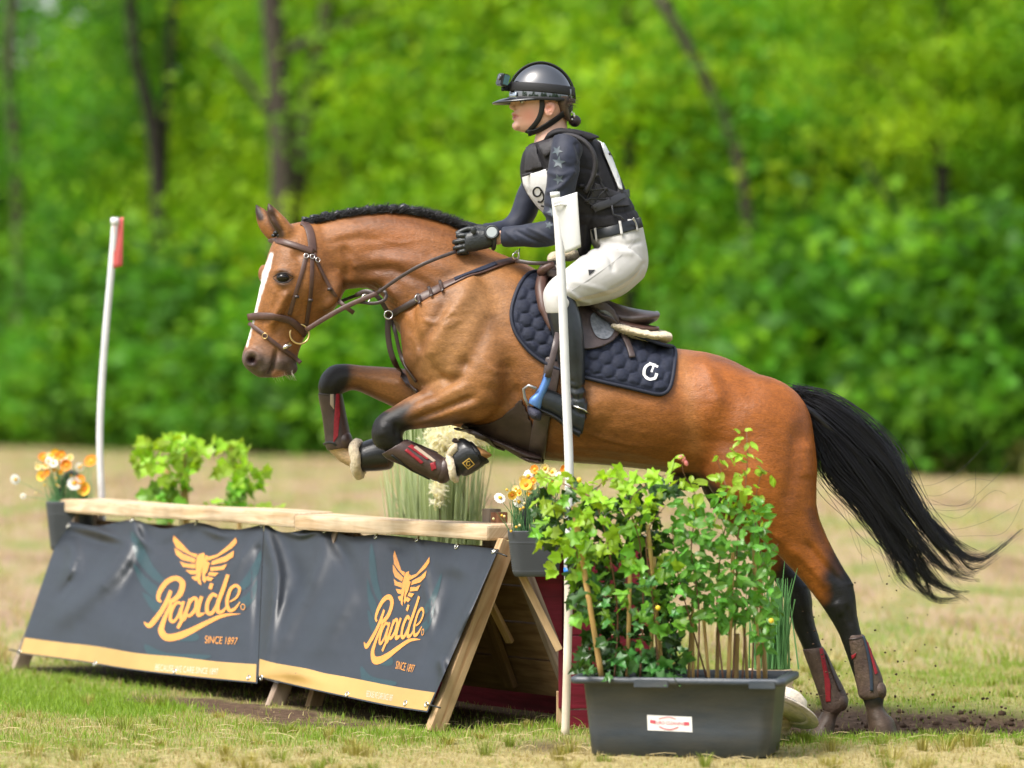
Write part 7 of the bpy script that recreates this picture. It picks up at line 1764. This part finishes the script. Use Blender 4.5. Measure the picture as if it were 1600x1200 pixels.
def pot(label, px0, px1, ytop, ybot, D, flowers, seed, flip=1):
    rd = random.Random(seed); c = W((px0 + px1) / 2, ybot, D + .09); w = (px1 - px0) * D / FP; h = (ybot - ytop) * D / FP
    t = thing('flower_pot', label, 'flower pot', c, 'grey pots hung at the ends of the fence')
    V, F = [], []; n = 32; lv = []
    for i in range(41):
        z = i / 40; rib = .0018 * (1 if i % 2 else -1) if 4 < i < 30 else 0; k = (.80 + .20 * min(1, z * 1.05)); k *= 1 if z > .06 else .93 + z
        lv.append((w / 2 * k + rib, .085 * k + rib, z * h))
    for hx, hy, z in lv:
        for x, y in rrect(hx, hy, min(hx, hy) * .55, 8): V.append(c + Vector((x, y, z)))
    for hx, hy, z in (lv[-1], ):
        for x, y in rrect(hx - .006, hy - .006, min(hx, hy) * .5, 8): V.append(c + Vector((x, y, z)))
        for x, y in rrect(hx - .012, hy - .012, min(hx, hy) * .5, 8): V.append(c + Vector((x, y, z * .8)))
    m = 43
    for i in range(m - 1):
        for k in range(n): F.append((i * n + k, i * n + (k + 1) % n, (i + 1) * n + (k + 1) % n, (i + 1) * n + k))
    F.append(tuple(range(n))[::-1]); F.append(tuple((m - 1) * n + k for k in range(n)))
    me = mesh_of(V, F); bm = bmesh.new(); bm.from_mesh(me); bmesh.ops.recalc_face_normals(bm, faces=bm.faces); bm.to_mesh(me); bm.free(); me.polygons.foreach_set('use_smooth', np.ones(len(me.polygons), bool))
    child('pot_body', me, M_pot, t)
    # hanging handle: arch plate on the back
    arch = [(c + Vector((flip * w * (.02 + .22 * math.cos(a)), .0, h * .98 + w * .62 * math.sin(a)))) for a in np.linspace(R(0), R(180), 16)]
    child('handle', mesh_of(*ribbon([np.array(p) for p in arch], [np.array((0, -1, 0))] * 16, .03, .008)), M_pot, t)
    gv = []
    for k in range(130):
        p = c + Vector((rd.uniform(-.42, .42) * w, rd.uniform(-.05, .05), h * .8)); d = Vector((rd.gauss(0, .028) - flip * .01, rd.gauss(0, .02), rd.uniform(.10, .24)))
        gv.append(tube([p, p + d * .55, p + d], [.0018, .0015, .0006], 4, caps=False))
    o = child('artificial_grass', mesh_of(*join(*gv)), M_fgreen, t); o['kind'] = 'stuff'
    for x, y, kind, s in flowers:
        q = W(x, y, D + rd.uniform(-.02, .05)); base = c + Vector((rd.uniform(-.3, .3) * w, 0, h * .85))
        me = DAISY if kind == 'd' else BLOOM; mat = {'d': M_petW, 'o': M_petO, 'y': M_petY, 'c': M_petC}[kind]
        k2 = with_mat(me, mat); nrm = Vector((rd.gauss(-.1, .35), -1, rd.gauss(.35, .3))).normalized(); M = nrm.to_track_quat('Z', 'Y').to_matrix()
        cc = get_co(k2) * s; set_co(k2, np.array([np.array(M @ Vector(v) + q) for v in cc])); f = child('flower', k2, None, t)
        child('disc', mesh_of(*ellipsoid(q + nrm * .003, (.008 * s, .006 * s, .008 * s), None, 10, 6)), M_disk if kind != 'y' else M_petO, f)
        stem(t, [base, (base + q) / 2 + Vector((0, 0, .01)), q - nrm * .004], .0016, .0012, M_fgreen)
    for k in range(16):
        q = W(rd.uniform(px0 - 22 if flip > 0 else px0 - 40, px1 + 2), rd.uniform(ytop - 65, ytop + 6), D + rd.uniform(-.03, .04)); child('berry', mesh_of(*ellipsoid(q, (.0055,) * 3, None, 8, 6)), rd.choice([M_petY, M_petC]), t)
    return t
pot('dark grey ribbed flower pot with daisies hung at the near end of the fence', 793, 881, 828, 900, 16.28,
    [(781, 778, 'd', 1.0), (811, 784, 'd', 1.0), (826, 744, 'd', 1.1), (836, 734, 'o', .9), (822, 758, 'y', 1.2), (834, 752, 'o', .8), (800, 773, 'y', .9), (812, 770, 'y', .7), (852, 732, 'c', .9), (862, 738, 'c', .9), (884, 734, 'o', 1.0), (874, 744, 'd', .8), (856, 746, 'c', .8), (818, 750, 'c', .9), (830, 764, 'c', .9), (842, 742, 'y', .8), (846, 756, 'd', .8), (806, 764, 'c', .7), (866, 752, 'y', .7), (828, 772, 'y', .7)], 5)
pot('dark grey flower pot with orange blossoms at the far end of the fence', 73, 148, 783, 860, 20.1,
    [(68, 716, 'o', 1.3), (79, 714, 'c', 1.2), (88, 710, 'y', 1.3), (96, 712, 'o', 1.1), (104, 727, 'o', 1.4), (66, 744, 'y', 1.3), (74, 740, 'o', 1.0), (143, 722, 'o', 1.6), (116, 755, 'd', 1.5), (125, 750, 'o', 1.2), (133, 764, 'y', 1.7), (124, 730, 'd', 1.0), (92, 722, 'c', 1.0), (100, 720, 'd', .8), (72, 728, 'c', 1.1), (86, 735, 'c', .9), (110, 716, 'c', 1.0), (76, 720, 'd', .9), (95, 738, 'y', .7), (60, 730, 'c', .8), (24, 749, 'd', 1.1), (84, 724, 'd', .9), (36, 775, 'd', .6)], 6)

# ---- potted ivy behind the fence
rnd = random.Random(31)
bi = thing('ivy_plant', 'young ivy with bamboo canes showing above the far part of the rail', 'plant', W(290, 985, 20.8))
for x0, x1, y1 in ((270, 262, 735), (282, 258, 732), (292, 286, 715), (300, 288, 700), (378, 372, 740)): cane(bi, W(x0, 985, 20.8), W(x1, y1, 20.8), .012)
env1 = catmull([(205, 705), (225, 685), (250, 676), (275, 670), (300, 678), (322, 690), (312, 720), (298, 760), (290, 800), (232, 800), (234, 740), (212, 735)], 4, True); env2 = catmull([(328, 690), (345, 680), (362, 690), (385, 690), (398, 720), (422, 735), (405, 760), (380, 775), (382, 800), (352, 800), (360, 755), (340, 735), (355, 712)], 4, True)
for n, e in ((125, env1), (70, env2)):
    for x, y in sample_in(e, n, rnd):
        low = (y - 740) / 60 + rnd.uniform(-.4, .4); put_leaf(bi, MAPLE if rnd.random() < .6 else IVY, M_ivyL if low < .35 else M_ivyM, W(x, y, 20.8 + rnd.uniform(-.15, .15)), rnd.uniform(.05, .085), rnd)
for x, y in ((405, 790), (415, 789), (425, 790), (436, 790), (398, 792), (330, 785), (338, 790), (320, 788)): put_leaf(bi, MAPLE, M_ivyL, W(x, y, 20.6), .07, rnd)
for pts in ([(285, 985), (282, 800), (290, 700)], [(375, 985), (375, 800), (360, 700)]): stem(bi, [W(x, y, 20.8) for x, y in pts], .006, .002, M_stemr)
# its nursery pot
child('pot', mesh_of(*lathe([(.13, 0), (.16, .28), (.17, .285), (.17, .31), (.155, .31), (.15, .26)], W(290, 600 + CAM_H * FP / 20.8, 20.8), 24)), M_pot, bi)

# ---- pampas grass behind the middle of the fence
pg = thing('pampas_grass', 'pale green pampas grass with white plumes behind the top rail', 'plant', W(690, 1070, 18.6))
gv = []; rnd = random.Random(41)
for k in range(420):
    x = rnd.gauss(668, 26) if rnd.random() < .75 else rnd.gauss(722, 18); b = W(690 + (x - 690) * .6, 1060, 18.6 + rnd.gauss(0, .05)); top = W(x + rnd.gauss(0, 10), rnd.uniform(640, 790), 18.6 + rnd.gauss(0, .1))
    gv.append(ribbon([np.array(b), np.array(b * .45 + top * .55 + Vector((rnd.gauss(0, .01), 0, .03))), np.array(top)], [np.array((rnd.gauss(0, .4), -1, 0))] * 3, np.array([.008, .008, .002]), .0006))
for k in range(14):
    x = rnd.choice([610, 762, 600]) + rnd.uniform(-12, 12); b = W(690, 1060, 18.6); gv.append(ribbon([np.array(b), np.array(W((x + 690) / 2, 840, 18.6)), np.array(W(x, rnd.uniform(740, 780), 18.6))], [np.array((0, -1, 0))] * 3, np.array([.008, .008, .002]), .0006))
o = child('blades', mesh_of(*join(*gv)), leafmat2('pampas_blade', (.42, .52, .26), .2, .45), pg); o['kind'] = 'stuff'
M_plume = pmat('white_plume', (.92, .92, .92), .9, .1, transl=.5)
for cx, cy, sx, sy, n, base in ((694, 690, 26, 24, 1100, (693, 900)), (738, 680, 26, 20, 1100, (708, 900)), (684, 765, 8, 26, 260, (693, 900))):
    pv = []
    for k in range(n):
        p = W(cx + rnd.gauss(0, sx * .45), cy + rnd.gauss(0, sy * .45), 18.42 + rnd.gauss(0, .04)); d = Vector((rnd.gauss(.1, .5), rnd.gauss(0, .3), rnd.gauss(.3, .6))).normalized() * rnd.uniform(.02, .05)
        pv.append(tube([p, p + d * .5, p + d + Vector((0, 0, -.006))], .0020, 3, caps=False))
    child('plume', mesh_of(*join(*pv)), M_plume, pg); stem(pg, [W(base[0], 1060, 18.6), W(base[0], base[1], 18.6), W(cx, cy, 18.56)], .005, .003, pmat('brown_stalk', (.24, .13, .08), .6) if 'brown_stalk' not in bpy.data.materials else bpy.data.materials['brown_stalk'])

# ---- straw basket with artificial stalks, straw hat leaning on it (right of the tub)
BD = 16.05
bk_ = thing('straw_basket', 'coiled straw basket holding green artificial stalks behind the tub', 'basket', W(1200, 600 + CAM_H * FP / BD, BD))
M_straw = pmat('straw_weave', (.66, .50, .34), .8, .2, var=[(50, .25)], bump=[(120, .6)])
prof = []
for i in range(45): z = i / 44 * .272; prof.append((.078 + .016 * math.sin(i / 44 * 2.6) + .0035 * math.cos(i * math.pi / 2), z))
prof += [(.082, .274), (.075, .268), (.07, .22)]
child('coil', mesh_of(*lathe(prof, W(1202, 600 + CAM_H * FP / BD, BD), 36)), M_straw, bk_)
gv = []; rnd = random.Random(51)
for k in range(150):
    b = W(rnd.gauss(1210, 13), 1046, BD + rnd.gauss(0, .03)); tp = b + Vector((rnd.gauss(0, .02), rnd.gauss(0, .02), rnd.uniform(.2, .36))); gv.append(tube([b, (b + tp) / 2, tp], [.0034, .003, .0012], 5, caps=False))
for dx, dz in ((-14, 60), (26, 90), (34, 108), (-6, 104), (14, 120)):
    b = W(1212 + dx * .3, 985, BD); gv.append(tube([b, W(1212 + dx * .6, 985 - dz * .4, BD), W(1212 + dx, 985 - dz * .9, BD)], [.004, .004, .001], 5, caps=False))
o = child('stalks', mesh_of(*join(*gv)), leafmat2('stalk_green', (.13, .36, .12), .2, .25), bk_); o['kind'] = 'stuff'
ht = thing('straw_hat', 'pale straw hat with navy ribbon leaning beside the tub by the hind hoof', 'hat', W(1232, 1146, 15.9))
hc = W(1221, 1118, 15.92); hr = Matrix.Rotation(R(24), 3, 'Y') @ Matrix.Rotation(R(-22), 3, 'X')
pr = [(.002, .105), (.05, .102), (.075, .085), (.082, .06), (.085, .035)] + [(.085 + (.062) * k / 10, .03 - .012 * math.sin(k * .55) - .018 * (k / 10) ** 2 + (.0015 if k % 2 else 0)) for k in range(11)]
def hatprof(P, t): return P + [(r - .001, z - t) for r, z in P[::-1]]
hm_ = mesh_of(*lathe([(max(r, .001), z) for r, z in pr[::-1]], hc, 40, hr)); child('hat_body', hm_, pmat('pale_straw', (.78, .68, .56), .8, .2, var=[(60, .2)], bump=[(150, .5)]), ht)
child('ribbon', mesh_of(*lathe([(.0865, .030), (.0872, .034), (.0862, .050), (.084, .051)], hc, 40, hr)), pmat('navy_ribbon', (.05, .055, .10), .6), ht)
